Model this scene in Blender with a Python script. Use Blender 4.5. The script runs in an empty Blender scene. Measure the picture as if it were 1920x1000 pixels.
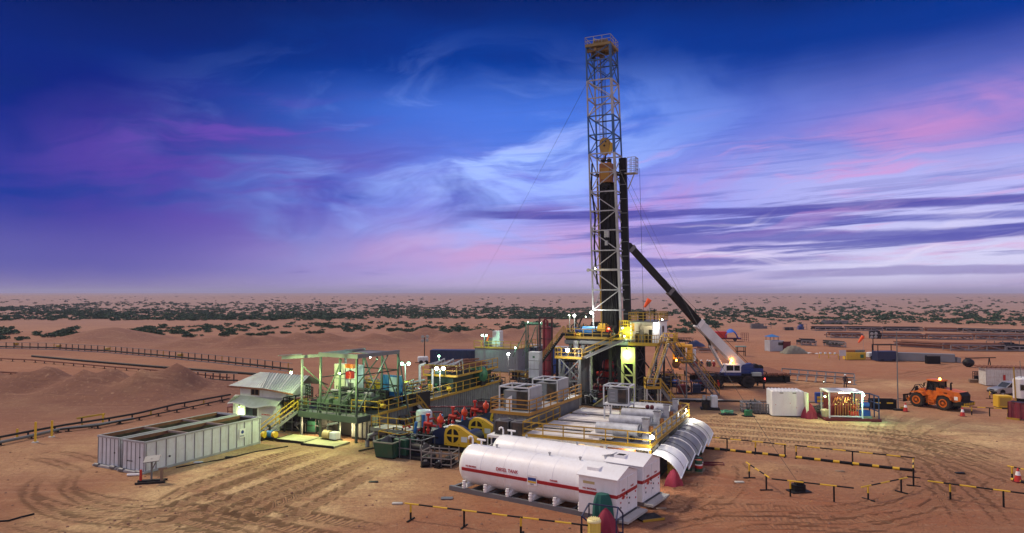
import bpy, bmesh, math, random
import numpy as np
from mathutils import Vector, Matrix
R = math.radians
rnd = random.Random(7)
SC = bpy.context.scene
COL = SC.collection

# ------------------------------------------------------------------ camera
F, CAM_H, HOR = 1300.0, 14.0, 548.0
cam = bpy.data.cameras.new('camera')
cam.sensor_width = 36; cam.lens = 36 * F / 1920
cam.clip_start = .5; cam.clip_end = 60000
camo = bpy.data.objects.new('camera', cam); COL.objects.link(camo)
camo.location = (0, 0, CAM_H)
PITCH = math.atan((HOR - 500) / F)
camo.rotation_euler = (R(90) + PITCH, 0, 0)
SC.camera = camo

# ------------------------------------------------------------------ dusk sky (world), sun, exposure
world = bpy.data.worlds.new('World'); SC.world = world; world.use_nodes = True
def build_sky():
    nt = world.node_tree; N = nt.nodes; L = nt.links
    N.clear()
    out = N.new('ShaderNodeOutputWorld'); bg = N.new('ShaderNodeBackground')
    L.new(bg.outputs[0], out.inputs[0])
    tc = N.new('ShaderNodeTexCoord')
    sep = N.new('ShaderNodeSeparateXYZ'); L.new(tc.outputs['Generated'], sep.inputs[0])
    def m(op, a, b=None, c=None, clamp=False):
        n = N.new('ShaderNodeMath'); n.operation = op; n.use_clamp = clamp
        for i, v in enumerate((a, b, c)):
            if v is None: continue
            if isinstance(v, (int, float)): n.inputs[i].default_value = v
            else: L.new(v, n.inputs[i])
        return n.outputs[0]
    X, Y, Z = sep.outputs
    az = m('ARCTAN2', X, Y)                       # 0 straight ahead, + to the right
    el = m('ARCSINE', Z)
    def sm(v, a, b):                              # smoothstep
        n = N.new('ShaderNodeMapRange'); n.interpolation_type = 'SMOOTHSTEP'
        L.new(v, n.inputs[0]); n.inputs[1].default_value = a; n.inputs[2].default_value = b
        return n.outputs[0]
    def bump(v, c, w): # gaussian-like
        t = m('DIVIDE', m('SUBTRACT', v, c), w)
        return m('POWER', 2.718, m('MULTIPLY', m('MULTIPLY', t, t), -1))
    def mix(f, a, b):
        n = N.new('ShaderNodeMix'); n.data_type = 'RGBA'; n.clamp_factor = True
        if isinstance(f, (int, float)): n.inputs[0].default_value = f
        else: L.new(f, n.inputs[0])
        for i, v in ((6, a), (7, b)):
            if isinstance(v, tuple): n.inputs[i].default_value = (*v, 1)
            else: L.new(v, n.inputs[i])
        return n.outputs[2]
    def ramp(v, stops):
        n = N.new('ShaderNodeValToRGB'); e = n.color_ramp.elements
        while len(e) < len(stops): e.new(.5)
        for i, (p, c) in enumerate(stops):
            e[i].position = p; e[i].color = (*c, 1)
        n.color_ramp.interpolation = 'EASE'
        L.new(v, n.inputs[0]); return n.outputs[0]
    def noise(v, scale, det, rough=.55, dist=0.):
        n = N.new('ShaderNodeTexNoise'); n.inputs['Scale'].default_value = scale
        n.inputs['Detail'].default_value = det; n.inputs['Roughness'].default_value = rough
        n.inputs['Distortion'].default_value = dist
        L.new(v, n.inputs['Vector']); return n.outputs[0]
    def vec(x, y, z=0.):
        n = N.new('ShaderNodeCombineXYZ')
        for i, v in enumerate((x, y, z)):
            if isinstance(v, (int, float)): n.inputs[i].default_value = v
            else: L.new(v, n.inputs[i])
        return n.outputs[0]
    # angular coordinates, tilted slightly so that the cloud sheets rise to the right
    tilt = m('SUBTRACT', el, m('MULTIPLY', az, .05))
    warp = noise(vec(m('MULTIPLY', az, 1.6), m('MULTIPLY', tilt, 4.)), 2.2, 3)
    tw = m('ADD', tilt, m('MULTIPLY', m('SUBTRACT', warp, .5), .10))
    elw = m('ADD', el, m('MULTIPLY', m('SUBTRACT', warp, .5), .055))
    e01 = m('DIVIDE', elw, .42, clamp=True)       # 0..24 degrees
    left = ramp(e01, [(0, (.26, .22, .46)), (.10, (.14, .14, .45)), (.28, (.022, .065, .37)), (.62, (.001, .030, .25)), (1, (.0005, .012, .11))])
    mid = ramp(e01, [(0, (.62, .52, .76)), (.10, (.56, .49, .86)), (.30, (.31, .37, .93)), (.58, (.12, .25, .80)), (.80, (.006, .052, .33)), (1, (.001, .022, .17))])
    right = ramp(e01, [(0, (.60, .50, .74)), (.08, (.76, .74, .98)), (.30, (.56, .56, .96)), (.52, (.22, .26, .72)), (.78, (.016, .062, .34)), (1, (.003, .024, .16))])
    base = mix(sm(az, -.58, -.02), left, mid)
    base = mix(sm(az, .10, .5), base, right)
    # broad swirl of brighter ice cloud right of the left third
    sw = noise(vec(m('MULTIPLY', az, 1.1), m('MULTIPLY', tw, 3.2), 3.), 3.2, 6, .6, .9)
    swm = m('MULTIPLY', sm(sw, .43, .62), m('MULTIPLY', bump(az, -.04, .28), bump(el, .185, .10)))
    base = mix(m('MULTIPLY', swm, .95), base, (.48, .64, 1.15))
    dk = noise(vec(m('MULTIPLY', az, 1.0), m('MULTIPLY', tw, 3.4), 9.), 3.5, 5, .6, .8)
    dkm = m('MULTIPLY', sm(dk, .5, .7), m('MULTIPLY', bump(az, -.2, .22), bump(el, .13, .07)))
    base = mix(m('MULTIPLY', dkm, .85), base, (.045, .075, .46))
    # pink veils: big one on the left, long one climbing at the right, one low in the middle
    pk = noise(vec(m('MULTIPLY', az, 1.2), m('MULTIPLY', tw, 4.), 5.), 2.6, 5, .58, .5)
    pv = sm(pk, .36, .62)
    pl = m('MULTIPLY', pv, m('MULTIPLY', bump(az, -.40, .24), bump(el, .145, .085)))
    base = mix(m('MULTIPLY', pl, .95), base, (.17, .09, .46))
    er = m('SUBTRACT', el, m('MULTIPLY', az, .24))
    pr = m('MULTIPLY', pv, m('MULTIPLY', sm(az, .02, .22), bump(m('ADD', er, m('MULTIPLY', m('SUBTRACT', warp, .5), .03)), .075, .034)))
    base = mix(m('MULTIPLY', pr, .85), base, (.64, .33, .68))
    pm = m('MULTIPLY', pv, m('MULTIPLY', bump(az, .02, .24), bump(el, .062, .035)))
    base = mix(m('MULTIPLY', pm, .9), base, (.70, .42, .72))
    p2 = m('MULTIPLY', sm(noise(vec(m('MULTIPLY', az, 1.4), m('MULTIPLY', tilt, 12.), 12.), 3.4, 6, .6, .3), .54, .68), m('MULTIPLY', sm(az, .05, .3), bump(el, .085, .06)))
    base = mix(m('MULTIPLY', p2, .75), base, (.78, .42, .70))
    # thin wind-drawn streaks, blue-grey, near the horizon and mostly at the right
    def streak(off, fx, fy, lo, hi, amask, emask, col, amt, b):
        s = noise(vec(m('MULTIPLY', az, fx), m('MULTIPLY', tilt, fy), off), 2.0, 8, .62, .12)
        k = m('MULTIPLY', sm(s, lo, hi), m('MULTIPLY', amask, emask))
        return mix(m('MULTIPLY', k, amt), b, col)
    base = streak(1.7, 1.5, 32., .50, .60, sm(az, -.06, .22), bump(el, .078, .055), (.115, .125, .46), .92, base)
    base = streak(20.3, 1.2, 44., .50, .58, sm(az, -.10, .05), bump(el, .112, .013), (.13, .12, .46), .95, base)
    base = streak(44.0, 2.2, 44., .54, .64, bump(az, -.26, .14), bump(el, .022, .014), (.15, .14, .48), .8, base)
    base = streak(31.0, 2.0, 60., .52, .64, sm(az, -.25, .1), bump(el, .17, .12), (.10, .17, .60), .28, base)
    def band_(e0, slope, wdt, a0, a1, seed, col, amt, b):      # a long drawn-out streak of cloud with ragged edges
        n1 = noise(vec(m('MULTIPLY', az, 3.2), m('MULTIPLY', el, 20.), seed), 2.2, 7, .62)
        n2 = noise(vec(m('MULTIPLY', az, 2.0), seed), 1.6, 3)
        off = m('ADD', m('SUBTRACT', el, m('MULTIPLY', az, slope)), m('MULTIPLY', m('SUBTRACT', n2, .5), .012))
        k = m('ADD', bump(off, e0, wdt), m('MULTIPLY', m('SUBTRACT', n1, .5), 1.1))
        k = m('MULTIPLY', sm(k, .42, .85), m('MULTIPLY', sm(az, a0, a0 + .10), sm(az, a1, a1 - .2)))
        return mix(m('MULTIPLY', k, amt), b, col)
    base = band_(.111, -.002, .0075, -.10, .95, 3.1, (.125, .12, .46), .9, base)
    base = band_(.072, .002, .011, .12, .95, 7.7, (.15, .15, .50), .85, base)
    base = band_(.088, .006, .007, .32, .95, 9.2, (.14, .15, .52), .7, base)
    base = band_(.042, .002, .009, .10, .52, 5.3, (.17, .16, .50), .8, base)
    base = band_(.022, .010, .008, .30, .95, 15.8, (.24, .19, .48), .6, base)
    # combed-out wisps of pink and white, right half and centre
    for off, fx, fy, lo, hi, ac, aw, ec, ew, col, amt in ((61., 1.6, 15., .52, .66, .45, .34, .15, .06, (.72, .40, .76), .75), (72., 1.0, 17., .54, .70, .06, .26, .17, .05, (.46, .58, 1.05), .22), (83., 1.9, 24., .53, .66, .38, .34, .06, .035, (.92, .84, 1.02), .75), (94., 1.2, 13., .53, .66, -.35, .2, .20, .05, (.26, .12, .56), .6)):
        w_ = noise(vec(m('MULTIPLY', az, fx), m('MULTIPLY', m('SUBTRACT', tw, m('MULTIPLY', az, .06)), fy), off), 2.0, 9, .62, .12)
        base = mix(m('MULTIPLY', m('MULTIPLY', sm(w_, lo, hi), m('MULTIPLY', bump(az, ac, aw), bump(el, ec, ew))), amt), base, col)
    # fine ripple over everything, so that no area is flat
    rp = noise(vec(m('MULTIPLY', az, 4.), m('MULTIPLY', tilt, 34.), 2.), 4., 6, .65, .4)
    base = mix(m('MULTIPLY', sm(rp, .45, .8), m('MULTIPLY', sm(el, .30, .12), m('MULTIPLY', sm(az, -.5, 0.), .16))), base, (.50, .52, .92))
    # the side of the sky behind the camera, where the afterglow is: pale and warm; overhead: soft
    back = ramp(m('DIVIDE', el, 1.57, clamp=True), [(0, (.74, .60, .62)), (.18, (.76, .68, .78)), (.45, (.56, .55, .72)), (1, (.38, .40, .58))])
    base = mix(sm(Y, .35, -.25), base, back)
    base = mix(sm(el, .45, .9), base, (.46, .46, .62))
    base = mix(sm(el, -.004, -.03), base, (.16, .10, .09))
    gm = N.new('ShaderNodeGamma'); L.new(base, gm.inputs[0]); gm.inputs[1].default_value = 1.12
    hs = N.new('ShaderNodeHueSaturation'); hs.inputs['Saturation'].default_value = 1.04; hs.inputs['Value'].default_value = 1.0; L.new(gm.outputs[0], hs.inputs['Color'])
    L.new(hs.outputs[0], bg.inputs['Color'])
    bg.inputs['Strength'].default_value = 1.0
build_sky()
sun = bpy.data.lights.new('sun', 'SUN'); sun.energy = 3.05; sun.angle = R(8); sun.color = (1, .83, .62)
suno = bpy.data.objects.new('sun', sun); COL.objects.link(suno)
suno.rotation_euler = (R(43), 0, R(-118))         # soft afterglow, from the left and beyond the rig
SC.view_settings.view_transform = 'Standard'; SC.view_settings.look = 'None'
SC.view_settings.exposure = 0; SC.view_settings.gamma = 1
SC.cycles.use_denoising = True
SC.cycles.max_bounces = 5; SC.cycles.volume_bounces = 0
SC.cycles.sample_clamp_indirect = 4

# ------------------------------------------------------------------ where a pixel of the photograph lies in the place
CP, SP = math.cos(PITCH), math.sin(PITCH)
def ray(px, py):
    x = (px - 960) / F; y = -(py - 500) / F
    return Vector((x, CP - y * SP, SP + y * CP))
def G(px, py, z=0.):
    d = ray(px, py); t = (z - CAM_H) / d.z
    return Vector((d.x * t, d.y * t, z))
def D(px, py, Y):
    d = ray(px, py); t = Y / d.y
    return Vector((d.x * t, Y, CAM_H + d.z * t))

# ------------------------------------------------------------------ materials
MATS = {}
def mat(name, col, rough=.55, metal=0., dirt=.25, dcol=(.30, .17, .10), dscale=1.2, bump=0., spec=.4, var=.10, streak=0.):
    if name in MATS: return MATS[name]
    M = bpy.data.materials.new(name); M.use_nodes = True
    N = M.node_tree.nodes; L = M.node_tree.links
    b = N['Principled BSDF']; b.inputs['Roughness'].default_value = rough; b.inputs['Metallic'].default_value = metal
    b.inputs['Specular IOR Level'].default_value = spec
    tc = N.new('ShaderNodeTexCoord')
    n1 = N.new('ShaderNodeTexNoise'); n1.inputs['Scale'].default_value = dscale; n1.inputs['Detail'].default_value = 8; n1.inputs['Roughness'].default_value = .68
    L.new(tc.outputs['Object'], n1.inputs[0])
    r1 = N.new('ShaderNodeMapRange'); L.new(n1.outputs[0], r1.inputs[0]); r1.inputs[1].default_value = .45; r1.inputs[2].default_value = .75
    r1.inputs[4].default_value = dirt
    n2 = N.new('ShaderNodeTexNoise'); n2.inputs['Scale'].default_value = .45; n2.inputs['Detail'].default_value = 3
    L.new(tc.outputs['Object'], n2.inputs[0])
    h = N.new('ShaderNodeMapRange'); L.new(n2.outputs[0], h.inputs[0]); h.inputs[1].default_value = .3; h.inputs[2].default_value = .7
    h.inputs[3].default_value = 1 - var; h.inputs[4].default_value = 1 + var
    hv = N.new('ShaderNodeMix'); hv.data_type = 'RGBA'; hv.blend_type = 'MULTIPLY'; hv.inputs[0].default_value = 1
    hv.inputs[6].default_value = (*col, 1); L.new(h.outputs[0], hv.inputs[7])
    mx = N.new('ShaderNodeMix'); mx.data_type = 'RGBA'
    L.new(hv.outputs[2], mx.inputs[6]); mx.inputs[7].default_value = (*dcol, 1)
    fac = r1.outputs[0]
    if streak:
        mp = N.new('ShaderNodeMapping'); mp.inputs['Scale'].default_value = (5, 5, .35); L.new(tc.outputs['Object'], mp.inputs[0])
        n3 = N.new('ShaderNodeTexNoise'); n3.inputs['Scale'].default_value = 1.; n3.inputs['Detail'].default_value = 5; L.new(mp.outputs[0], n3.inputs[0])
        r3 = N.new('ShaderNodeMapRange'); L.new(n3.outputs[0], r3.inputs[0]); r3.inputs[1].default_value = .52; r3.inputs[2].default_value = .72; r3.inputs[4].default_value = streak
        ad = N.new('ShaderNodeMath'); ad.use_clamp = True; L.new(fac, ad.inputs[0]); L.new(r3.outputs[0], ad.inputs[1]); fac = ad.outputs[0]
    L.new(fac, mx.inputs[0])
    L.new(mx.outputs[2], b.inputs['Base Color'])
    rr = N.new('ShaderNodeMath'); rr.operation = 'MULTIPLY_ADD'; L.new(fac, rr.inputs[0]); rr.inputs[1].default_value = .3; rr.inputs[2].default_value = rough
    L.new(rr.outputs[0], b.inputs['Roughness'])
    if bump:
        bn = N.new('ShaderNodeBump'); bn.inputs['Strength'].default_value = bump; bn.inputs['Distance'].default_value = .05
        L.new(n1.outputs[0], bn.inputs['Height']); L.new(bn.outputs[0], b.inputs['Normal'])
    MATS[name] = M; return M
def emit(name, col, strength):
    if name in MATS: return MATS[name]
    M = bpy.data.materials.new(name); M.use_nodes = True
    N = M.node_tree.nodes; b = N['Principled BSDF']
    b.inputs['Base Color'].default_value = (.8, .8, .8, 1)
    b.inputs['Emission Color'].default_value = (*col, 1); b.inputs['Emission Strength'].default_value = strength
    MATS[name] = M; return M
SAND = (.36, .20, .12)
WHITE = mat('white paint', (.78, .78, .79), .45, dirt=.14, dcol=(.45, .36, .30), streak=.10, var=.05)
WHITE_D = mat('weathered white paint', (.62, .65, .68), .55, dirt=.28, dcol=(.30, .24, .20), streak=.3)
TANKW = mat('tank white gloss', (.78, .79, .82), .36, dirt=.20, dcol=(.52, .44, .38), streak=.16, var=.03)
ROOFW = mat('sheet roof white', (.66, .63, .60), .5, dirt=.45, dcol=(.30, .25, .22), dscale=.6)
GREY = mat('grey steel paint', (.16, .165, .18), .5, .3, dirt=.3, dcol=(.14, .10, .08))
LGREY = mat('pale grey steel', (.36, .375, .40), .5, .2, dirt=.3, dcol=(.24, .18, .14), streak=.2)
DARK = mat('dark oily steel', (.014, .014, .016), .55, .1, dirt=.45, dcol=(.035, .024, .019), spec=.22)
BLACK = mat('black paint', (.006, .006, .007), .55, .0, dirt=.4, dcol=(.02, .015, .012), spec=.2)
MESH = mat('dark coil mesh', (.035, .032, .030), .7, .2, dirt=.4)
YEL = mat('safety yellow paint', (.36, .215, .018), .5, dirt=.4, dcol=(.14, .08, .04))
YELB = mat('bright yellow paint', (.64, .40, .025), .45, dirt=.15, dcol=(.25, .15, .05))
ORY = mat('ochre yellow paint', (.42, .21, .03), .5, dirt=.25, dcol=(.2, .11, .06))
ORANGE = mat('machine orange paint', (.60, .13, .012), .4, dirt=.3, dcol=(.26, .13, .07))
BLUE = mat('blue paint', (.015, .055, .26), .45, dirt=.25, dcol=(.10, .08, .07))
BLUEB = mat('bright blue paint', (.02, .15, .42), .45, dirt=.2, dcol=(.10, .08, .07))
NAVY = mat('navy paint', (.010, .022, .075), .45, dirt=.25, dcol=(.09, .06, .05))
STEELB = mat('mast blue paint', (.03, .10, .24), .5, .2, dirt=.35, dcol=(.16, .12, .10))
MASTW = mat('mast pale paint', (.36, .37, .40), .5, .2, dirt=.45, dcol=(.16, .12, .10), streak=.3)
RED = mat('red paint', (.46, .022, .016), .42, dirt=.2, dcol=(.14, .06, .04))
BALLR = mat('vermilion paint', (.62, .055, .02), .35, dirt=.12, dcol=(.2, .06, .04))
MAROON = mat('maroon canvas', (.23, .018, .045), .8, dirt=.25, dcol=(.16, .07, .06), bump=.4)
MAROOND = mat('dark maroon paint', (.13, .014, .02), .5, dirt=.35, dcol=(.06, .03, .03))
GREEN = mat('green paint', (.02, .15, .06), .5, dirt=.35, dcol=(.09, .08, .06))
DGREEN = mat('dark green paint', (.015, .075, .045), .5, dirt=.45, dcol=(.09, .075, .05))
CANVG = mat('teal canvas', (.012, .10, .085), .85, dirt=.2, dcol=(.05, .07, .06), bump=.4)
RUST = mat('rusty pipe', (.20, .082, .052), .75, .2, dirt=.5, dcol=(.07, .035, .026), dscale=3)
BROWN = mat('brown oxide paint', (.30, .12, .035), .55, dirt=.4, dcol=(.07, .04, .03))
WOOD = mat('old timber', (.22, .15, .10), .8, dirt=.4, dcol=(.10, .06, .04))
RUBBER = mat('tyre rubber', (.016, .015, .015), .85, dirt=.45, dcol=(.11, .07, .05), dscale=3)
GLASS = mat('dark glass', (.016, .02, .024), .08, dirt=.1, spec=.8)
SLUDGE = mat('drilling mud', (.030, .023, .020), .5, dirt=.5, dcol=(.12, .085, .065), bump=.5)
CONC = mat('pale concrete', (.42, .40, .37), .85, dirt=.4, dcol=(.26, .19, .14))
MATG = mat('trodden timber mat', (.40, .38, .22), .85, dirt=.45, dcol=(.17, .13, .08), bump=.3)
SILV = mat('silver car paint', (.40, .42, .45), .3, .6, dirt=.2)
SILEN = mat('silencer wrap', (.50, .52, .55), .5, .3, dirt=.55, dcol=(.13, .11, .10), dscale=2.5)
GALV = mat('galvanised sheet', (.24, .26, .30), .5, .3, dirt=.25, dcol=(.2, .15, .12))
TARPB = mat('blue tarpaulin', (.02, .13, .55), .6, dirt=.15, dcol=(.05, .1, .3), bump=.4)
TARPD = mat('dark blue tarpaulin', (.014, .035, .11), .7, dirt=.2, bump=.4)
SKIN = mat('skin', (.20, .10, .06), .6, dirt=.05)
NET = mat('netted rope', (.20, .19, .15), .9, dirt=.5, dcol=(.06, .055, .045), dscale=5)
ORF = mat('windsock orange', (.85, .10, .02), .7, dirt=.1, dcol=(.5, .08, .03))
L_WHITE = emit('floodlight lens', (1., 1., .88), 40)
L_GREEN = emit('green halo lens', (.05, .95, .42), 1.6)  # green glow stands in for the halo round the burner
L_LIME = emit('lime halo lens', (.55, 1., .12), 1.8)  # yellow-green glow, likewise the lamp's halo put into the lens
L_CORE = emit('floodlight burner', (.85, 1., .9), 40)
L_AMB = emit('amber beacon lens', (1., .32, .03), 30)
L_WARM = emit('warm lamp lens', (1., .78, .38), 30)
L_RED = emit('red lamp lens', (1., .03, .02), 12)

# ------------------------------------------------------------------ mesh helpers
class MB:
    def __init__(s): s.v = []; s.f = []; s.M = None
    def add(s, vs, fs):
        o = len(s.v)
        s.v += [tuple(s.M @ Vector(p)) if s.M else tuple(p) for p in vs]
        s.f += [tuple(i + o for i in f) for f in fs]; return s
    def box(s, x0, x1, y0, y1, z0, z1):
        return s.add([(x0,y0,z0),(x1,y0,z0),(x1,y1,z0),(x0,y1,z0),(x0,y0,z1),(x1,y0,z1),(x1,y1,z1),(x0,y1,z1)],
                     [(3,2,1,0),(4,5,6,7),(0,1,5,4),(1,2,6,5),(2,3,7,6),(3,0,4,7)])
    def cbox(s, c, sx, sy, sz): return s.box(c[0]-sx/2, c[0]+sx/2, c[1]-sy/2, c[1]+sy/2, c[2]-sz/2, c[2]+sz/2)
    def rbox(s, x0, x1, y0, y1, z0, z1, r=.08):   # box with chamfered vertical and top edges
        vs = []; 
        def ring(q, z): return [(x0+q+r,y0+q,z),(x1-q-r,y0+q,z),(x1-q,y0+q+r,z),(x1-q,y1-q-r,z),(x1-q-r,y1-q,z),(x0+q+r,y1-q,z),(x0+q,y1-q-r,z),(x0+q,y0+q+r,z)]
        vs = ring(0, z0) + ring(0, z1 - r) + ring(r, z1)
        fs = [tuple(range(7, -1, -1)), tuple(range(16, 24))]
        for k in (0, 8):
            for i in range(8): fs.append((k+i, k+(i+1)%8, k+8+(i+1)%8, k+8+i))
        return s.add(vs, fs)
    @staticmethod
    def basis(a, b):
        d = (b - a).normalized(); up = Vector((0,0,1)) if abs(d.z) < .95 else Vector((0,1,0))
        x = d.cross(up).normalized(); y = x.cross(d).normalized(); return d, x, y
    def beam(s, a, b, w=.1, h=None):
        a = Vector(a); b = Vector(b); h = h or w
        if (b - a).length < 1e-5: return s
        d, x, y = MB.basis(a, b); x = x * w / 2; y = y * h / 2
        return s.add([a-x-y, a+x-y, a+x+y, a-x+y, b-x-y, b+x-y, b+x+y, b-x+y],
                     [(0,1,2,3),(7,6,5,4),(4,5,1,0),(5,6,2,1),(6,7,3,2),(7,4,0,3)])
    def tube(s, a, b, r, n=8, r2=None):
        a = Vector(a); b = Vector(b); r2 = r if r2 is None else r2
        if (b - a).length < 1e-5: return s
        d, x, y = MB.basis(a, b)
        vs = []
        for p, q in ((a, r), (b, r2)):
            for i in range(n):
                t = 2 * math.pi * i / n; vs.append(p + x * (math.cos(t) * q) + y * (math.sin(t) * q))
        fs = [(i, (i+1)%n, n+(i+1)%n, n+i) for i in range(n)]
        fs += [tuple(range(n-1, -1, -1)), tuple(range(n, 2*n))]
        return s.add(vs, fs)
    def path(s, pts, r, n=6):
        pts = [Vector(p) for p in pts]; vs = []; fs = []
        for k, p in enumerate(pts):
            a = pts[max(k-1, 0)]; b = pts[min(k+1, len(pts)-1)]
            d, x, y = MB.basis(a, b)
            for i in range(n):
                t = 2 * math.pi * i / n; vs.append(p + x * (math.cos(t) * r) + y * (math.sin(t) * r))
        for k in range(len(pts)-1):
            for i in range(n): fs.append((k*n+i, k*n+(i+1)%n, k*n+n+(i+1)%n, k*n+n+i))
        fs += [tuple(range(n-1, -1, -1)), tuple(range(len(pts)*n-n, len(pts)*n))]
        return s.add(vs, fs)
    def lathe(s, c, prof, n=16, axis=(0,0,1)):    # prof: (radius, height along axis)
        c = Vector(c); d = Vector(axis).normalized(); _, x, y = MB.basis(c, c + d)
        vs = []; fs = []
        for r, h in prof:
            for i in range(n):
                t = 2 * math.pi * i / n; vs.append(c + d * h + x * (math.cos(t) * r) + y * (math.sin(t) * r))
        for k in range(len(prof)-1):
            for i in range(n): fs.append((k*n+i, k*n+(i+1)%n, k*n+n+(i+1)%n, k*n+n+i))
        fs += [tuple(range(n-1, -1, -1)), tuple(range(len(prof)*n-n, len(prof)*n))]
        return s.add(vs, fs)
    def prism(s, poly, y0, y1):                   # poly in (x, z), counter-clockwise seen from -y
        n = len(poly)
        vs = [(x, y0, z) for x, z in poly] + [(x, y1, z) for x, z in poly]
        fs = [tuple(range(n)), tuple(range(2*n-1, n-1, -1))] + [((i+1)%n, i, n+i, n+(i+1)%n) for i in range(n)]
        return s.add(vs, fs)
    def prismx(s, poly, x0, x1):                  # poly in (y, z)
        n = len(poly)
        vs = [(x0, y, z) for y, z in poly] + [(x1, y, z) for y, z in poly]
        fs = [tuple(range(n-1, -1, -1)), tuple(range(n, 2*n))] + [(i, (i+1)%n, n+(i+1)%n, n+i) for i in range(n)]
        return s.add(vs, fs)
    def grid(s, fn, nu, nv, thick=None):          # fn(u, v) -> point, u, v in 0..1
        P = [[Vector(fn(i/nu, j/nv)) for j in range(nv+1)] for i in range(nu+1)]
        vs = [P[i][j] for i in range(nu+1) for j in range(nv+1)]
        fs = [(i*(nv+1)+j, (i+1)*(nv+1)+j, (i+1)*(nv+1)+j+1, i*(nv+1)+j+1) for i in range(nu) for j in range(nv)]
        if thick:
            o = len(vs); t = Vector(thick); vs2 = [p + t for p in vs]
            fs2 = [tuple(reversed([i+o for i in f])) for f in fs]
            ed = [(i, 0) for i in range(nu)]
            side = []
            W = nv + 1
            for i in range(nu):
                a, b = i*W, (i+1)*W; side.append((b, a, a+o, b+o)); a, b = i*W+nv, (i+1)*W+nv; side.append((a, b, b+o, a+o))
            for j in range(nv):
                a, b = j, j+1; side.append((a, b, b+o, a+o)); a, b = nu*W+j, nu*W+j+1; side.append((b, a, a+o, b+o))
            vs += vs2; fs += fs2 + side
        return s.add(vs, fs)
    def sphere(s, c, r, n=12, sz=1.):
        m = n // 2
        return s.lathe(c, [(max(r*math.sin(math.pi*k/m), r*.02), -r*sz*math.cos(math.pi*k/m)) for k in range(m+1)], n)
    def rail(s, pts, h=1.05, gap=1.6, r=.036, mids=1, toe=False, closed=False):
        pts = [Vector(p) for p in pts]
        if closed: pts = pts + [pts[0]]
        U = Vector((0,0,1))
        for a, b in zip(pts, pts[1:]):
            n = max(1, round((b-a).length/gap))
            for i in range(n+1):
                p = a.lerp(b, i/n); s.beam(p, p + U*h, r*1.7)
            s.beam(a + U*h, b + U*h, r*1.9)
            for k in range(mids): s.beam(a + U*h*(k+1)/(mids+1), b + U*h*(k+1)/(mids+1), r*1.6)
            if toe: s.beam(a + U*.09, b + U*.09, .03, .18)
        return s
    def corr(s, a, b, z0, z1, pitch=.3, depth=.05, th=.04):   # corrugated sheet wall from a to b
        a = Vector((a[0], a[1], 0)); b = Vector((b[0], b[1], 0)); d = b - a; Ln = d.length; d /= Ln
        nrm = Vector((d.y, -d.x, 0)); n = max(1, int(Ln / pitch)); pts = []
        p = Ln / n
        for i in range(n):
            for t, o in ((0, 0), (.35, 0), (.5, -depth), (.85, -depth)):
                pts.append(a + d * ((i + t) * p) + nrm * o)
        pts.append(b.copy())
        k = len(pts); back = [q - nrm * (depth + th) for q in (a, b)]
        vs = [(*q.xy, z0) for q in pts] + [(*q.xy, z1) for q in pts]
        fs = [(i, i+1, k+i+1, k+i) for i in range(k-1)]
        o = len(vs); vs += [(*back[0].xy, z0), (*back[1].xy, z0), (*back[0].xy, z1), (*back[1].xy, z1)]
        fs += [(o+1, o, o+2, o+3), tuple(range(k, 2*k)) + (o+3, o+2), (o, 0, k, o+2), (k-1, o+1, o+3, 2*k-1)]
        return s.add(vs, fs)

def rot(z): return Matrix.Rotation(z, 4, 'Z')
def xf(loc, rz=0): return Matrix.Translation(Vector(loc)) @ rot(rz)
NAMES = {}
def thing(name, label, cat, loc=(0,0,0), rz=0, group=None, kind=None):
    o = bpy.data.objects.new(name, None); o.empty_display_size = .5; COL.objects.link(o)
    o.location = loc; o.rotation_euler = (0, 0, rz)
    o['label'] = label; o['category'] = cat
    if group: o['group'] = group
    if kind: o['kind'] = kind
    return o
def mesh_of(name, mb):
    me = bpy.data.meshes.new(name); me.from_pydata(mb.v, [], mb.f); me.validate(); me.update()
    return me
EACH = {'pillar', 'wheel', 'bonnet', 'stand', 'rib', 'valve_wheel', 'leg', 'headlight', 'tail_lamp', 'fork_slot', 'lifting_slot', 'reflector', 'cab_window', 'bucket', 'trestle', 'runner', 'flange', 'pipe', 'hydraulic_box', 'label_plate', 'pane', 'outrigger', 'emblem', 'blade', 'landing_leg', 'support', 'cradle', 'bolt', 'bolt_row', 'drain', 'prop', 'fitting', 'stencil', 'wheel_opening', 'coil', 'spring', 'red_valve', 'outlet', 'base_box', 'saddle', 'side_panel', 'strap', 'hatch', 'vent', 'liner', 'foot', 'debris', 'cable', 'console'}
def islands(mb):
    p = list(range(len(mb.v)))
    def find(i):
        while p[i] != i: p[i] = p[p[i]]; i = p[i]
        return i
    for f in mb.f:
        r = find(f[0])
        for i in f[1:]: p[find(i)] = r
    g = {}
    for f in mb.f: g.setdefault(find(f[0]), []).append(f)
    out = []
    for fs in g.values():
        m = MB(); k = {}
        for f in fs:
            for i in f:
                if i not in k: k[i] = len(m.v); m.v.append(mb.v[i])
            m.f.append(tuple(k[i] for i in f))
        out.append(m)
    return out
def part(name, mb, m, parent=None, label=None, flat=False, wm=False, kind=None):
    if name in EACH and parent is not None:
        g = islands(mb)
        if 2 <= len(g) <= 8: return [part1(name, q, m, parent, label, flat, wm, kind) for q in g][0]
    return part1(name, mb, m, parent, label, flat, wm, kind)
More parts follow.
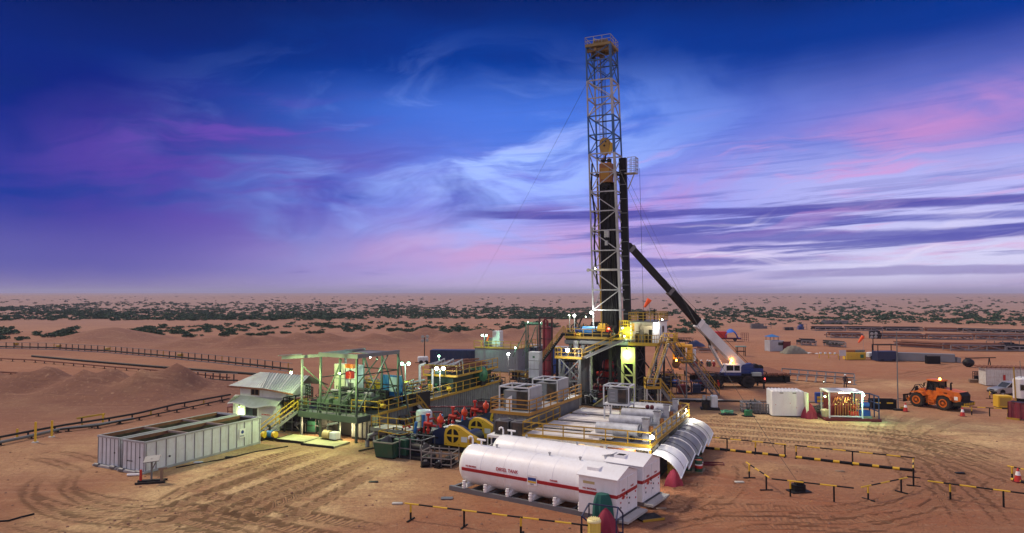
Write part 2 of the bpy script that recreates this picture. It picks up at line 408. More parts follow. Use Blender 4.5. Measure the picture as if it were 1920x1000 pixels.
def part1(name, mb, m, parent=None, label=None, flat=False, wm=False, kind=None):
    """one mesh object; wm: the shape was laid out in world coordinates and is brought into its thing's frame"""
    if wm and parent is not None:
        p = parent; T = Matrix.Identity(4)
        chain = []
        while p is not None: chain.append(p); p = p.parent
        for q in reversed(chain): T = T @ (Matrix.Translation(q.location) @ q.rotation_euler.to_matrix().to_4x4())
        Ti = T.inverted(); mb.v = [tuple(Ti @ Vector(p)) for p in mb.v]
    me = mesh_of(name, mb)
    if m: me.materials.append(m)
    if not flat:
        me.shade_smooth()
        me.set_sharp_from_angle(angle=R(38))
    o = bpy.data.objects.new(name, me); COL.objects.link(o)
    if parent: o.parent = parent
    if label: o['label'] = label
    if kind: o['kind'] = kind
    return o
def tag(o, label, cat, group=None, kind=None):
    if label: o['label'] = label
    if cat: o['category'] = cat
    if group: o['group'] = group
    if kind: o['kind'] = kind
    return o
def solo(name, mb, m, label, cat, loc=None, group=None, wm=True, kind=None, flat=False):
    """a thing that is one mesh; its origin goes to loc"""
    if loc is not None and wm: L0 = Vector(loc); mb.v = [tuple(Vector(p) - L0) for p in mb.v]
    o = part(name, mb, m, flat=flat)
    if loc is not None: o.location = loc
    return tag(o, label, cat, group, kind)
def dup(o, loc=None, rz=None, label=None, parent=None, group=None):
    c = o.copy(); COL.objects.link(c)
    if parent is not None: c.parent = parent
    if loc is not None: c.location = loc
    if rz is not None: c.rotation_euler = (0, 0, rz)
    if label: c['label'] = label
    if group: c['group'] = group
    for ch in list(o.children): dup(ch, parent=c)
    return c
def stairs(t, a, b, w=.9, side=None, rails=True, rmat=None, smat=None, n=None, world=True):
    """straight flight between two points: stringers, treads, handrails as parts of t"""
    a = Vector(a); b = Vector(b); d = b - a; h = Vector((d.x, d.y, 0)).normalized(); q = Vector((-h.y, h.x, 0)) * w / 2
    for sgn in (-1, 1):
        part('stringer', MB().beam(a + q*sgn, b + q*sgn, .07, .24), smat or GREY, t, wm=world)
    st = MB(); n = n or max(3, int(abs(d.z) / .24))
    for i in range(n):
        p = a.lerp(b, (i + .5) / n)
        st.beam(p - q, p + q, .24, .04)
    part('treads', st, GREY, t, wm=world)
    if rails:
        for sgn in (-1, 1):
            m = MB(); U = Vector((0,0,1)); k = max(2, int(d.length / 1.5))
            for i in range(k+1):
                p = a.lerp(b, i/k) + q*sgn; m.beam(p, p + U*1.0, .065)
            m.beam(a + q*sgn + U*1.0, b + q*sgn + U*1.0, .075); m.beam(a + q*sgn + U*.5, b + q*sgn + U*.5, .055)
            part('handrail', m, rmat or YEL, t, wm=world)
def lamp(parent, loc, power, col, r=.12, wm=True):
    l = bpy.data.lights.new('lamp_glow', 'POINT'); l.energy = power * 1.5; l.color = col; l.shadow_soft_size = r
    o = bpy.data.objects.new('lamp_glow', l); COL.objects.link(o)
    if parent is not None:
        o.parent = parent; o.location = Vector(loc) - parent.location if wm else loc
    else: o.location = loc
    return o
def flood(p, label, face=(0,-1,-.3), col='w', power=300, post=None, twin=False, group='floodlights on the rig site', size=.26):
    """a lit floodlight: housing, lens, bracket, its own light; post: z of the foot of its mast"""
    size *= .74; p = Vector(p); t = thing('floodlight', label, 'floodlight', p if post is None else (p.x, p.y, post), 0, group)
    f = Vector(face).normalized()
    c = {'w': (1, .98, .86), 'g': (.42, 1, .62), 'l': (.72, 1, .34), 'y': (1, .82, .42)}[col]
    lens = {'w': L_WHITE, 'g': L_GREEN, 'l': L_LIME, 'y': L_WARM}[col]
    offs = [Vector((-.38, 0, 0)), Vector((.38, 0, 0))] if twin else [Vector((0,0,0))]
    for o in offs:
        h = MB().lathe(p + o - f*.22, [(.09, 0), (size*.8, .06), (size, .2), (size*1.02, .22)], 12, f)
        hh = part('housing', h, DARK, t, wm=True)
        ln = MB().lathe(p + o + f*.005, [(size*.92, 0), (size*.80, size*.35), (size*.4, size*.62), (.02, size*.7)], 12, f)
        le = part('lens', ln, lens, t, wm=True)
        if col in 'gl': part('burner', MB().sphere(p + o + f*size*.62, size*.5, 12), L_CORE, le, wm=True)  # white core inside the coloured halo lens
    br = MB().beam(p + Vector((-.45 if twin else 0, 0, -.1)) - f*.2, p + Vector((.45 if twin else .02, 0, -.12)) - f*.2, .07)
    br.beam(p - f*.2 - Vector((0,0,.3)), p - f*.2, .07)
    part('bracket', br, DARK, t, wm=True)
    if post is not None:
        part('pole', MB().tube(Vector((p.x, p.y, post)) - f*.2 * Vector((1,1,0)).length * 0, p - Vector((0,0,.1)), .06, 8), GREY, t, wm=True)
    lamp(t, p + f*.85, power, c)
    return t
def cyl_x(mb, c, r, L, n=20): return mb.tube((c[0]-L/2, c[1], c[2]), (c[0]+L/2, c[1], c[2]), r, n)
RIG = R(-25)
UX = Vector((math.cos(RIG), math.sin(RIG), 0)); VX = Vector((-math.sin(RIG), math.cos(RIG), 0))
# ------------------------------------------------------------------ desert floor: one sheet to the horizon
def lines(fine0, fine1, step, lo, hi, mid0, mid1, mstep, g=1.09):
    c = list(np.arange(fine0, fine1 + 1e-6, step))
    a = list(np.arange(fine1 + mstep, mid1, mstep)); c += a
    b = list(np.arange(fine0 - mstep, mid0, -mstep)); c = b[::-1] + c
    s = mstep
    while c[-1] < hi: s *= g; c.append(c[-1] + s)
    s = mstep
    while c[0] > lo: s *= g; c.insert(0, c[0] - s)
    return np.array(c)
GXs = lines(-42, 66, .34, -16000, 16000, -130, 140, 1.3, 1.14)
GYs = lines(36, 98, .30, -80, 16000, 24, 235, 1.1, 1.10)
def fbm(x, y, seed, octv=4):
    r = np.random.RandomState(seed); out = np.zeros_like(x); a = 1.; f = 1.
    for _ in range(octv):
        for _ in range(3):
            th = r.uniform(0, 6.28); ph = r.uniform(0, 6.28)
            out += a / 3 * np.sin((x*math.cos(th) + y*math.sin(th)) * f + ph + .6*np.sin((x*math.sin(th*1.7) - y*math.cos(th*1.3)) * f * .63 + ph))
        a *= .5; f *= 2.1
    return out
MOUNDS = []   # x, y, height, rx, ry, sharpness
def mound(px, py, Y, h, rx, ry, sharp=1.3): p = D(px, py, Y); MOUNDS.append((p.x, Y, h, rx, ry, sharp))
for px, h, rx, dy in ((326, 3.6, 2.6, 0), (268, 2.9, 2.1, -1.5), (207, 2.9, 2.3, 0), (150, 2.6, 2.3, -1.5), (97, 2.9, 2.8, 1), (40, 2.4, 2.8, -1), (-30, 2.6, 4, 0), (-100, 2.4, 6, 1), (358, 1.6, 1.8, 2.5), (300, 1.5, 2.4, -3.5), (235, 1.3, 2.2, -3.5), (176, 1.3, 2.6, -4), (120, 1.4, 3, -3)):
    mound(px, 740, 95 + dy, h, rx, 3.0, 1.0)
for px in (320, 250, 180, 110, 40, -40, -120): mound(px, 740, 96.5, 1.3, 7, 6, .9)
mound(385, 730, 99, 1.3, 5, 5); mound(430, 730, 101, .9, 5, 5)
mound(212, 640, 205, 3.6, 11, 12, 1.1); mound(160, 640, 200, 1.6, 12, 10)
for px, Y, h, rx in ((345, 178, 1.5, 8), (400, 182, 1.7, 8), (452, 176, 2.6, 7), (505, 180, 2.0, 8), (556, 186, 2.4, 7), (610, 190, 2.2, 8), (650, 176, 1.3, 9),
                     (700, 188, 2.3, 8), (748, 194, 2.5, 7), (800, 200, 2.9, 8), (852, 196, 2.3, 8), (905, 205, 2.6, 9), (960, 215, 2.2, 9), (1010, 225, 2.6, 12)):
    mound(px, 640, Y, h*1.15, rx*.62, 4.2, 1.0); mound(px+18, 640, Y+5, h*.55, rx*1.1, 7, .9)
mound(1080, 640, 240, 2.4, 18, 12); mound(560, 640, 172, 1.0, 14, 5)
for px, py, h, rx, ry in ((1290, 905, .32, 2.2, 1.2), (1330, 900, .28, 1.6, 1.), (1272, 935, .25, 1.6, 1.), (1360, 915, .2, 1.5, .8), (1390, 872, .28, 3., 1.6), (1470, 882, .38, 3.2, 1.4)):
    p = G(px, py); MOUNDS.append((p.x, p.y, h, rx, ry, 1.2))
gx, gy = np.meshgrid(GXs, GYs)
X = gx.ravel(); Y = gy.ravel()
Zg = np.zeros_like(X)
rough = fbm(X*.55, Y*.55, 3)
for mx, my, h, rx, ry, sh in MOUNDS:
    q = np.sqrt(((X-mx + .35*rough)/rx)**2 + ((Y-my + .3*rough)/ry)**2)
    w = np.clip(1.06 - q*sh*.62 - .06*np.exp(-q*5), 0, 1)
    Zg = np.maximum(Zg, h*w) + .25*np.minimum(Zg, h*w)
Zg += np.where(Zg > .3, rough*.07, 0)
far = np.clip((Y-110)/150, 0, 1)
Zg += far * fbm(X*.02, Y*.02, 8) * .35
Zg += np.clip((Y-900)/3000, 0, 1) * (fbm(X*.0016, Y*.0016, 5) * 2.2)
near = (Y < 130) & (Y > 20) & (np.abs(X) < 120)
Zg += np.where(near, rough * .030 + fbm(X*2.4, Y*2.4, 11, 3)*.012, 0)
# tyre tracks: centre lines in plan, two wheel paths each
TRK_M = np.zeros_like(X); TRK_S = np.zeros_like(X)
def spline(pts, n=14):
    P = [np.array(p[:2]) for p in pts]; P = [2*P[0]-P[1]] + P + [2*P[-1]-P[-2]]; out = []
    for i in range(1, len(P)-2):
        for k in range(n):
            t = k/n
            out.append(.5*((2*P[i]) + (-P[i-1]+P[i+1])*t + (2*P[i-1]-5*P[i]+4*P[i+1]-P[i+2])*t*t + (-P[i-1]+3*P[i]-3*P[i+1]+P[i+2])*t**3))
    out.append(P[-2]); return np.array(out)
def track(pxs, gauge=1.15, w=.30, amt=1., depth=.05, pair=True):
    C = spline([tuple(G(*p)) for p in pxs])
    dd = np.gradient(C, axis=0); dd /= np.linalg.norm(dd, axis=1, keepdims=True) + 1e-9
    nn = np.stack([-dd[:,1], dd[:,0]], 1)
    S = np.concatenate([[0], np.cumsum(np.linalg.norm(np.diff(C, axis=0), axis=1))])
    fade = np.clip(np.minimum(S, S[-1]-S)/4, 0, 1)
    for sg in ((-1, 1) if pair else (0,)):
        Q = C + nn*gauge*sg
        bb = (X > Q[:,0].min()-1) & (X < Q[:,0].max()+1) & (Y > Q[:,1].min()-1) & (Y < Q[:,1].max()+1)
        ix = np.nonzero(bb)[0]
        if not len(ix): continue
        px, py = X[ix], Y[ix]; best = np.full(len(ix), 9.); bs = np.zeros(len(ix)); bf = np.zeros(len(ix))
        for i in range(len(Q)-1):
            a, b = Q[i], Q[i+1]; d = b-a; L2 = d@d + 1e-9
            t = np.clip(((px-a[0])*d[0] + (py-a[1])*d[1])/L2, 0, 1)
            e = np.hypot(px-a[0]-t*d[0], py-a[1]-t*d[1])
            k = e < best; best[k] = e[k]; bs[k] = (S[i] + t*(S[i+1]-S[i]))[k]; bf[k] = (fade[i] + t*(fade[i+1]-fade[i]))[k]
        m = np.clip((w + .22 - best)/.22, 0, 1) * bf * amt
        kk = m > TRK_M[ix]
        TRK_S[ix[kk]] = bs[kk]; TRK_M[ix[kk]] = m[kk]
        berm = np.exp(-((best-w-.22)/.16)**2) * bf * amt
        Zg[ix] += -depth*m + depth*.75*berm
for a in ([(640, 845), (520, 890), (400, 935), (290, 975), (180, 1005)], [(690, 850), (560, 905), (440, 950), (330, 1000)],
          [(560, 850), (470, 885), (380, 918), (330, 945)], [(660, 872), (540, 925), (440, 970), (380, 1005)],
          [(610, 838), (500, 868), (420, 892)], [(700, 872), (600, 925), (500, 975), (440, 1010)]):
    track(a, gauge=1.15, w=.42, amt=1., depth=.07)
track([(310, 930), (420, 948), (560, 978), (700, 1005)], w=.45, depth=.08)
track([(280, 955), (400, 972), (520, 1000)], w=.40)
track([(120, 880), (90, 920), (140, 955), (260, 970), (360, 985), (520, 1000)], amt=.6)
track([(0, 870), (90, 855), (190, 880)], amt=.5)
track([(60, 900), (110, 930), (200, 950), (330, 958)], amt=.5)
track([(20, 960), (120, 985), (240, 1000)], amt=.5)
for dy, am in ((0, .9), (9, .7), (20, .9), (-8, .6), (30, .55)):
    track([(1270, 790+dy), (1400, 797+dy), (1520, 806+dy), (1640, 815+dy), (1760, 835+dy), (1900, 872+dy*1.5)], amt=am, w=.36, depth=.045)
track([(1695, 770), (1668, 790), (1660, 815), (1690, 845), (1740, 880), (1800, 930), (1850, 990)], amt=0.56)
track([(1700, 790), (1690, 815), (1730, 850), (1780, 890), (1850, 960)], amt=0.50)
track([(1800, 780), (1740, 800), (1700, 830), (1710, 870), (1740, 905), (1700, 945), (1560, 965), (1380, 960), (1240, 975), (1180, 1010)], amt=0.50, w=.4, depth=.06)
track([(1920, 820), (1820, 812), (1740, 820), (1690, 850)], amt=0.37)
track([(1900, 850), (1800, 838), (1730, 850)], amt=0.37)
track([(1250, 1005), (1290, 960), (1340, 925), (1365, 890), (1350, 860)], amt=0.50, depth=.08)
track([(1225, 1000), (1260, 955), (1305, 925), (1330, 905)], amt=0.56, depth=.08)
track([(1280, 1000), (1420, 975), (1600, 985), (1780, 1000)], amt=0.37)
track([(1500, 1000), (1640, 972), (1750, 940), (1830, 900), (1860, 860)], amt=0.37)
track([(1420, 740), (1520, 722), (1640, 712), (1760, 690), (1830, 668)], amt=0.31, w=.5)
track([(1430, 690), (1400, 665), (1420, 640), (1500, 632)], amt=0.25, w=.5)
track([(1640, 760), (1600, 730), (1500, 720)], amt=0.25)
# soil kinds, by place; the mauve also takes in shade on the heaps
def blob(px, py, rx, ry, z=0):
    p = G(px, py); return np.exp(-(((X-p.x)/rx)**2 + ((Y-p.y)/ry)**2))
wob = fbm(X*.22, Y*.22, 21); wob2 = fbm(X*.7, Y*.5, 22)
TAN = np.clip(1.25*blob(560, 890, 9, 8) + 1.1*blob(420, 960, 8, 5) + .9*blob(640, 860, 6, 6) + .9*blob(500, 850, 6, 5) + .75*blob(1500, 812, 22, 5.) + .6*blob(1600, 800, 14, 6) + .6*blob(1420, 775, 16, 7) + .7*blob(1760, 830, 12, 8)
              + .5*blob(1850, 820, 12, 6) + .4*blob(1470, 882, 4, 2) + .4*blob(150, 850, 12, 8) + .35*blob(1640, 720, 30, 8) + .35*blob(230, 960, 8, 5), 0, 1)
TAN = np.clip(TAN*1.25 + .28*wob*np.clip(TAN*4, 0, 1) + .12*wob2, 0, 1)
REDS = np.clip(.9*blob(1300, 900, 6, 4) + .8*blob(930, 960, 14, 5) + .7*blob(760, 900, 8, 5) + .8*blob(1380, 830, 14, 2.0) + .7*blob(1400, 970, 14, 4) + .4*blob(1650, 960, 10, 5) + .8*blob(1450, 700, 30, 20) + .5*blob(1560, 650, 60, 40) + .5*blob(120, 940, 8, 6) + .2, 0, 1)
REDS = np.clip(REDS + .2*wob + .1*wob2, 0, 1)
OIL = np.clip(1.1*blob(760, 800, 9, 7) + 1.0*blob(620, 790, 7, 6) + 1.*blob(900, 790, 9, 14) + 1.*blob(1060, 740, 12, 12) + .9*blob(820, 850, 5, 4) + .9*blob(1130, 740, 12, 14) + .5*blob(700, 845, 3, 2) + .5*blob(510, 835, 5, 2.5), 0, 1)
OIL = np.clip(OIL + .25*wob*np.clip(OIL*3, 0, 1), 0, 1)
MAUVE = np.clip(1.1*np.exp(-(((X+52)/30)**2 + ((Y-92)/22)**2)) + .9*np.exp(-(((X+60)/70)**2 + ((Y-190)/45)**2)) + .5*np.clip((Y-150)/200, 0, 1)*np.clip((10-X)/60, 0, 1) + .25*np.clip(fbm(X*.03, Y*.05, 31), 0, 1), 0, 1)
MAUVE = np.clip(MAUVE + .5*np.clip(Zg/2.2, 0, 1), 0, 1)  # heaps darkened with height, in place of shade on their faces
nx, ny = len(GXs), len(GYs)
idx = np.arange(nx*ny).reshape(ny, nx)
quads = np.stack([idx[:-1,:-1], idx[:-1,1:], idx[1:,1:], idx[1:,:-1]], -1).reshape(-1, 4)
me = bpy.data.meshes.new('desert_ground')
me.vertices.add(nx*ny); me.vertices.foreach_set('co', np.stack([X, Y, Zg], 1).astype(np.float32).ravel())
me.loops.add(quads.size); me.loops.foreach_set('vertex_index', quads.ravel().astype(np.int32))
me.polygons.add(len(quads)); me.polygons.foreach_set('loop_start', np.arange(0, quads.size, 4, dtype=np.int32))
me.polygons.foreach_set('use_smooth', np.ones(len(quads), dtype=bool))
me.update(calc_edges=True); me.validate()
for nm, arr in (('soil_tan', TAN), ('soil_red', REDS), ('soil_oil', OIL), ('rut', TRK_M), ('rut_s', TRK_S), ('soil_mauve_shade', MAUVE), ('far_soil_haze', np.clip((Y-170)/420, 0, 1))):
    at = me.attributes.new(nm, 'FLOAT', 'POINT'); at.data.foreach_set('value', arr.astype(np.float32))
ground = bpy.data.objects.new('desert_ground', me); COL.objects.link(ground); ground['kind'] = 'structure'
def ground_z(x, y):
    i = min(max(int(np.searchsorted(GXs, x)), 1), nx-1); j = min(max(int(np.searchsorted(GYs, y)), 1), ny-1)
    return float(Zg[idx[j, i]])
def build_ground_mat():
    M = bpy.data.materials.new('desert sand'); M.use_nodes = True
    N = M.node_tree.nodes; L = M.node_tree.links; b = N['Principled BSDF']
    b.inputs['Roughness'].default_value = .95; b.inputs['Specular IOR Level'].default_value = .15
    tc = N.new('ShaderNodeTexCoord')
    def at(n): a = N.new('ShaderNodeAttribute'); a.attribute_name = n; return a.outputs['Fac']
    def noise(sc, det=8, rough=.65, v=None, sx=None):
        n = N.new('ShaderNodeTexNoise'); n.inputs['Scale'].default_value = sc; n.inputs['Detail'].default_value = det; n.inputs['Roughness'].default_value = rough
        if sx:
            mp = N.new('ShaderNodeMapping'); mp.inputs['Scale'].default_value = sx; mp.inputs['Rotation'].default_value = (0, 0, R(-4)); L.new(tc.outputs['Object'], mp.inputs[0]); L.new(mp.outputs[0], n.inputs[0])
        else: L.new(tc.outputs['Object'], n.inputs[0])
        return n.outputs[0]
    def rng(v, a, b_, c=0., d=1.):
        n = N.new('ShaderNodeMapRange'); L.new(v, n.inputs[0])
        for i, q in enumerate((a, b_, c, d)): n.inputs[i+1].default_value = q
        return n.outputs[0]
    def math_(op, a, c, cl=False):
        n = N.new('ShaderNodeMath'); n.operation = op; n.use_clamp = cl
        for i, v in enumerate((a, c)):
            if isinstance(v, (int, float)): n.inputs[i].default_value = v
            else: L.new(v, n.inputs[i])
        return n.outputs[0]
    def mix(f, a, c, mode='MIX'):
        n = N.new('ShaderNodeMix'); n.data_type = 'RGBA'; n.blend_type = mode
        if isinstance(f, (int, float)): n.inputs[0].default_value = f
        else: L.new(f, n.inputs[0])
        for i, v in ((6, a), (7, c)):
            if isinstance(v, tuple): n.inputs[i].default_value = (*v, 1)
            else: L.new(v, n.inputs[i])
        return n.outputs[2]
    big = noise(.035, 6); mid = noise(.35, 9, .7); fine = noise(3.2, 8, .75)
    stre = noise(1., 6, .7, sx=(.05, .9, 1))
    c = mix(rng(big, .35, .65), (.32, .145, .082), (.47, .245, .142))
    c = mix(math_('MULTIPLY', at('soil_red'), rng(mid, .3, .65)), c, (.36, .125, .060))
    c = mix(at('soil_mauve_shade'), c, (.22, .108, .080))
    c = mix(at('far_soil_haze'), c, (.30, .215, .205))  # far sand paler, with lilac haze painted into its colour
    tn = math_('MULTIPLY', at('soil_tan'), rng(mid, .32, .58, .15, 1.), True)
    c = mix(tn, c, (.74, .52, .27))
    c = mix(math_('MULTIPLY', rng(stre, .52, .72), .5), c, (.33, .165, .095))
    c = mix(math_('MULTIPLY', rng(stre, .46, .30), .35), c, (.58, .36, .22))
    rs = at('rut_s'); rm = at('rut')
    tread = math_('SINE', math_('MULTIPLY', rs, 17.), 0.)
    c = mix(math_('MULTIPLY', rm, rng(mid, .28, .62, .1, .8)), c, (.25, .128, .068))
    c = mix(math_('MULTIPLY', rm, rng(tread, .2, 1., 0, .45)), c, (.44, .25, .14))
    c = mix(math_('MULTIPLY', at('soil_oil'), rng(mid, .25, .55, .5, 1.)), c, (.055, .040, .030))
    spk = noise(7., 4, .8)
    c = mix(rng(spk, .60, .72, 0, .65), c, (.17, .08, .05))
    c = mix(rng(noise(1.1, 7, .75), .56, .74, 0, .5), c, (.24, .105, .06))
    c = mix(rng(fine, .42, .62, 0., .55), c, (.25, .12, .07))
    c = mix(rng(noise(1.6, 9, .78), .55, .68, 0, .45), c, (.66, .44, .27))
    L.new(c, b.inputs['Base Color'])
    hsum = math_('ADD', math_('MULTIPLY', mid, .8), math_('MULTIPLY', fine, .42))
    hsum = math_('ADD', hsum, math_('MULTIPLY', stre, .3))
    hsum = math_('ADD', hsum, math_('MULTIPLY', math_('MULTIPLY', tread, rm), .12))
    bn = N.new('ShaderNodeBump'); bn.inputs['Strength'].default_value = 1.; bn.inputs['Distance'].default_value = .6
    L.new(hsum, bn.inputs['Height']); L.new(bn.outputs[0], b.inputs['Normal'])
    me.materials.append(M)
build_ground_mat()

# ------------------------------------------------------------------ desert scrub
def leaf_mat(name, c1, c2):
    M = bpy.data.materials.new(name); M.use_nodes = True
    N = M.node_tree.nodes; L = M.node_tree.links; b = N['Principled BSDF']; b.inputs['Roughness'].default_value = .8; b.inputs['Specular IOR Level'].default_value = .2
    tc = N.new('ShaderNodeTexCoord'); n = N.new('ShaderNodeTexNoise'); n.inputs['Scale'].default_value = 2.2; n.inputs['Detail'].default_value = 5
    L.new(tc.outputs['Object'], n.inputs[0])
    mr = N.new('ShaderNodeMapRange'); mr.inputs[1].default_value = .35; mr.inputs[2].default_value = .65; L.new(n.outputs[0], mr.inputs[0])
    mx = N.new('ShaderNodeMix'); mx.data_type = 'RGBA'; mx.inputs[6].default_value = (*c1, 1); mx.inputs[7].default_value = (*c2, 1)
    L.new(mr.outputs[0], mx.inputs[0]); L.new(mx.outputs[2], b.inputs['Base Color']); return M
LEAF = leaf_mat('scrub leaf', (.018, .052, .030), (.055, .095, .048))
def shrub_mesh(seed, n=150, ls=1.):
    r = random.Random(seed); mb = MB()
    lobes = [(r.uniform(-.75, .75), r.uniform(-.6, .6), r.uniform(.55, 1.), r.uniform(.35, .6)) for _ in range(6)]
    for _ in range(n):
        lx, ly, lh, lr = r.choice(lobes)
        th = r.uniform(0, 6.28); q = lr * r.random()**.45; ph = r.uniform(0, 1.5)
        x = lx + q*math.cos(th)*math.cos(ph*.8); y = ly + q*math.sin(th)*math.cos(ph*.8); z = max(.03, lh*.62*(q/lr)*math.sin(ph) + .05 + .16*lh)
        s = r.uniform(.07, .17)*ls; a = Vector((r.uniform(-1,1), r.uniform(-1,1), r.uniform(-.4,.9))).normalized(); d, u, w = MB.basis(Vector((0,0,0)), a)
        p = Vector((x, y, z)); mb.add([p - u*s - w*s*.6, p + u*s - w*s*.5, p + u*s*.8 + w*s*.7, p - u*s*.9 + w*s*.6], [(0,1,2,3)])
    for _ in range(7):
        lx, ly, lh, lr = r.choice(lobes); mb.tube((lx*.15, ly*.15, -.05), (lx*.8, ly*.8, lh*.5), .03, 4, .012)
    me = mesh_of('desert_shrub', mb); me.materials.append(LEAF); return me
SHR = [shrub_mesh(40+i) for i in range(7)]
def band(n, xs, f_lo, f_hi, dens=None):
    out = []
    while len(out) < n:
        px = rnd.uniform(*xs); lo, hi = f_lo(px), f_hi(px)
        if hi <= lo: continue
        py = lo + (hi-lo) * rnd.random()
        if dens and rnd.random() > dens(px, py): continue
        out.append((px, py))
    return out
def lerp_tab(tab):
    xs = [t[0] for t in tab]; ys = [t[1] for t in tab]
    return lambda x: float(np.interp(x, xs, ys))
clump = lambda px, py: max(0., .72 + .5*math.sin(px*.021 + py*.13) * math.sin(px*.0093 - py*.21 + 1.3))
bands = []
# the near belt left of the mast, the far belt, the right-hand belts (all in the photograph's pixels, put down on the ground)
near_l = band(330, (150, 1060), lerp_tab([(150, 632), (210, 622), (300, 612), (500, 607), (800, 607), (1060, 606)]), lerp_tab([(150, 634), (240, 634), (320, 634), (520, 630), (700, 622), (900, 628), (1060, 626)]), clump)
near_ll = band(34, (-30, 165), lambda x: 616, lambda x: 640)
near_r = band(34, (1245, 1345), lambda x: 597, lambda x: 626)
far_l = band(3000, (-60, 1110), lerp_tab([(-60, 578), (80, 574), (200, 566), (700, 572), (1100, 578)]), lerp_tab([(-60, 580), (100, 590), (300, 602), (700, 598), (1100, 600)]), clump)
far_ll = band(420, (-60, 700), lambda x: 586, lambda x: 602)
far_r = band(620, (1180, 1980), lerp_tab([(1180, 580), (1400, 576), (1980, 574)]), lerp_tab([(1180, 592), (1400, 596), (1600, 602), (1980, 604)]), clump)
mid_r = band(170, (1300, 1990), lerp_tab([(1300, 594), (1500, 596), (1700, 599), (1990, 603)]), lerp_tab([(1300, 606), (1460, 612), (1560, 612), (1700, 606), (1990, 614)]))
dots = band(330, (-80, 2000), lambda x: 556.5, lambda x: 574)
def place(px, py): p = G(px, py); return p
cand = []
for grp, pts in (('l', near_l), ('ll', near_ll), ('r', near_r), ('fl', far_l), ('fll', far_ll), ('fr', far_r), ('mr', mid_r), ('d', dots)):
    for px, py in pts:
        p = place(px, py)
        s = rnd.uniform(.7, 1.5) * {'l': 1.5, 'll': 2.2, 'r': 2.0, 'fl': 1.65, 'fll': 1.9, 'fr': 1.9, 'mr': 1.4, 'd': 2.6}[grp]
        cand.append((s / p.y, p, s, grp))
cand.sort(key=lambda c: -c[0])
LBL = {'l': ('dark rounded desert shrub in the belt behind the sand heaps', 'shrubs in the belt behind the sand heaps'),
       'll': ('spreading desert shrub on bare sand beyond the cone-shaped sand heap', 'shrubs beyond the cone-shaped sand heap'),
       'r': ('lone low desert shrub on the sand behind the crane boom', 'scattered shrubs behind the crane boom'),
       'mr': ('low desert shrub at the edge of the pale pipe yard', 'shrubs at the edge of the pipe yard')}
LBL_F = ('far desert shrub in the distant scrub belt', 'shrubs of the distant scrub belt')
for k, (_, p, s, grp) in enumerate(cand[:296]):
    o = bpy.data.objects.new('desert_shrub', SHR[k % 7]); COL.objects.link(o)
    o.location = (p.x, p.y, ground_z(p.x, p.y) - .05); o.rotation_euler = (0, 0, rnd.uniform(0, 6.28)); o.scale = (s, s*rnd.uniform(.8, 1.2), s*rnd.uniform(.62, .9))
    lb = LBL.get(grp, LBL_F); tag(o, lb[0], 'shrub', lb[1])
vs = []; fs = []
base = [(np.array([v.co[:] for v in m.vertices]), np.array([list(q.vertices) for q in m.polygons if len(q.vertices) == 4])) for m in [shrub_mesh(90+i, 34, 1.6) for i in range(5)]]
off = 0
for k, (_, p, s, grp) in enumerate(cand[296:]):
    v, f = base[k % 5]; a = rnd.uniform(0, 6.28); ca, sa = math.cos(a), math.sin(a)
    sz = s*rnd.uniform(.6, .85); gz = ground_z(p.x, p.y)
    w = np.stack([p.x + s*(v[:,0]*ca - v[:,1]*sa)*1.0, p.y + s*(v[:,0]*sa + v[:,1]*ca), gz + (v[:,2])*sz], 1)
    # the leaves of these far plants are coarser
    vs.append(w); fs.append(f + off); off += len(v)
vs = np.concatenate(vs); fs = np.concatenate(fs)
fm = bpy.data.meshes.new('distant_scrub'); fm.from_pydata(vs.tolist(), [], fs.tolist()); fm.update(); fm.materials.append(LEAF)
o = bpy.data.objects.new('distant_scrub', fm); COL.objects.link(o); tag(o, 'distant belt of dark desert scrub below the horizon', 'scrub', kind='stuff')

# ------------------------------------------------------------------ haze: even pale air in one closed box
hz = MB().box(-18000, 18000, -120, 17500, -14, 60)
hzm = bpy.data.materials.new('haze'); hzm.use_nodes = True
hn = hzm.node_tree.nodes; hl = hzm.node_tree.links
for n in list(hn):
    if n.type != 'OUTPUT_MATERIAL': hn.remove(n)
pv = hn.new('ShaderNodeVolumePrincipled'); pv.inputs['Color'].default_value = (.70, .70, 1., 1); pv.inputs['Density'].default_value = .00014; pv.inputs['Anisotropy'].default_value = 0.
ho = [n for n in hn if n.type == 'OUTPUT_MATERIAL'][0]; hl.new(pv.outputs[0], ho.inputs['Volume'])
hob = part('haze', hz, hzm, flat=True); hob['kind'] = 'stuff'; hob['label'] = 'thin lilac haze over the desert'
# ------------------------------------------------------------------ lettering helper: flat raised letters standing on a face
def text_mesh(s, size, x, y, z, ux, uz, align='CENTER', depth=.004, bold=.0):
    cu = bpy.data.curves.new('lettering', 'FONT'); cu.body = s; cu.size = size; cu.align_x = align; cu.align_y = 'CENTER'; cu.extrude = depth; cu.offset = bold
    ob = bpy.data.objects.new('lettering', cu); COL.objects.link(ob)
    dg = bpy.context.evaluated_depsgraph_get(); me = bpy.data.meshes.new_from_object(ob.evaluated_get(dg))
    bpy.data.objects.remove(ob); ux = Vector(ux).normalized(); uz = Vector(uz).normalized(); nrm = ux.cross(uz)
    o = Vector((x, y, z)); mb = MB()
    mb.v = [tuple(o + ux*v.co.x + uz*v.co.y + nrm*v.co.z) for v in me.vertices]; mb.f = [tuple(p.vertices) for p in me.polygons]
    bpy.data.meshes.remove(me); return mb

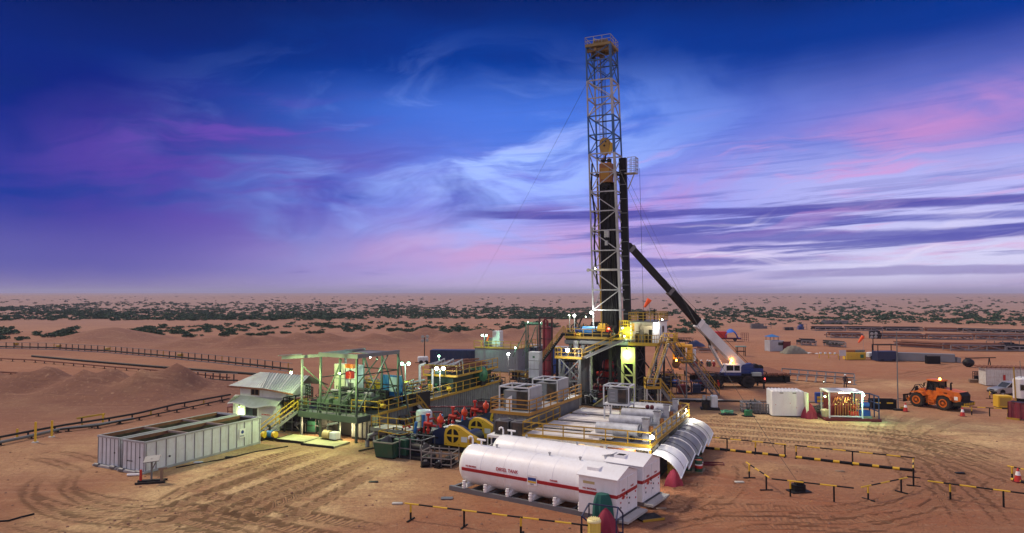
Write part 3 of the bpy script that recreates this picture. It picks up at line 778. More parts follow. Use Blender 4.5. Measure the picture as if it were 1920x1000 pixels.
# ------------------------------------------------------------------ the two white diesel tanks
TA = math.atan2(-6.9, 10.4)
def diesel_tank(loc, label, full=True):
    t = thing('diesel_tank', label, 'storage tank', loc, TA, 'white diesel tanks')
    Lc, r, cy, cz = 9.9, 1.38, 1.5, 1.70          # shell along x, skid under it
    prof = [(.05, 0), (r*.55, .05), (r*.85, .17), (r*.97, .36), (r, .6)]
    for q in (2.1, 4.0, 5.9, 7.8): prof += [(r, q), (r+.012, q+.012), (r+.012, q+.05), (r, q+.062)]
    prof += [(r, Lc)]
    part('shell', MB().lathe((0, cy, cz), prof, 48, (1,0,0)), TANKW, t)
    st = MB()                                      # red stripe following the curve of the shell, wrapped on the house
    def arc(a0, a1, x0, x1, rr, n=4):
        m = MB()
        for k in range(n):
            b0 = a0 + (a1-a0)*k/n; b1 = a0 + (a1-a0)*(k+1)/n
            pt = lambda x, a, q: (x, cy - math.cos(a)*q, cz + math.sin(a)*q)
            m.add([pt(x0,b0,rr), pt(x1,b0,rr), pt(x1,b1,rr), pt(x0,b1,rr), pt(x0,b0,r-.02), pt(x1,b0,r-.02), pt(x1,b1,r-.02), pt(x0,b1,r-.02)],
                  [(0,1,2,3),(7,6,5,4),(0,4,5,1),(2,6,7,3),(1,5,6,2),(3,7,4,0)])
        return m
    st = arc(-.13, .03, .55, Lc, r+.018)
    part('stripe', st, MAROOND if False else mat('stripe red', (.36, .012, .02), .4, dirt=.1), t)
    SR = MATS['stripe red']
    hw0, hw1, hx0, hx1 = -.02, 3.02, 9.9, 12.5
    hs = MB().prismx([(hw0, .3), (hw1, .3), (hw1, 2.62), (1.5, 3.06), (hw0, 2.62)][::1], hx0, hx1)
    part('pump_house', hs, TANKW, t)
    rf = MB()
    rf.add([(hx0-.1, hw0-.14, 2.60),(hx1+.12, hw0-.14, 2.60),(hx1+.12, 1.5, 3.10),(hx0-.1, 1.5, 3.10),(hx0-.1, hw1+.14, 2.60),(hx1+.12, hw1+.14, 2.60),
            (hx0-.1, hw0-.14, 2.64),(hx1+.12, hw0-.14, 2.64),(hx1+.12, 1.5, 3.145),(hx0-.1, 1.5, 3.145),(hx0-.1, hw1+.14, 2.64),(hx1+.12, hw1+.14, 2.64)],
           [(1,0,3,2),(2,3,4,5),(6,7,8,9),(9,8,11,10),(0,1,7,6),(5,4,10,11),(1,2,8,7),(2,5,11,8),(3,0,6,9),(4,3,9,10)])
    part('roof', rf, TANKW, t)
    hb = MB().box(hx0+.35, hx0+1.15, .45, 1.1, 2.8, 3.02); part('roof_hatch', hb, WHITE, t)
    if not full:
        lid = MB(); lid.M = Matrix.Translation((hx0+.2, .55, 3.02)) @ Matrix.Rotation(R(-14), 4, 'Y'); lid.box(-.75, .1, -.1, .55, 0, .04); part('hatch_lid', lid, WHITE, t)
        part('hatch_opening', MB().box(hx0+.5, hx0+1.05, .52, 1.0, 3.02, 3.025), BLACK, t)
    # stripe on the house: near side and end
    part('stripe', MB().box(hx0, hx1+.006, hw0-.008, hw0+.01, 1.47, 1.68).box(hx1-.01, hx1+.008, hw0-.008, hw1, 1.47, 1.68), SR, t)
    dr = part('door', MB().box(hx1-.02, hx1+.03, .25, 1.45, .42, 2.5), WHITE, t)
    part('handle', MB().box(hx1+.03, hx1+.07, 1.3, 1.36, 1.4, 1.6), BLACK, dr)
    d2 = part('door', MB().box(hx1-.02, hx1+.03, 1.53, 2.75, .42, 2.5), WHITE, t)
    part('stripe', MB().box(hx1+.02, hx1+.036, .25, 2.75, 1.47, 1.68), SR, t)
    part('vent_slot', MB().box(hx0+.3, hx0+1.1, hw0-.012, hw0+.01, 2.12, 2.28), mat('louvre', (.50, .42, .2), .6), t)
    for k, (yy, zz) in enumerate(((.4, 1.1), (.4, .8), (1.3, 1.2), (1.7, 1.1), (2.6, 1.3), (1.6, .8), (2.62, .9))):
        part('lock', MB().box(hx1+.02, hx1+.06, yy, yy+.09, zz, zz+.1), DARK if k % 2 else RED, t)
    part('warning_plate', MB().box(hx1+.02, hx1+.045, .72, .98, 1.28, 1.56), RED, t)
    sk = MB()
    for yy in (.15, 2.85): sk.box(-.5, 12.75, yy-.12, yy+.12, .0, .30)
    for xx in np.linspace(-.3, 12.4, 9): sk.box(xx-.1, xx+.1, .27, 2.73, .05, .25)
    part('skid', sk, GREY, t)
    for k in range(6):
        xx = .75 + k*1.83
        part('saddle', MB().prismx([(.3, .3), (2.7, .3), (2.6, .52), (2.2, .62), (.8, .62), (.4, .52)], xx-.12, xx+.12), TANKW, t)
        part('bracket', MB().tube((xx, .14, .30), (xx, .14, .82), .12, 10).tube((xx, .14, .42), (xx, .14, .47), .15, 10).tube((xx, .14, .62), (xx, .14, .67), .15, 10), WHITE, t)
    for xx in (2.6, 6.9, 9.2): part('vent', MB().tube((xx, cy, cz+r-.03), (xx, cy, cz+r+.16), .06, 8).tube((xx, cy, cz+r+.14), (xx, cy, cz+r+.22), .10, 8), LGREY, t)
    # bent vent pipes on the left end
    part('vent_pipe', MB().path([(.45, cy+.05, cz+r-.15), (.45, cy+.05, cz+r+.35), (.40, cy+.05, cz+r+.48), (.25, cy+.05, cz+r+.52), (.1, cy+.05, cz+r+.44), (.08, cy+.05, cz+r+.3)], .07, 8), WHITE, t)
    part('vent_pipe', MB().tube((1.25, cy, cz+r-.1), (1.25, cy, cz+r+.38), .06, 8).tube((.9, cy, cz+r+.38), (1.6, cy, cz+r+.38), .07, 8), WHITE, t)
    part('step', MB().box(hx1+.15, hx1+.75, -.1, 2.9, .12, .26).box(hx1+.2, hx1+.4, .1, .4, 0, .12), CONC, t)
    a = .12
    def on_shell(s, size, x, ang):
        n = Vector((0, -math.cos(ang), math.sin(ang))); p = Vector((x, cy, cz)) + n*(r+.016)
        up = Vector((0, math.sin(ang), math.cos(ang))); return text_mesh(s, size, p.x, p.y, p.z, (1,0,0), up, bold=.006)
    part('lettering', on_shell('DIESEL TANK', .30, 4.35, .22), SR, t)
    part('lettering', on_shell('NO SMOKING', .14, 1.35, .13), SR, t)
    part('lettering', on_shell('DANGER', .14, 8.0, .12), SR, t)
    part('lettering', text_mesh('NO SMOKING', .15, hx0+.75, hw0-.012, 1.82, (1,0,0), (0,0,1), bold=.004), SR, t)
    part('lettering', text_mesh('DIESEL', .17, hx1+.036, .85, 1.82, (0,1,0), (0,0,1), bold=.004), SR, t)
    part('lettering', text_mesh('DANGER', .13, hx1+.036, .85, 1.38, (0,1,0), (0,0,1), bold=.004), SR, t)
    part('lettering', text_mesh('TANK', .17, hx1+.036, 2.15, 1.82, (0,1,0), (0,0,1), bold=.004), SR, t)
    # small emblem plate: white, blue over yellow
    pl = MB().box(6.0, 6.75, cy-r-.03, cy-r-.012, cz-.36, cz+.28)
    p = part('emblem_plate', pl, WHITE, t)
    part('blue_band', MB().box(6.06, 6.69, cy-r-.036, cy-r-.03, cz-.06, cz+.14), BLUE, p)
    part('yellow_band', MB().box(6.06, 6.69, cy-r-.036, cy-r-.03, cz-.2, cz-.08), YELB, p)
    part('caption', text_mesh('DIESEL', .10, 6.375, cy-r-.034, cz-.28, (1,0,0), (0,0,1)), NAVY, p)
    return t
p0 = G(852, 921)
diesel_tank((p0.x, p0.y, 0), 'white diesel tank in front, red stripe, maroon cover standing at its end')
diesel_tank((p0.x+2.15, p0.y+3.25, 0), 'white diesel tank behind the front one, with an open roof hatch', False)

# ------------------------------------------------------------------ generator block: four sheds under one railed roof deck
GO = Vector((.87, 54.95, 0))                       # front left corner
g0 = thing('engine_shed', 'roofed generator shed with yellow roof railing and lit engine bay behind the diesel tanks', 'engine shed', GO, RIG)
W, Dp, RZ = 10.1, 14.6, 2.75
for i in range(4):
    y0 = i*3.65
    rf = MB().box(.1, 6.0, y0+.05, y0+2.75, RZ, RZ+.12).box(.3, 5.6, y0+.4, y0+.46, RZ+.12, RZ+.18).box(.3, 5.6, y0+2.2, y0+2.26, RZ+.12, RZ+.18)
    part('roof_panel', rf, ROOFW, g0)
    part('roof_panel', MB().box(5.1, 6.9, y0+.9, y0+2.5, RZ+.12, RZ+.42), LGREY if i else ROOFW, g0)
    part('gutter', MB().box(.1, 6.0, y0+2.75, y0+3.65, RZ-.25, RZ-.12), DARK, g0)
    part('sooted_roof', MB().box(6.0, W, y0+.03, y0+3.62, RZ-.12, RZ-.02), GREY, g0)
part('wall', MB().corr((.05, Dp), (.05, .0), .2, RZ-.26), WHITE_D, g0)
part('wall', MB().corr((W, Dp), (.3, Dp), .2, RZ-.26), WHITE_D, g0)
for i in range(1, 4): part('wall', MB().box(.3, W-.3, i*3.65-.06, i*3.65+.04, .2, RZ-.26), WHITE_D, g0)
part('base_frame', MB().box(-.1, W+.1, -.05, Dp, 0, .2), DARK, g0)
part('inner_wall', MB().corr((.25, 3.4), (W-.2, 3.4), .2, RZ-.27, .25, .06), WHITE, g0)
po = MB()
for x in (.1, 3.4, 6.6, W-.1): po.box(x-.07, x+.07, .02, .16, .2, RZ-.26)
po.box(0, W, .0, .2, RZ-.26, RZ-.03)
part('front_frame', po, WHITE_D, g0)
part('edge_beam', MB().box(-.05, W+.05, -.06, .0, RZ-.05, RZ+.07).box(W, W+.08, 0, Dp, RZ-.05, RZ+.07).box(-.08, -.02, 0, Dp, RZ-.05, RZ+.07), YEL, g0)
part('railing', MB().rail([(.0, Dp*.55, RZ), (.0, 0, RZ), (W, 0, RZ), (W, Dp, RZ), (W*.55, Dp, RZ)], 1.05, 1.75, .045, 1, True), YEL, g0)
part('walkway', MB().box(W-1.0, W, 0, Dp, RZ+.0, RZ+.05), GREY, g0)
# open side flaps on the right: curved sheets, one after another
for i in range(5):
    y0 = i*2.92 + .05
    def fl(u, v, y0=y0):
        a = u*1.3
        return (W + .12 + 2.0*math.sin(a)/math.sin(1.3), y0 + .12 + v*2.66, 2.42 - 1.25*(1-math.cos(a))/(1-math.cos(1.3)) - .42*(1-v)*(.3+.7*u) + .16*u*v)
    m = MB().grid(fl, 10, 8, (0, 0, -.05))
    aw = part('side_flap', m, WHITE if i in (0,) else (mat('flap lit tone', (.62, .62, .55), .5, dirt=.15) if i == 4 else mat('flap grey', (.21, .22, .235), .5, dirt=.25)), g0)  # last flap coloured paler in place of lamplight on it
    part('flap_edge', MB().path([tuple(Vector(fl(1, k/8)) + Vector((.02,0,-.02))) for k in range(9)], .06, 6), WHITE, aw)
    part('flap_edge', MB().path([tuple(Vector(fl(k/8, 1)) + Vector((0,0,.0))) for k in range(9)], .05, 6), WHITE, aw)
    for v in (.5,): part('flap_rib', MB().path([tuple(Vector(fl(k/8, v)) + Vector((0,0,.015))) for k in range(9)], .02, 5), DARK, aw)
part('radiator', MB().box(W-.25, W-.05, .2, Dp-.2, .25, 2.1), MESH, g0)
part('prop', MB().beam((W, .0, 0), (W, .0, RZ-.2), .14), YEL, g0)
G4 = xf(GO, RIG)
# exhaust silencers and stacks on the deck
SIL_L = ['white exhaust silencer nearest the front railing of the shed roof', 'white exhaust silencer second from the front railing', 'white exhaust silencer third from the front railing', 'white exhaust silencer farthest back, beside the white roof box']
for i in range(4):
    t = thing('exhaust_silencer', SIL_L[i], 'exhaust silencer', G4 @ Vector((7.2, 1.75+i*3.55, RZ)), RIG, 'silencers on the shed roof')
    part('drum', MB().tube((-1.7, 0, .75), (1.6, 0, .75), .48, 20), SILEN, t)
    part('outlet', MB().tube((1.6, 0, .75), (1.9, 0, .75), .3, 14).tube((1.9, 0, .75), (2.2, 0, .75), .24, 14).tube((1.72, 0, .75), (1.80, 0, .75), .42, 14), GALV, t)
    part('stand', MB().box(-1.3, -1.1, -.4, .4, 0, .45).box(1., 1.2, -.4, .4, 0, .45).tube((-.5, .1, 0), (-.5, .1, .4), .12), DARK, t)
    part('elbow', MB().path([(2.2, 0, .75), (2.45, 0, .78), (2.55, 0, .95), (2.55, 0, 1.2)], .16, 10), BROWN, t)
    s = thing('exhaust_stack', ['pale square exhaust stack by the lit front corner of the roof', 'pale square exhaust stack second from the front corner', 'pale square exhaust stack third from the front corner', 'pale square exhaust stack at the back of the shed roof'][i], 'exhaust stack', G4 @ Vector((9.35, 1.75+i*3.55, RZ)), RIG, 'stacks on the shed roof')
    part('duct', MB().box(-.24, .24, -.2, .2, 0, 1.7), SILEN, s); part('rain_cap', MB().box(-.28, .28, -.24, .24, 1.7, 1.76), GREY, s)
# the lit front bay: engine, generator, radiators
t = thing('diesel_engine', 'yellow diesel engine in the lit bay beside the bright corner lamp', 'engine', G4 @ Vector((7.3, 1.5, .2)), RIG)
part('block', MB().rbox(-1.6, 1.5, -.55, .55, .5, 1.45, .08), YELB, t)
part('sump', MB().box(-1.5, 1.4, -.4, .4, .15, .5), ORY, t)
for k in range(6): part('cylinder_head', MB().rbox(-1.45+k*.5, -1.05+k*.5, -.62, .0, 1.45, 1.8, .05), YELB, t)
part('exhaust_manifold', MB().tube((-1.4, -.25, 1.95), (1.4, -.25, 1.95), .12, 10).tube((1.3, -.25, 1.95), (1.3, -.25, 2.3), .14, 10), RUST, t)
part('flywheel', MB().tube((-1.9, 0, .95), (-1.62, 0, .95), .62, 24), YELB, t)
part('air_filter', MB().tube((.2, -.75, 1.6), (1.2, -.75, 1.6), .22, 14), WHITE, t)
part('pipework', MB().path([(-1.4,-.66,.7),(-.6,-.72,.7),(-.4,-.72,1.2),(.6,-.72,1.2),(.9,-.68,.7)], .06).path([(1.5,-.5,1.),(1.8,-.6,1.2),(2.,-.6,1.9)], .09).path([(-1.1,-.62,1.1),(-1.1,-.9,1.0),(.3,-.9,.5)], .05), RUST, t)
part('mounting_skid', MB().box(-2.2, 2.1, -.7, .7, 0, .15), DARK, t)
t = thing('alternator', 'cream alternator coupled to the engine in the lit bay', 'generator', G4 @ Vector((3.9, 1.5, .2)), RIG)
part('housing', MB().tube((-1.0, 0, .95), (1.0, 0, .95), .62, 24), mat('cream paint', (.55, .42, .22), .5), t)
part('terminal_box', MB().rbox(-.5, .6, -.5, .4, 1.5, 2.0, .05), MATS['cream paint'], t)
part('foot', MB().box(-.9, .9, -.55, .55, .0, .4), DARK, t); part('end_bell', MB().tube((-1.3, 0, .95), (-1.0, 0, .95), .45, 20), GREY, t)
part('cable', MB().path([(-.2,-.52,1.8),(-.3,-.7,1.2),(-.2,-.8,.1)], .05).path([(.1,-.52,1.8),(.0,-.74,1.2),(.1,-.8,.1)], .05), BLACK, t)
t = thing('air_compressor', 'blue air compressor with white tank in the lit engine bay', 'compressor', G4 @ Vector((1.6, 1.3, .2)), RIG)
part('receiver', MB().tube((-.8, .2, .5), (.8, .2, .5), .36, 16), WHITE, t); part('pump', MB().rbox(-.5, .0, -.1, .5, .9, 1.5, .05), BLUEB, t)
part('motor', MB().tube((.15, .2, 1.15), (.75, .2, 1.15), .24, 14), BLUE, t); part('belt_guard', MB().tube((-.1, -.25, 1.2), (-.1, -.15, 1.2), .36, 16), BLACK, t)
for q, lb in ((.9, 'cables'), ):
    pass
for xx, pw in ((2.2, 70), (5.0, 80), (8.3, 150)):
    pt = G4 @ Vector((xx, .9, RZ-.35)); t = thing('bay_lamp', 'warm tube lamp under the shed roof, ' + {2.2: 'over the blue compressor', 5.0: 'over the cream alternator', 8.3: 'over the yellow engine'}[xx], 'lamp', pt, RIG, 'lamps in the engine bay')
    part('tube', MB().tube((-.5, 0, 0), (.5, 0, 0), .04, 8), L_WARM, t); part('bracket', MB().box(-.55, .55, -.06, .06, .03, .09), WHITE, t)
    lamp(t, (0, -.05, -.15), pw, (1, .72, .30), .15, wm=False)
flood(D(1222, 820, 50.6), 'dazzling white floodlight on the front corner of the shed roof', (.1, -1, -.25), 'w', 210, size=.24)
flood(D(1285, 768, 64.2), 'small white floodlight on the back corner of the shed roof', (.6, -1, -.3), 'w', 80, size=.15)

# ------------------------------------------------------------------ rooftop air conditioners
def ac_unit(t, w, d, h, frame=True, stand=0., sheet=False):
    z = stand
    if stand:
        s = MB()
        for x in (.1, w-.1):
            for y in (.1, d-.1): s.beam((x, y, 0), (x, y, z), .12)
        s.box(0, w, 0, d, z-.12, z); part('stand', s, WHITE_D, t)
        tr = MB()
        for k in range(9): tr.box(.05+k*w/9, .05+k*w/9+w/16, -.01, .02, z-.22, z-.121)
        part('fringe', tr, DARK, t)
    b = part('cabinet', MB().rbox(.3, w-.3, .3, d-.3, z+.05, z+h*.84, .04), GREY, t)
    part('panel', MB().box(.42, w*.52, .27, .3, z+.15, z+h*.78), mat('ac panel grey', (.20, .22, .24), .5, dirt=.15), b)
    part('coil', MB().box(w*.55, w-.34, .275, .3, z+.12, z+h*.8), MESH, b)
    part('coil', MB().box(w-.3, w-.275, .4, d-.4, z+.12, z+h*.8), MESH, b)
    part('fan', MB().lathe((w/2, d/2, z+h*.84), [(.6,0),(.6,.10),(.54,.12),(.5,.03),(.1,.03)], 24), DARK, b)
    for k in range(3): part('label_plate', MB().box(.6, 1.0, .262, .27, z+.35+k*.28, z+.41+k*.28), LGREY, b)
    if frame:
        f = MB()
        for x in (.05, w-.05):
            for y in (.05, d-.05): f.beam((x, y, z), (x, y, z+h), .1)
        for zz in (z+h,):
            f.beam((0,.05,zz),(w,.05,zz),.11); f.beam((0,d-.05,zz),(w,d-.05,zz),.11); f.beam((.05,0,zz),(.05,d,zz),.11); f.beam((w-.05,0,zz),(w-.05,d,zz),.11)
            f.beam((w/2,0,zz),(w/2,d,zz),.09)
        part('frame', f, WHITE_D, t)
    if sheet: part('cowl', MB().grid(lambda u, v: (.75+.55*math.sin(u*math.pi), .18-.28*math.sin(u*math.pi*.5+.3)*(1), z+.02+v*1.25*(1-.28*(2*u-1)**2)), 8, 6, (0,.03,0)), WHITE, t)
p = G4 @ Vector((3.7, 9.0, RZ+.1))
t = thing('roof_air_conditioner', 'grey air conditioner in a white tube frame, raised on legs above the shed roof', 'air conditioner', p, RIG, 'framed air conditioners')
ac_unit(t, 2.35, 2.0, 1.55, stand=1.35)
t = thing('roof_box', 'flat white steel box with red fittings standing on the back of the shed roof', 'equipment box', G4 @ Vector((6.2, 12.0, RZ)), RIG)
part('body', MB().rbox(-1.3, 1.6, -1.0, 1.3, .05, 1.0, .06), WHITE_D, t)
for k in (0, 1): part('fitting', MB().tube((1.0+k*.4, -1.15, .1), (1.0+k*.4, -1.15, 1.0), .07, 8).sphere((1.0+k*.4, -1.15, 1.1), .2, 10), MAROOND, t)
part('railing', MB().rail([(-1.5, -1.15, 0), (.8, -1.15, 0)], .95, .8, .04), YEL, t)
# control house, left of the sheds, with railed roof carrying two framed units
PH = Vector((1.35, 57.9, 0)); PR = R(-27)
t = thing('power_control_house', 'long grey control house with orange-yellow roof railing left of the sheds', 'control house', PH, PR)
part('body', MB().corr((-3.3, 0), (0, 0), .3, 3.8).corr((0, 0), (0, 11.5), .3, 3.8).corr((0, 11.5), (-3.3, 11.5), .3, 3.8).corr((-3.3, 11.5), (-3.3, 0), .3, 3.8), GREY, t)
part('roof', MB().box(-3.4, .1, -.1, 11.6, 3.8, 3.95), LGREY, t)
part('base_frame', MB().box(-3.35, .05, -.05, 11.55, 0, .3), DARK, t)
part('edge_beam', MB().box(-3.5, .2, -.2, -.12, 3.75, 4.0).box(.12, .2, -.12, 11.7, 3.75, 4.0).box(-3.5, -3.42, -.12, 11.7, 3.75, 4.0), ORY, t)
part('railing', MB().rail([(-3.46, 11.6, 3.95), (-3.46, -.15, 3.95), (.15, -.15, 3.95), (.15, 11.6, 3.95)], 1.05, 1.5, .042, 2), ORY, t)
part('door', MB().box(-2.6, -1.6, -.13, -.1, .4, 2.4), LGREY, t)
P4 = xf(PH, PR)
t = thing('roof_air_conditioner', 'front framed air conditioner with a curved white cowl on the control house', 'air conditioner', P4 @ Vector((-3.1, .6, 3.97)), PR, 'framed air conditioners')
ac_unit(t, 2.9, 2.5, 1.95, sheet=True)
t = thing('roof_air_conditioner', 'rear framed air conditioner with a pale side panel on the control house', 'air conditioner', P4 @ Vector((-2.7, 6.4, 3.97)), PR, 'framed air conditioners')
ac_unit(t, 2.6, 2.5, 1.95); part('side_panel', MB().box(2.62, 2.68, .1, 2.4, .1, 1.95), LGREY, t)
for k in range(1): part('side_panel', MB().box(2.92, 2.98, .1, 2.4, .1, 1.9), LGREY, SC.objects['roof_air_conditioner.001'])
# white shed with two black condensers on top
CB = Vector((-1.95, 56.0, 0))
t = thing('equipment_cabin', 'white open-framed cabin carrying two black condenser boxes', 'equipment cabin', CB, RIG)
part('shell', MB().box(.9, 3.3, .06, 2.0, .2, 2.5), WHITE_D, t)
part('frame', MB().rail([(0, 0, .1), (3.4, 0, .1)], 2.35, .85, .05, 2).rail([(0, 0, .1), (0, 2.1, .1)], 2.35, .7, .05, 2).box(-.05, 3.4, -.05, 2.1, 2.5, 2.58), WHITE, t)
part('floor_frame', MB().box(0, 3.4, 0, 2.1, 0, .2), DARK, t)
part('backing', MB().box(.3, .85, .3, 1.9, .2, 2.4), NAVY, t)
for k, lb in ((0, 'black cube condenser by the yellow pump guard'), (1, 'black cube condenser beside the yellow roof railing')):
    c = thing('condenser', lb, 'condenser', xf(CB, RIG) @ Vector((.45+k*1.4, .45, 2.58)), RIG, 'black condensers')
    part('case', MB().rbox(0, 1.15, 0, 1.15, .05, 1.1, .05), MESH, c)
    part('corner_frame', MB().rail([(0,0,0),(1.15,0,0),(1.15,1.15,0),(0,1.15,0)], 1.08, 3, .035, 0, closed=True), GREY, c)
    part('fan_ring', MB().lathe((.575,.575,1.1), [(.48,0),(.48,.12),(.42,.14),(.40,.04),(.1,.04)], 20), GREY, c)
    part('top_plate', MB().box(-.03, 1.18, -.03, 1.18, 1.08, 1.12), GREY, c)

# ------------------------------------------------------------------ small goods in front
def barrel_mb(c, r=.29, h=.88, n=16):
    return MB().lathe(c, [(r*.97,0),(r,.03),(r,h*.33),(r*1.04,h*.345),(r,h*.36),(r,h*.64),(r*1.04,h*.655),(r,h*.67),(r,h-.02),(r*.96,h),(r*.93,h-.02)], n)
def drum(p, label, body, z0=0., bands=None, group='drums on the pallet', tilt=None):
    t = thing('oil_drum', label, 'drum', (p[0], p[1], z0), rnd.uniform(0, 6), group)
    m = barrel_mb((0,0,0))
    part('shell', m, body, t)
    if bands:
        part('label_band', MB().lathe((0,0,.26), [(.297,0),(.302,.01),(.302,.2),(.297,.21)], 16), bands[0], t)
        part('label_band', MB().lathe((0,0,.47), [(.297,0),(.303,.01),(.303,.09),(.297,.1)], 16), bands[1], t)
    part('lid', MB().lathe((0,0,.85), [(.27,0),(.27,.02),(.05,.025)], 16), bands[2] if bands else body, t)
    return t
pal = G(1302, 884)
t = thing('pallet', 'wooden pallet under the group of green drums', 'pallet', pal, RIG)
part('deck_board', MB().box(-.75,.75,-.75,.75,.1,.14), WOOD, t); part('bearer', MB().box(-.75,.75,-.7,-.6,0,.1).box(-.75,.75,-.05,.05,0,.1).box(-.75,.75,.6,.7,0,.1), WOOD, t)
for k, (dx, dy, lb) in enumerate(((-.42, -.38, 'green drum with red and white bands at the front of the pallet'), (.40, -.38, 'green drum with an orange top at the right of the pallet'), (-.55, .36, 'green drum standing behind the left front one'), (.3, .42, 'green drum under black rags at the back of the pallet'))):
    q = pal + UX*dx + VX*dy; drum(q, lb, DGREEN, .14, (RED, WHITE, ORANGE if k == 1 else DGREEN))
m = MB().grid(lambda u, v: (pal.x + (u-.35)*1.0, pal.y + .2 + (v-.3)*.8, 1.07 + .12*math.sin(u*7)*math.sin(v*6) - .25*(abs(u-.5)**2+abs(v-.5)**2)), 8, 8, (0,0,-.03))
solo('rag_heap', m, BLACK, 'black rags thrown over the drums on the pallet', 'rags', (pal.x, pal.y, 1.0))
q = G(1303, 853); t = thing('oil_drum', 'green drum with white and red stripes lying on its side', 'drum', q, 0)
m = MB(); m.M = Matrix.Translation((-.6, 0, .36)) @ Matrix.Rotation(R(90), 4, 'Y'); bm_ = barrel_mb((0,0,0), .36, 1.2)
part('shell', MB().lathe((-.6,0,.37), [(.33,0),(.36,.03),(.36,.4),(.375,.42),(.36,.44),(.36,1.17),(.33,1.2)], 18, (1,0,0)), DGREEN, t)
part('label_band', MB().lathe((-.28,0,.37), [(.365,0),(.368,.01),(.368,.14),(.365,.15)], 18, (1,0,0)), WHITE, t); part('label_band', MB().lathe((-.1,0,.37), [(.365,0),(.368,.01),(.368,.1),(.365,.11)], 18, (1,0,0)), RED, t)
def cover(loc, label, m, h=1.3, r=.55, lean=(.1, 0), group=None, n=20, name='covered_equipment', cat='cover', top_=None):
    """canvas thrown over a standing object: pleated cone"""
    mb = MB(); vs = []; rings = 9
    r0 = random.Random(int(loc[0]*100)); ph = r0.uniform(0, 6)
    for k in range(rings):
        t = k/(rings-1); rr = r*((1-t**1.7)**.75 if top_ is None else (1-t**3.2)**.55) + .05; z = h*(t if top_ is None else min(t*1.15, 1.0-.10*(1-t)))
        for i in range(n):
            a = 2*math.pi*i/n; pl = 1 + (.16*(1-t))*math.sin(a*5+ph) + .06*math.sin(a*9+ph*2)
            vs.append((rr*pl*math.cos(a) + lean[0]*t, rr*pl*math.sin(a)*.85 + lean[1]*t, z))
    fs = [(k*n+i, k*n+(i+1)%n, k*n+n+(i+1)%n, k*n+n+i) for k in range(rings-1) for i in range(n)] + [tuple(range((rings-1)*n, rings*n))]
    mb.add(vs, fs); mb.v = [tuple(Vector(v)) for v in mb.v]
    o = part(name, mb, m); o.location = loc; return tag(o, label, cat, group)
q = G(1263, 912); cover(q, 'crimson canvas cover draped to a point in front of a yellow drum', MAROON, 1.25, .62, (.05, 0))
def yellow_bin(loc, label, h=1.1, r=.34):
    t = thing('spill_drum', label, 'drum', loc, 0, 'yellow spill drums')
    part('body', MB().lathe((0,0,0), [(r*.86,0),(r*.88,h*.05),(r*.9,h*.78),(r*.98,h*.80)], 20), YELB if False else mat('bin yellow', (.72, .58, .12), .5, dirt=.2), t)
    part('lid', MB().lathe((0,0,h*.8), [(r*1.04,0),(r*1.06,.06),(r*.98,.13),(r*.9,.15),(r*.6,.17),(.02,.17)], 20), mat('bin lid', (.80, .72, .36), .5, dirt=.1), t)
    kn = MB()
    for i in range(7):
        for j in range(7):
            x, y = (i-3)*.1, (j-3)*.1
            if math.hypot(x, y) < r*.9: kn.cbox((x, y, h*.8+.18), .05, .05, .05)
    part('lid_knobs', kn, MATS['bin lid'], t)
    rb = MB()
    for i in range(8):
        a = i*math.pi/4; rb.beam((r*.9*math.cos(a), r*.9*math.sin(a), h*.1), (r*.93*math.cos(a), r*.93*math.sin(a), h*.75), .05)
    part('ribs', rb, MATS['bin yellow'], t); return t
q = G(1255, 896); yellow_bin(q + Vector((.35, .35, 0)), 'yellow spill drum behind the crimson cover, right of the tanks', 1.2, .42)
q = G(1114, 1012); yellow_bin(q, 'yellow spill drum with knobbed lid inside the blue frame', 1.25, .38)
q = G(1130, 1004); cover(q + Vector((.25, .1, 0)), 'large maroon canvas cover at the near end of the front tank', MAROON, 1.5, .62, (-.05, .05))
q = G(1135, 985); cover(q + Vector((-.1, .5, 0)), 'dark teal canvas cover peaked behind the maroon one', CANVG, 1.75, .58, (0, 0), top_=1)
q = G(1120, 1004); t = thing('hose_rack', 'dark blue tube frame standing round the yellow spill drum', 'rack', q, RIG)
f = MB()
for x in (-.75, 1.3):
    f.beam((x, -.55, 0), (x, -.55, 1.15), .07); f.beam((x, .75, 0), (x, .75, 1.2), .07); f.beam((x, -.55, 1.15), (x+.15*(1 if x < 0 else -1), .3, 1.65), .07); f.beam((x+.15*(1 if x < 0 else -1), .3, 1.65), (x, .75, 1.2), .07)
f.beam((-.6, .3, 1.65), (1.15, .3, 1.65), .07); f.beam((-.75, -.55, 1.15), (.5, -.55, .3), .07); f.beam((-.75, .75, .1), (1.3, .75, .1), .07)
part('frame', f, NAVY, t)
q = G(1338, 873); t = thing('drip_tray', 'flat red steel tray lying on the ground beside the drums', 'tray', q, R(-10))
part('tray', MB().box(-.75,.75,-.35,.35,0,.06).box(-.8,-.75,-.4,.4,0,.2).box(.75,.8,-.4,.4,0,.2).box(-.75,.75,-.4,-.35,0,.2).box(-.75,.75,.35,.4,0,.2), MAROOND, t)
q = G(1212, 972); t = thing('drip_tray', 'dark shallow tray with yellow edge at the end of the front tank', 'tray', q, R(20))
part('tray', MB().box(-.6,.9,-.6,.6,0,.08), BLACK, t); part('rim', MB().box(-.6,.9,-.66,-.6,0,.14), YEL, t)
q = G(838, 935); solo('loose_plate', MB().cbox((q.x, q.y, .03), .8, .5, .05), GREY, 'small grey plate lying left of the front tank', 'plate', q)
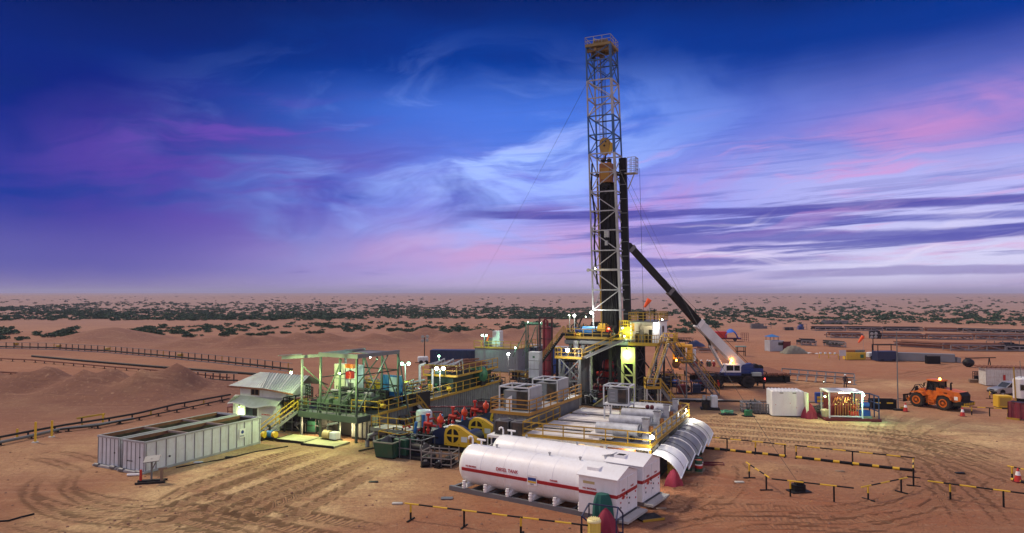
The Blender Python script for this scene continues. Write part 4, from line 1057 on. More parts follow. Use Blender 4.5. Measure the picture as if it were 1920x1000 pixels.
# ------------------------------------------------------------------ the drilling rig
MC = Vector((13.2, 92.0, 0)); R4 = xf(MC, RIG); FZ = 8.2
rig = thing('drilling_rig', 'tall steel drilling rig with blue and white lattice mast on a dark substructure', 'drilling rig', MC, RIG)
def P(u, v, z): return Vector((u, v, z))
part('drill_floor', MB().box(-4.6, 3.6, -5.0, 5.0, FZ-.9, FZ).box(-8.1, -4.6, 2.3, 4.8, FZ-.3, FZ), DARK, rig)
part('floor_beam', MB().box(-4.7, 3.7, -5.08, -5.0, FZ-.8, FZ-.35).box(-4.78, -4.7, -5, 5, FZ-.8, FZ-.35), GREY, rig)
part('floor_edge', MB().box(-4.7, 3.7, -5.12, -5.02, FZ-.12, FZ+.1).box(-4.8, -4.6, -5, 5, FZ-.12, FZ+.1), YEL, rig)
# substructure: two box towers each side, braced
def lattice(mb, a0, a1, b0, b1, n, w=.12):       # two posts a0-a1, b0-b1 with X bracing in n bays
    a0, a1, b0, b1 = map(Vector, (a0, a1, b0, b1))
    for k in range(n):
        p, q = a0.lerp(a1, k/n), a0.lerp(a1, (k+1)/n); r, s = b0.lerp(b1, k/n), b0.lerp(b1, (k+1)/n)
        mb.beam(p, s, w); mb.beam(r, q, w); mb.beam(q, s, w)
for (u, v, m_) in ((-4.2, -4.6, GREY), (-2.4, -4.6, GREY), (-4.2, 4.4, DARK), (-2.0, 4.4, DARK), (1.2, -4.6, DARK), (2.3, -4.4, DARK), (3.2, 4.4, DARK), (1.0, 4.4, DARK), (-4.2, 0, DARK), (3.2, 0, DARK)):
    part('substructure_leg', MB().beam(P(u, v, .4), P(u*.98, v, FZ-.9), .34), m_, rig)
for (a, b, m_) in (((-4.2, -4.6), (-2.4, -4.6), GREY), ((1.2, -4.6), (2.3, -4.4), DARK), ((-4.2, 4.4), (-2, 4.4), DARK), ((-4.2, -4.6), (-4.2, 0), GREY), ((-4.2, 0), (-4.2, 4.4), DARK), ((3.2, 0), (3.2, 4.4), DARK)):
    m = MB(); lattice(m, (*a, .4), (*a, FZ-.9), (*b, .4), (*b, FZ-.9), 3); part('substructure_brace', m, m_, rig)
part('raising_strut', MB().beam(P(-5.6, -5.4, .5), P(-4.3, -5.0, 6.6), .36), GREY, rig)
part('base_box', MB().box(-5, -1.6, -5.2, 5.2, 0, .5).box(.8, 4, -5.2, 5.2, 0, .5).box(-1.6, .8, 3, 3.5, 0, .5), DARK, rig)
# pale green raised A-leg panel, lit by a lamp
fr = MB().box(2.75, 3.05, -5.2, -4.9, .6, 7.2).box(4.25, 4.5, -5.2, -4.9, .6, 7.2).box(3.05, 4.25, -5.2, -4.95, 5.2, 7.2).box(3.05, 4.25, -5.2, -4.95, .6, .9)
for k in range(3):
    z = .9 + k*1.43; fr.beam((3.0, -5.05, z+1.43), (4.3, -5.05, z), .16); fr.beam((3.0, -5.05, z), (4.3, -5.05, z), .16)
part('raised_leg_frame', fr, mat('pale green paint', (.46, .50, .20), .5, dirt=.3, dcol=(.16, .14, .08)), rig)
# mast: four legs, bays between levels, slight lean and taper
lv = [FZ] + [D(1145, py, 92).z for py in (581, 544, 507, 471, 434, 398, 362.5, 327, 292, 257, 222, 189, 156, 118.6, 92)]
ZT = lv[-1]
Ri = rot(-RIG)
def mp(su, sv, z):
    t = (z - FZ)/(ZT - FZ); hw = 1.86 - .22*t
    lean = Ri @ Vector((-1.15*t, 0, 0)); return P(su*hw + lean.x, sv*hw + lean.y, z)
def mcol(k):  # bay index from the bottom
    return STEELB if k in (9, 10, 13, 14) else MASTW
for k in range(len(lv)-1):
    z0, z1 = lv[k], lv[k+1]; mm = mcol(k)
    legs = MB(); br = MB(); bw = .24 if k < 9 else .2
    if k in (0, 9, 11, 13):
        ze = lv[{0: 9, 9: 11, 11: 13, 13: 15}[k]]
        for su, sv in ((-1,-1),(1,-1),(1,1),(-1,1)):
            part('mast_leg', MB().beam(mp(su, sv, z0), mp(su, sv, ze), (.30 if (su, sv) == (1, -1) else .18)), mm, rig)
    for (a, b) in (((-1,-1),(1,-1)), ((1,-1),(1,1)), ((-1,1),(1,1)), ((-1,-1),(-1,1))):
        br.beam(mp(*a, z1), mp(*b, z1), .15)
        if k == 0: continue
        if mm is STEELB and k in (13, 14, 9):
            br.beam(mp(*a, z0), mp(*b, z1), .10)
            if k != 9: br.beam(mp(*b, z0), mp(*a, z1), .10)
        elif (k + (a[0] > 0)) % 2: br.beam(mp(*a, z0), mp(*b, z1), .115)
        else: br.beam(mp(*b, z0), mp(*a, z1), .115)
    part('mast_brace', br, mm, rig)
# derrick lines, ladder, hoses inside the mast
ln = MB()
for du, dv in ((-.3, -.1), (-.18, -.1), (.0, -.1), (.15, .1), (.35, .1)):
    ln.beam(mp(0, 0, 34.6) + P(du*.6, dv, 0), mp(0, 0, ZT) + P(du, dv, 0), .05)
part('drilling_line', ln, DARK, rig)
lad = MB()
for s_ in (-.2, .2): lad.beam(mp(-.55, .9, FZ) + P(s_, 0, 0), mp(-.55, .9, ZT) + P(s_, 0, 0), .07)
for k in range(76): z = FZ + .5*k; lad.beam(mp(-.55, .9, z) + P(-.2, 0, 0), mp(-.55, .9, z) + P(.2, 0, 0), .05)
part('ladder', lad, LGREY, rig)
part('service_loop', MB().path([mp(-.8,-.9,31), mp(-.95,-.8,28), mp(-.7,-.85,24), mp(-.85,-.8,20), mp(-.7,-.8,15)], .12).path([mp(.5,-.8,26), mp(.2,-.8,21), mp(.35,-.8,16), mp(.7,-.8,10)], .10).path([mp(.1,-.9,22.5), mp(.15,-.95,19), mp(.45,-.9,12), mp(.8,-.9,8.6)], .09), BLACK, rig)
part('stand_pipe', MB().tube(mp(-.92,.6,FZ), mp(-.92,.6,29), .11, 8), YEL, rig)
part('bracket', MB().beam(mp(-1.25,-1.05,16.9), mp(1.0,-1.05,16.9), .26).sphere(mp(-1.28,-1.05,16.9), .25, 8), MASTW, rig)
part('hydraulic_box', MB().cbox(mp(.2,-1.0,21.6), .6, .4, .9).cbox(mp(.15,-1.0,20.4), .35, .35, .6), LGREY, rig)
# crown block
cz = ZT
cr = MB().box(-2.0, 1.75, -2.0, 1.95, 0, .5).box(-1.7, 1.5, -.5, .4, .5, 1.0); cr.M = None
def at_top(mb):
    o = mp(0, 0, ZT); mb.v = [tuple(Vector(p) + o) for p in mb.v]; return mb
c1 = part('crown_platform', at_top(MB().box(-1.75, 1.75, -1.75, 1.75, .05, .18).box(-1.75, 1.75, -1.8, -1.65, -.12, .26).box(1.66, 1.8, -1.65, 1.75, -.12, .26).box(-1.8, -1.66, -1.65, 1.75, -.12, .26)), mat('crown tan', (.24, .17, .06), .6, dirt=.5, dcol=(.10,.07,.05)), rig)
part('beams', at_top(MB().box(-1.7, 1.7, -1.4, -1.15, -.7, -.3).box(-1.7, 1.7, .5, .8, -.7, -.3).box(-.5, -.2, -1.8, 1.8, -.75, -.36)), mat('crown brown', (.20, .13, .045), .6), c1)
sh = MB()
for k in range(5): sh.lathe((-1.0+k*.42, -.2, .55), [(.62,0),(.66,.03),(.52,.10),(.66,.17),(.62,.2)], 16, (1,0,.0))
part('sheave', at_top(sh), mat('crown brown', (.20, .13, .045), .6), c1)
part('railing', at_top(MB().rail([(-1.75,-1.75,.2),(1.75,-1.75,.2),(1.75,1.75,.2),(-1.75,1.75,.2)], 1.0, 1.1, .03, 1, closed=True)), mat('weathered rail', (.40, .36, .24), .6), c1)
part('jib', at_top(MB().beam((-1.2,.4,.2), (-1.2,.4,1.7), .1).beam((-1.2,.4,1.7), (-.3,.2,1.3), .08)), LGREY, c1)
part('hanging_sheave', at_top(MB().sphere((-.9,-1.0,-1.3), .3, 10).sphere((-.5,-1.2,-1.8), .22, 8).beam((-.9,-1,-.4), (-.9,-1,-1.3), .08).beam((-.5,-1.2,-.4), (-.5,-1.2,-1.8), .08)), DARK, c1)
# tall black panel with the climber's basket at its top
pn = R4.inverted() @ D(1174.5, 500, 91.4)
tz = D(1170, 296, 91.4).z
wl = part('wind_panel', MB().beam(P(pn.x+.15, pn.y, FZ+.3), P(pn.x-.45, pn.y+.1, tz), .95, .55), BLACK, rig)
fl_ = MB()
for k in range(12):
    z = FZ + 1 + k*1.9; t = (z-FZ)/(tz-FZ); x = pn.x + .15 - .6*t
    fl_.box(x-.50, x+.50, pn.y-.30, pn.y-.27, z, z+.08)
part('panel_band', fl_, GREY, wl)
bx = pn.x + .75; bz = D(1170, 326, 91.4).z
bk = part('racking_board', MB().box(bx-.7, bx+.75, pn.y-.8, pn.y+.6, bz-.1, bz), LGREY, rig)
part('basket_rail', MB().rail([(bx-.35,pn.y-.8,bz),(bx+.75,pn.y-.8,bz),(bx+.75,pn.y+.6,bz),(bx-.35,pn.y+.6,bz)], 2.0, .5, .035, 3), MASTW, bk)
part('strut', MB().beam((bx+.5, pn.y-.2, bz), (bx-.4, pn.y-.2, bz-2.1), .12), MASTW, bk)
part('finger_board', MB().beam(mp(-.8,-.2,bz), P(pn.x, pn.y, bz), .2).beam(mp(-.8,.4,bz), P(pn.x, pn.y+.5, bz), .2).beam(mp(.95,-.9,bz), P(pn.x, pn.y-.2, bz), .16), DARK, rig)
part('cable_tray', MB().box(-2.4, -1.1, -5.75, -5.35, 1.5, 6.4), DARK, rig, label='grey upright tray of hanging cables below the floor')
ct = MB()
for k in range(9): ct.path([(-2.35+k*.155, -5.85, .8), (-2.35+k*.155, -5.88, 5.8), (-2.25+k*.155, -5.8, 6.5), (-1.9+k*.16, -5.5, 6.9), (-1.5+k*.15, -5.1, 7.2)], .06, 5)
part('cable', ct, mat('cable grey', (.10,.105,.115), .7, dirt=.3), rig)
part('tray_side', MB().box(-2.56, -2.44, -6.0, -5.3, .6, 6.6).box(-1.06, -.94, -6.0, -5.3, .6, 6.6), LGREY, rig)
# railing round the floor
part('floor_railing', MB().rail([(-4.65, 2.2, FZ), (-4.65, -5.0, FZ), (1.4, -5.0, FZ)], 1.1, 1.2, .045, 1, True).rail([(-8.1, 4.8, FZ), (-4.6, 4.8, FZ)], 1.1, 1.2, .045), YEL, rig)
part('shade_sheet', MB().corr((-4.1, 4.6), (3.2, 4.6), 1.2, FZ-.9, .4, .06), DARK, rig)  # dark sheet added across the back for the gloom under the floor
part('rear_windwall', MB().box(-4.5, 1.5, 4.9, 5.0, FZ, FZ+1.6), DARK, rig)
# lower landing in front with ramped stair up to the floor
ld = thing('rig_landing', 'railed yellow landing with cable trays in front of the rig, below the floor', 'landing', R4 @ Vector((-4.8, -7.4, 0)), RIG)
LZ = 5.9
part('deck', MB().box(-.3, 3.2, 0, 1.9, LZ-.15, LZ), GREY, ld); part('edge', MB().box(-.35, 3.2, -.08, 0, LZ-.2, LZ+.08).box(-.43, -.35, 0, 1.9, LZ-.2, LZ+.08), YEL, ld)
part('railing', MB().rail([(-.35, 1.9, LZ), (-.35, 0, LZ), (3.2, 0, LZ)], 1.1, .9, .045, 1), YEL, ld)
part('leg', MB().beam((.2,.2,0), (.2,.2,LZ-.15), .2), GREY, ld); part('leg', MB().beam((2.9,.2,0), (2.9,.2,LZ-.15), .2), GREY, ld)
part('leg', MB().beam((.2,1.7,0), (.2,1.7,LZ-.15), .2), GREY, ld); part('leg', MB().beam((2.9,1.7,0), (2.9,1.7,LZ-.15), .2), GREY, ld)
b = MB(); lattice(b, (.2,.2,.1), (.2,.2,LZ-.2), (2.9,.2,.1), (2.9,.2,LZ-.2), 2, .12); part('brace', b, GREY, ld)
part('control_box', MB().rbox(1.4, 2.0, 1.9, 2.3, LZ+.9, LZ+1.9, .05), LGREY, ld)
part('pipe_bundle', MB().tube((-.2,1.95,LZ-.4),(3.3,1.95,LZ-.4),.12).tube((-.2,2.2,LZ-.7),(3.3,2.2,LZ-.7),.14), DARK, ld)
st = thing('ramp_stair', 'yellow-railed stair rising from the landing to the drill floor', 'stair', R4 @ Vector((-1.6, -6.6, LZ)), RIG)
stairs(st, R4 @ Vector((-1.6, -6.6, LZ)), R4 @ Vector((3.4, -6.3, FZ)), 1.0)
part('soffit', MB().beam(Vector((0,0,-.2)), Vector((5.0,.3,FZ-LZ-.2)), .9, .12), LGREY, st)
part('outer_landing', MB().box(4.9, 6.2, -.5, 1.4, FZ-LZ-.12, FZ-LZ), GREY, st)
# long left stair and the two stairs at the right
st = thing('rig_stair', 'steep dark stair descending to the mud tanks left of the rig', 'stair', R4 @ Vector((-8.1, 3.6, FZ)), 0)
stairs(st, R4 @ Vector((-8.1, 3.6, FZ)), G(1004, 694, 3.0), 1.1, smat=DARK)
DH = Vector((3.75, -4.5, 0)); DZ = 7.75
top = R4 @ Vector((7.9, -1.2, DZ)); mid_ = D(1281, 677, 91.0); mid2 = mid_ + Vector((.9, 0, 0)); bot = G(1343, 741); bot.z = 0
st = thing('rig_stair', 'long yellow-railed stair running down to the ground at the right of the rig', 'stair', (top.x, top.y, 0), 0)
stairs(st, top, mid_, 1.0, smat=GREY); stairs(st, mid2, bot, 1.0, smat=GREY)
part('landing', MB().box(mid_.x-.2, mid2.x+.2, mid_.y-.6, mid_.y+.6, mid_.z-.12, mid_.z), YEL, st, wm=True)
part('landing_rail', MB().rail([(mid_.x-.1, mid_.y-.55, mid_.z), (mid2.x+.1, mid_.y-.55, mid_.z)], 1.0, .5, .045), YEL, st, wm=True)
part('landing_leg', MB().beam((mid_.x+.4, mid_.y, 0), (mid_.x+.4, mid_.y, mid_.z-.1), .16).beam((mid_.x+.4, mid_.y+.3, 0), (mid_.x-2.2, mid_.y+.3, mid_.z+.6), .12), GREY, st, wm=True)
top = R4 @ Vector((8.0, -4.1, DZ)); l2 = G(1221, 726, 3.0); l3 = l2 + Vector((.9, 0, 0)); bt = G(1277, 777)
st = thing('rig_stair', 'zigzag yellow stair with square mid landing in front of the driller cabin', 'stair', (top.x, top.y, 0), 0)
stairs(st, top, l2 + Vector((0,.4,0)), .95, smat=GREY)
part('landing', MB().box(l2.x-.75, l3.x+.1, l2.y-.9, l2.y+.6, 2.88, 3.0), YEL, st, wm=True)
part('landing_rail', MB().rail([(l2.x-.7, l2.y+.55, 3), (l2.x-.7, l2.y-.85, 3), (l3.x+.05, l2.y-.85, 3)], 1.05, .7, .05, 1, True), YEL, st, wm=True)
lg = MB()
for x in (l2.x-.65, l3.x): 
    for y in (l2.y-.8, l2.y+.5): lg.beam((x, y, 0), (x, y, 2.9), .14)
lg.beam((l2.x-.65, l2.y-.8, 2.5), (l3.x, l2.y-.8, .5), .09).beam((l2.x-.65, l2.y-.8, .3), (l3.x, l2.y-.8, .3), .09)
part('landing_leg', lg, LGREY, st, wm=True)
stairs(st, l3 + Vector((.1,-.2,0)), Vector((bt.x, bt.y, 0)), .95, smat=GREY)
# driller's cabin
dh = thing('driller_cabin', 'white driller cabin with open lit front and a railed roof, right of the mast', 'cabin', R4 @ DH, RIG)
cw, cd, chh = 3.4, 5.2, 2.55
part('floor', MB().box(-.1, cw+.1, -.7, cd+.1, DZ-.35, DZ), DARK, dh)
part('floor_edge', MB().box(-.1, cw+.12, -.78, -.7, DZ-.3, DZ+.08).box(cw+.1, cw+.18, -.7, cd, DZ-.3, DZ+.08), YEL, dh)
part('side_wall', MB().box(cw-.08, cw, .9, cd, DZ, DZ+chh), WHITE, dh); part('side_wall', MB().box(0, .08, 0, cd, DZ, DZ+chh), WHITE_D, dh)
part('front_panel', MB().add([(cw-.55,0,DZ),(cw,.9,DZ),(cw,.9,DZ+chh),(cw-.55,0,DZ+chh),(cw-.62,.05,DZ),(cw-.08,.95,DZ),(cw-.08,.95,DZ+chh),(cw-.62,.05,DZ+chh)], [(0,1,2,3),(7,6,5,4),(1,0,4,5),(3,2,6,7),(0,3,7,4),(2,1,5,6)]), WHITE, dh)
part('back_wall', MB().box(.08, cw-.08, cd-.08, cd, DZ, DZ+chh), WHITE_D, dh)
part('front_frame', MB().beam((.06,.02,DZ),(.06,.02,DZ+chh),.14).beam((cw-.6,.02,DZ),(cw-.6,.02,DZ+chh),.12).beam((0,.02,DZ+chh-.08),(cw-.6,.02,DZ+chh-.08),.14), WHITE, dh)
w_ = part('window', MB().box(cw, cw+.03, 2.3, 3.5, DZ+1.15, DZ+2.05), LGREY, dh); part('pane', MB().box(cw+.03, cw+.045, 2.4, 3.4, DZ+1.23, DZ+1.97), GLASS, w_)
part('side_door', MB().box(cw, cw+.03, 1.2, 1.9, DZ+.1, DZ+2.1), mat('door blue grey', (.20,.24,.34), .5), dh)
part('roof', MB().box(-.15, cw+.15, -.35, cd+.15, DZ+chh, DZ+chh+.12), GREY, dh)
part('roof_railing', MB().rail([(-.1,-.3,DZ+chh+.12),(cw+.1,-.3,DZ+chh+.12),(cw+.1,cd+.1,DZ+chh+.12),(-.1,cd+.1,DZ+chh+.12)], 1.05, .9, .045, 2, closed=True), YEL, dh)
part('front_railing', MB().rail([(-.05,-.65,DZ),(cw-.2,-.65,DZ),(cw+.1,.3,DZ)], 1.0, .42, .04, 1), YEL, dh)
part('roof_vent', MB().rbox(.7, 1.5, 1.2, 2.0, DZ+chh+.12, DZ+chh+1.3, .1).tube((2.3,3,DZ+chh),(2.3,3,DZ+chh+1.6),.08), DARK, dh)
part('balcony', MB().box(cw+.1, cw+1.5, 2.6, 4.6, DZ-.1, DZ), YEL, dh); part('balcony_rail', MB().rail([(cw+.1,2.6,DZ),(cw+1.45,2.6,DZ),(cw+1.45,4.6,DZ)], 1.1, .7, .05, 1), YELB, dh)
for k in range(4): part('console', MB().rbox(.4+k*.55, .8+k*.55, .8+.2*(k%2), 1.4, DZ, DZ+1.1+.5*(k%2), .05), [DARK, GREY, BLACK, DARK][k], dh)
part('locker', MB().box(.3, 2.6, 3.6, 4.4, DZ, DZ+1.9), LGREY, dh)
part('support', MB().beam((.3,.2,FZ-8.2+.4),(.3,.2,DZ-.35),.26).beam((3.0,.2,.4),(3.2,.2,DZ-.35),.22).beam((3.0,4.6,.4),(3.2,4.6,DZ-.35),.22).beam((3,.2,3.8),(.3,.2,DZ-.5),.14), DARK, dh)
D4 = R4 @ Matrix.Translation(DH)
for k, (u, v, lb) in enumerate(((1.1, .8, 'warm lamp under the roof at the front of the driller cabin'), (2.0, 3., 'warm lamp deep inside the driller cabin'))):
    t = thing('cabin_lamp', lb, 'lamp', D4 @ Vector((u, v, DZ+chh-.1)), RIG, 'lamps in the driller cabin')
    part('tube', MB().tube((-.4,0,0),(.4,0,0),.05,8), L_WARM, t); part('bracket', MB().box(-.45,.45,-.06,.06,.03,.08), WHITE, t); lamp(t, (0,0,-.2), 60, (1,.8,.45), .15, wm=False)
flood(D4 @ Vector((cw+.45, .6, DZ+chh+.35)), 'floodlight shining down the white side of the driller cabin', (-.5,-.6,-.7), 'w', 90, size=.14)
# windsock on the cabin roof
def windsock(p, label, d, L=1.3, pole=1.6, r=.3):
    t = thing('windsock', label, 'windsock', p, 0, 'orange windsocks'); d = Vector(d).normalized()
    part('pole', MB().tube((0,0,0),(0,0,pole),.035,8), LGREY, t)
    part('sleeve', MB().lathe((0,0,pole), [(r,0),(r*1.05,.04),(r*.92,L*.3),(r*.72,L*.6),(r*.42,L),(r*.3,L)], 14, d), ORF, t)
windsock(D4 @ Vector((1.9, 2.2, DZ+chh+.1)), 'orange-red windsock on the driller cabin roof', (-.55, 0, -.85), 1.2, 2.7, .3)
# drawworks and floor machinery
dw = thing('drawworks', 'blue and yellow drawworks on the front of the drill floor', 'drawworks', R4 @ Vector((-1.6, -3.7, FZ)), RIG)
part('motor', MB().tube((-1.1,0,.85),(.9,0,.85),.55,18), BLUEB, dw); part('motor', MB().tube((-1.0,1.1,.8),(.8,1.1,.8),.5,18), BLUEB, dw)
part('brake_guard', MB().lathe((1.0,0,.95),[(.7,0),(.85,.08),(.85,1.1),(.7,1.2)],20,(1,0,0)), YELB, dw)
part('drum', MB().tube((2.2,.6,.9),(3.2,.6,.9),.6,18), DARK, dw); part('skid', MB().box(-1.5,3.4,-.7,1.8,0,.25), DARK, dw)
part('control_cabinet', MB().rbox(1.7,3.0,-.75,-.3,.2,1.0,.05), MAROON if False else RED, dw)
part('small_motor', MB().tube((-2.8,-.3,.4),(-2.1,-.3,.4),.28,12), YELB, dw); part('small_motor', MB().tube((-1.7,-.75,.35),(-1.1,-.75,.35),.25,12), YELB, dw)
part('pipework', MB().path([(-2.9,.3,.1),(-2.8,.3,1.4),(-2.2,.5,1.9),(-1.6,.6,1.2)],.1).path([(-2.4,0,.1),(-2.4,0,1.),(-1.4,-.2,1.3)],.08), DARK, dw)
part('blue_bin', MB().box(-2.3,-1.5,-.1,.7,.3,1.2), BLUE, dw)
t = thing('mud_hose', 'black hose arching onto the left end of the drill floor', 'hose', R4 @ Vector((-3.6,-2,FZ)), RIG)
part('hose', MB().path([(-.8,0,0),(-.9,0,1.2),(-.6,0,2.3),(.1,0,3.0),(1.0,0,3.3),(1.8,.2,3.4)],.16,8).path([(-.3,.4,0),(-.4,.4,1.4),(0,.4,2.4),(.9,.4,2.9)],.13,8), BLACK, t)
part('red_valve', MB().sphere((-.8,0,.6),.35,10).sphere((-.2,.4,.9),.3,10).tube((-1.1,0,.6),(-.4,0,.6),.12), MAROOND, t)
t = thing('driller_desk', 'bright yellow control stand beside the mast foot', 'control stand', R4 @ Vector((2.4,-4.6,FZ)), RIG)
part('cage', MB().rail([(0,0,.9),(1.6,0,.9),(1.6,.9,.9),(0,.9,.9)], 1.3, .55, .055, 2, closed=True).rail([(0,0,0),(1.6,0,0)],.9,.8,.06,1), YELB, t); part('panel', MB().rbox(.2,1.4,.2,.8,.0,1.5,.05), YELB, t)
part('pole', MB().tube((.1,.1,0),(.1,.1,2.6),.1,8), LGREY, t)
# travelling block, top drive, standing pipe
tb = thing('travelling_block', 'ochre travelling block hanging high in the mast', 'travelling block', R4 @ mp(0,0,33.4), RIG)
prof = [(-.0,-1.2),(.55,-.7),(.72,0),(.66,.7),(.35,1.15),(-.35,1.15),(-.66,.7),(-.72,0),(-.55,-.7)]
part('body', MB().prism(prof, -.35, .35), mat('block ochre', (.40,.24,.05), .5, dirt=.35, dcol=(.12,.08,.04)), tb)
part('sheave_guard', MB().prism([(.62,-1.1),(1.0,-.4),(1.05,.4),(.8,.55),(.7,-.2),(.5,-.8)], -.3,.3), YELB, tb)
part('hook', MB().beam((0,0,-1.2),(0,0,-1.9),.2).beam((-.3,0,-1.9),(.3,0,-1.9),.2), DARK, tb)
part('bolt', MB().tube((0,-.40,.1),(0,-.35,.1),.14,10).tube((.2,-.40,.6),(.2,-.35,.6),.1,8).tube((-.2,-.40,.6),(-.2,-.35,.6),.1,8), DARK, tb)
td = thing('top_drive', 'brown top drive below the travelling block', 'top drive', R4 @ mp(0,0,28.6), RIG)
part('housing', MB().rbox(-.85,.85,-.6,.6,.0,2.6,.15), BROWN, td)
part('motor', MB().tube((-.45,-.1,2.4),(-.45,-.1,3.1),.3,12).tube((.45,-.1,2.4),(.45,-.1,3.1),.3,12), DARK, td)
part('bail', MB().beam((-.95,0,1.2),(-.35,0,3.4),.14).beam((.95,0,1.2),(.35,0,3.4),.14), ORY, td); part('panel', MB().box(-.6,.6,-.66,-.6,.4,1.9), ORY, td)
part('quill', MB().tube((0,0,-1.5),(0,0,0),.2,10).box(-.5,.5,-.4,.4,-.6,-.1), DARK, td)
PIPE = MB(); L = 20.4; PIPE.tube((0,0,0),(0,0,L),.085,6)
for k in range(3): PIPE.tube((0,0,.2+k*6.7),(0,0,.8+k*6.7),.12,6)
pipe_me = mesh_of('drill_pipe_stand', PIPE); pipe_me.materials.append(mat('dark drill pipe', (.010,.009,.010), .5, .3, dirt=.4, dcol=(.03,.022,.02)))
for i in range(11):
    for j in range(4):
        if rnd.random() < .06: continue
        o = bpy.data.objects.new('drill_pipe_stand', pipe_me); COL.objects.link(o)
        b = mp(0,0,FZ) + P(-1.22 + i*.22 + rnd.uniform(-.03,.03), .2 + j*.26, .05); tp = mp(0,0,FZ+L) + P(-.95 + i*.18, .15 + j*.22, 0)
        o.location = R4 @ b; d = (R4.to_3x3() @ (tp - b)).normalized(); o.rotation_euler = d.to_track_quat('Z', 'Y').to_euler()
        tag(o, 'dark drill pipe stand racked upright inside the mast', 'drill pipe', 'pipe stands racked in the mast')
# blowout preventer and gear under the floor
bp = thing('blowout_preventer', 'red blowout preventer stack under the drill floor', 'blowout preventer', R4 @ Vector((-.3,-.8,0)), RIG)
part('annular', MB().lathe((0,0,3.9),[(.5,0),(.75,.15),(.8,.7),(.6,1.1),(.3,1.3)],18), RED, bp)
for k in range(3): r_ = part('ram', MB().rbox(-1.0,1.0,-.45,.45,1.0+k*.95,1.7+k*.95,.08), RED if k != 1 else MAROOND, bp); part('bonnet', MB().tube((1.0,0,1.35+k*.95),(1.5,0,1.35+k*.95),.3,12).tube((-1.5,0,1.35+k*.95),(-1.0,0,1.35+k*.95),.3,12), RED, r_)
part('spool', MB().tube((0,0,0),(0,0,5.2),.35,14), DARK, bp); part('choke_line', MB().path([(.4,-.3,1.2),(1.2,-1.5,1.2),(1.4,-3.6,1.1)],.12,8), LGREY, bp)
part('hose', MB().path([(-.6,-.4,3.4),(-.9,-1.6,2.8),(-.5,-2.4,1.2),(-.2,-3,.4)],.08).path([(.6,-.4,3.0),(.9,-1.9,3.2),(.6,-2.8,1.6)],.08), LGREY, bp)
for k in range(7):
    u, v = [(-3.4,-6.4),(-.6,-6.6),(.6,-5.9),(1.9,-6.4),(-3.2,-2.8),(2.4,-6.9),(-.2,-4.6)][k]
    lb = ['dark oily pump set below the rig landing', 'dark equipment skid in front of the cable tray', 'dark winch below the drill floor', 'dark hose reel near the pale green frame', 'dark tank in the shade of the substructure', 'black toolbox left of the zigzag stair', 'dark pipe spool under the drill floor'][k]
    t = thing('rig_equipment', lb, 'equipment', R4 @ Vector((u,v,0)), RIG + rnd.uniform(-.3,.3), 'dark gear around the rig foot')
    part('skid', MB().box(-.8,.8,-.5,.5,0,.2), DARK, t)
    part('body', MB().rbox(-.6,.3,-.35,.35,.2,.9+.3*(k%3),.08), [DARK, BLACK, MAROOND, GREY, DARK, BLACK, DARK][k], t)
    part('motor', MB().tube((.3,0,.6),(.85,0,.6),.26,12), [GREY, BLUE, DARK, RED, DARK, YEL, GREY][k], t)
    part('pipework', MB().path([(-.7,-.3,.3),(-.7,-.5,1.2),(.2,-.5,1.4),(.7,-.4,.9)],.06), LGREY if k % 2 else DARK, t)
# hanging hoses and cables under the floor
cb = MB(); 
for k in range(34):
    u0, v0 = rnd.uniform(-4,3), rnd.uniform(-5.1,-3); u1, v1 = u0 + rnd.uniform(-2,2), v0 + rnd.uniform(-1.5,.3); z1 = rnd.uniform(.2,4)
    cb.path([(u0,v0,FZ-.8),(u0*.7+u1*.3,v0*.7+v1*.3-.2,FZ*.5+z1*.5-1.),(u1,v1,z1)], .055, 5)
o = solo('hanging_hose', cb, DARK, 'tangle of dark hoses hanging beneath the drill floor', 'hoses', None, wm=False); o.location = MC; o.rotation_euler = (0,0,RIG)
t = thing('fall_arrest_ramp', 'grey slanting chute plate below the pale green frame', 'chute', R4 @ Vector((1.6,-7.6,0)), RIG)
part('plate', MB().prism([(-1.6,.1),(2.2,.1),(2.2,1.9),(.4,1.5),(-1.6,.35)],-.1,.1), GREY, t); part('hose', MB().path([(-1.6,-.2,.2),(0,-.3,1.4),(2.2,-.2,2.2)],.12), mat('hose olive', (.16,.15,.05), .7), t)
t = thing('white_chute', 'short white slanted plate standing behind the raised air conditioner', 'plate', D(1143, 740, 78) * Vector((1,1,0)), R(-20))
part('plate', MB().beam((-.25,0,.2),(.35,0,3.6),.7,.12), WHITE, t); part('foot', MB().box(-.6,.3,-.3,.3,0,.2), DARK, t)
# floodlights of the rig
flood(D(1064, 657, 85.6), 'brightest white floodlight, on the left end of the lower landing', (-.1,-1,-.2), 'w', 380, size=.34)
flood(R4 @ Vector((-2.0,-2.4,FZ+3.1)), 'white floodlight inside the foot of the mast', (-.1,-1,-.2), 'w', 220, size=.28)
flood(D(1077, 592, 89.5), 'white floodlight on a pole at the left edge of the drill floor', (0,-1,-.1), 'w', 160, post=FZ, size=.24)
flood(D(1068, 591, 89.8), 'tilted floodlight beside the pole lamp at the left edge of the drill floor', (-.9,-.3,-.2), 'l', 40, post=FZ, size=.18)
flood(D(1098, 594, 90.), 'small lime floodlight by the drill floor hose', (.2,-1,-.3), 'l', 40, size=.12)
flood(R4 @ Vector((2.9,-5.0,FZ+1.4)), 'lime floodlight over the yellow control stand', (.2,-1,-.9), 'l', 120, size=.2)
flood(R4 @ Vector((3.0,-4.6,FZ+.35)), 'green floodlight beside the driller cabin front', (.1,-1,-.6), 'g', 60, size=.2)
flood(D(1116, 504, 89.9), 'small warm lamp on the left side of the mast, half way up its lower half', (0,-1,0), 'y', 30, size=.12)
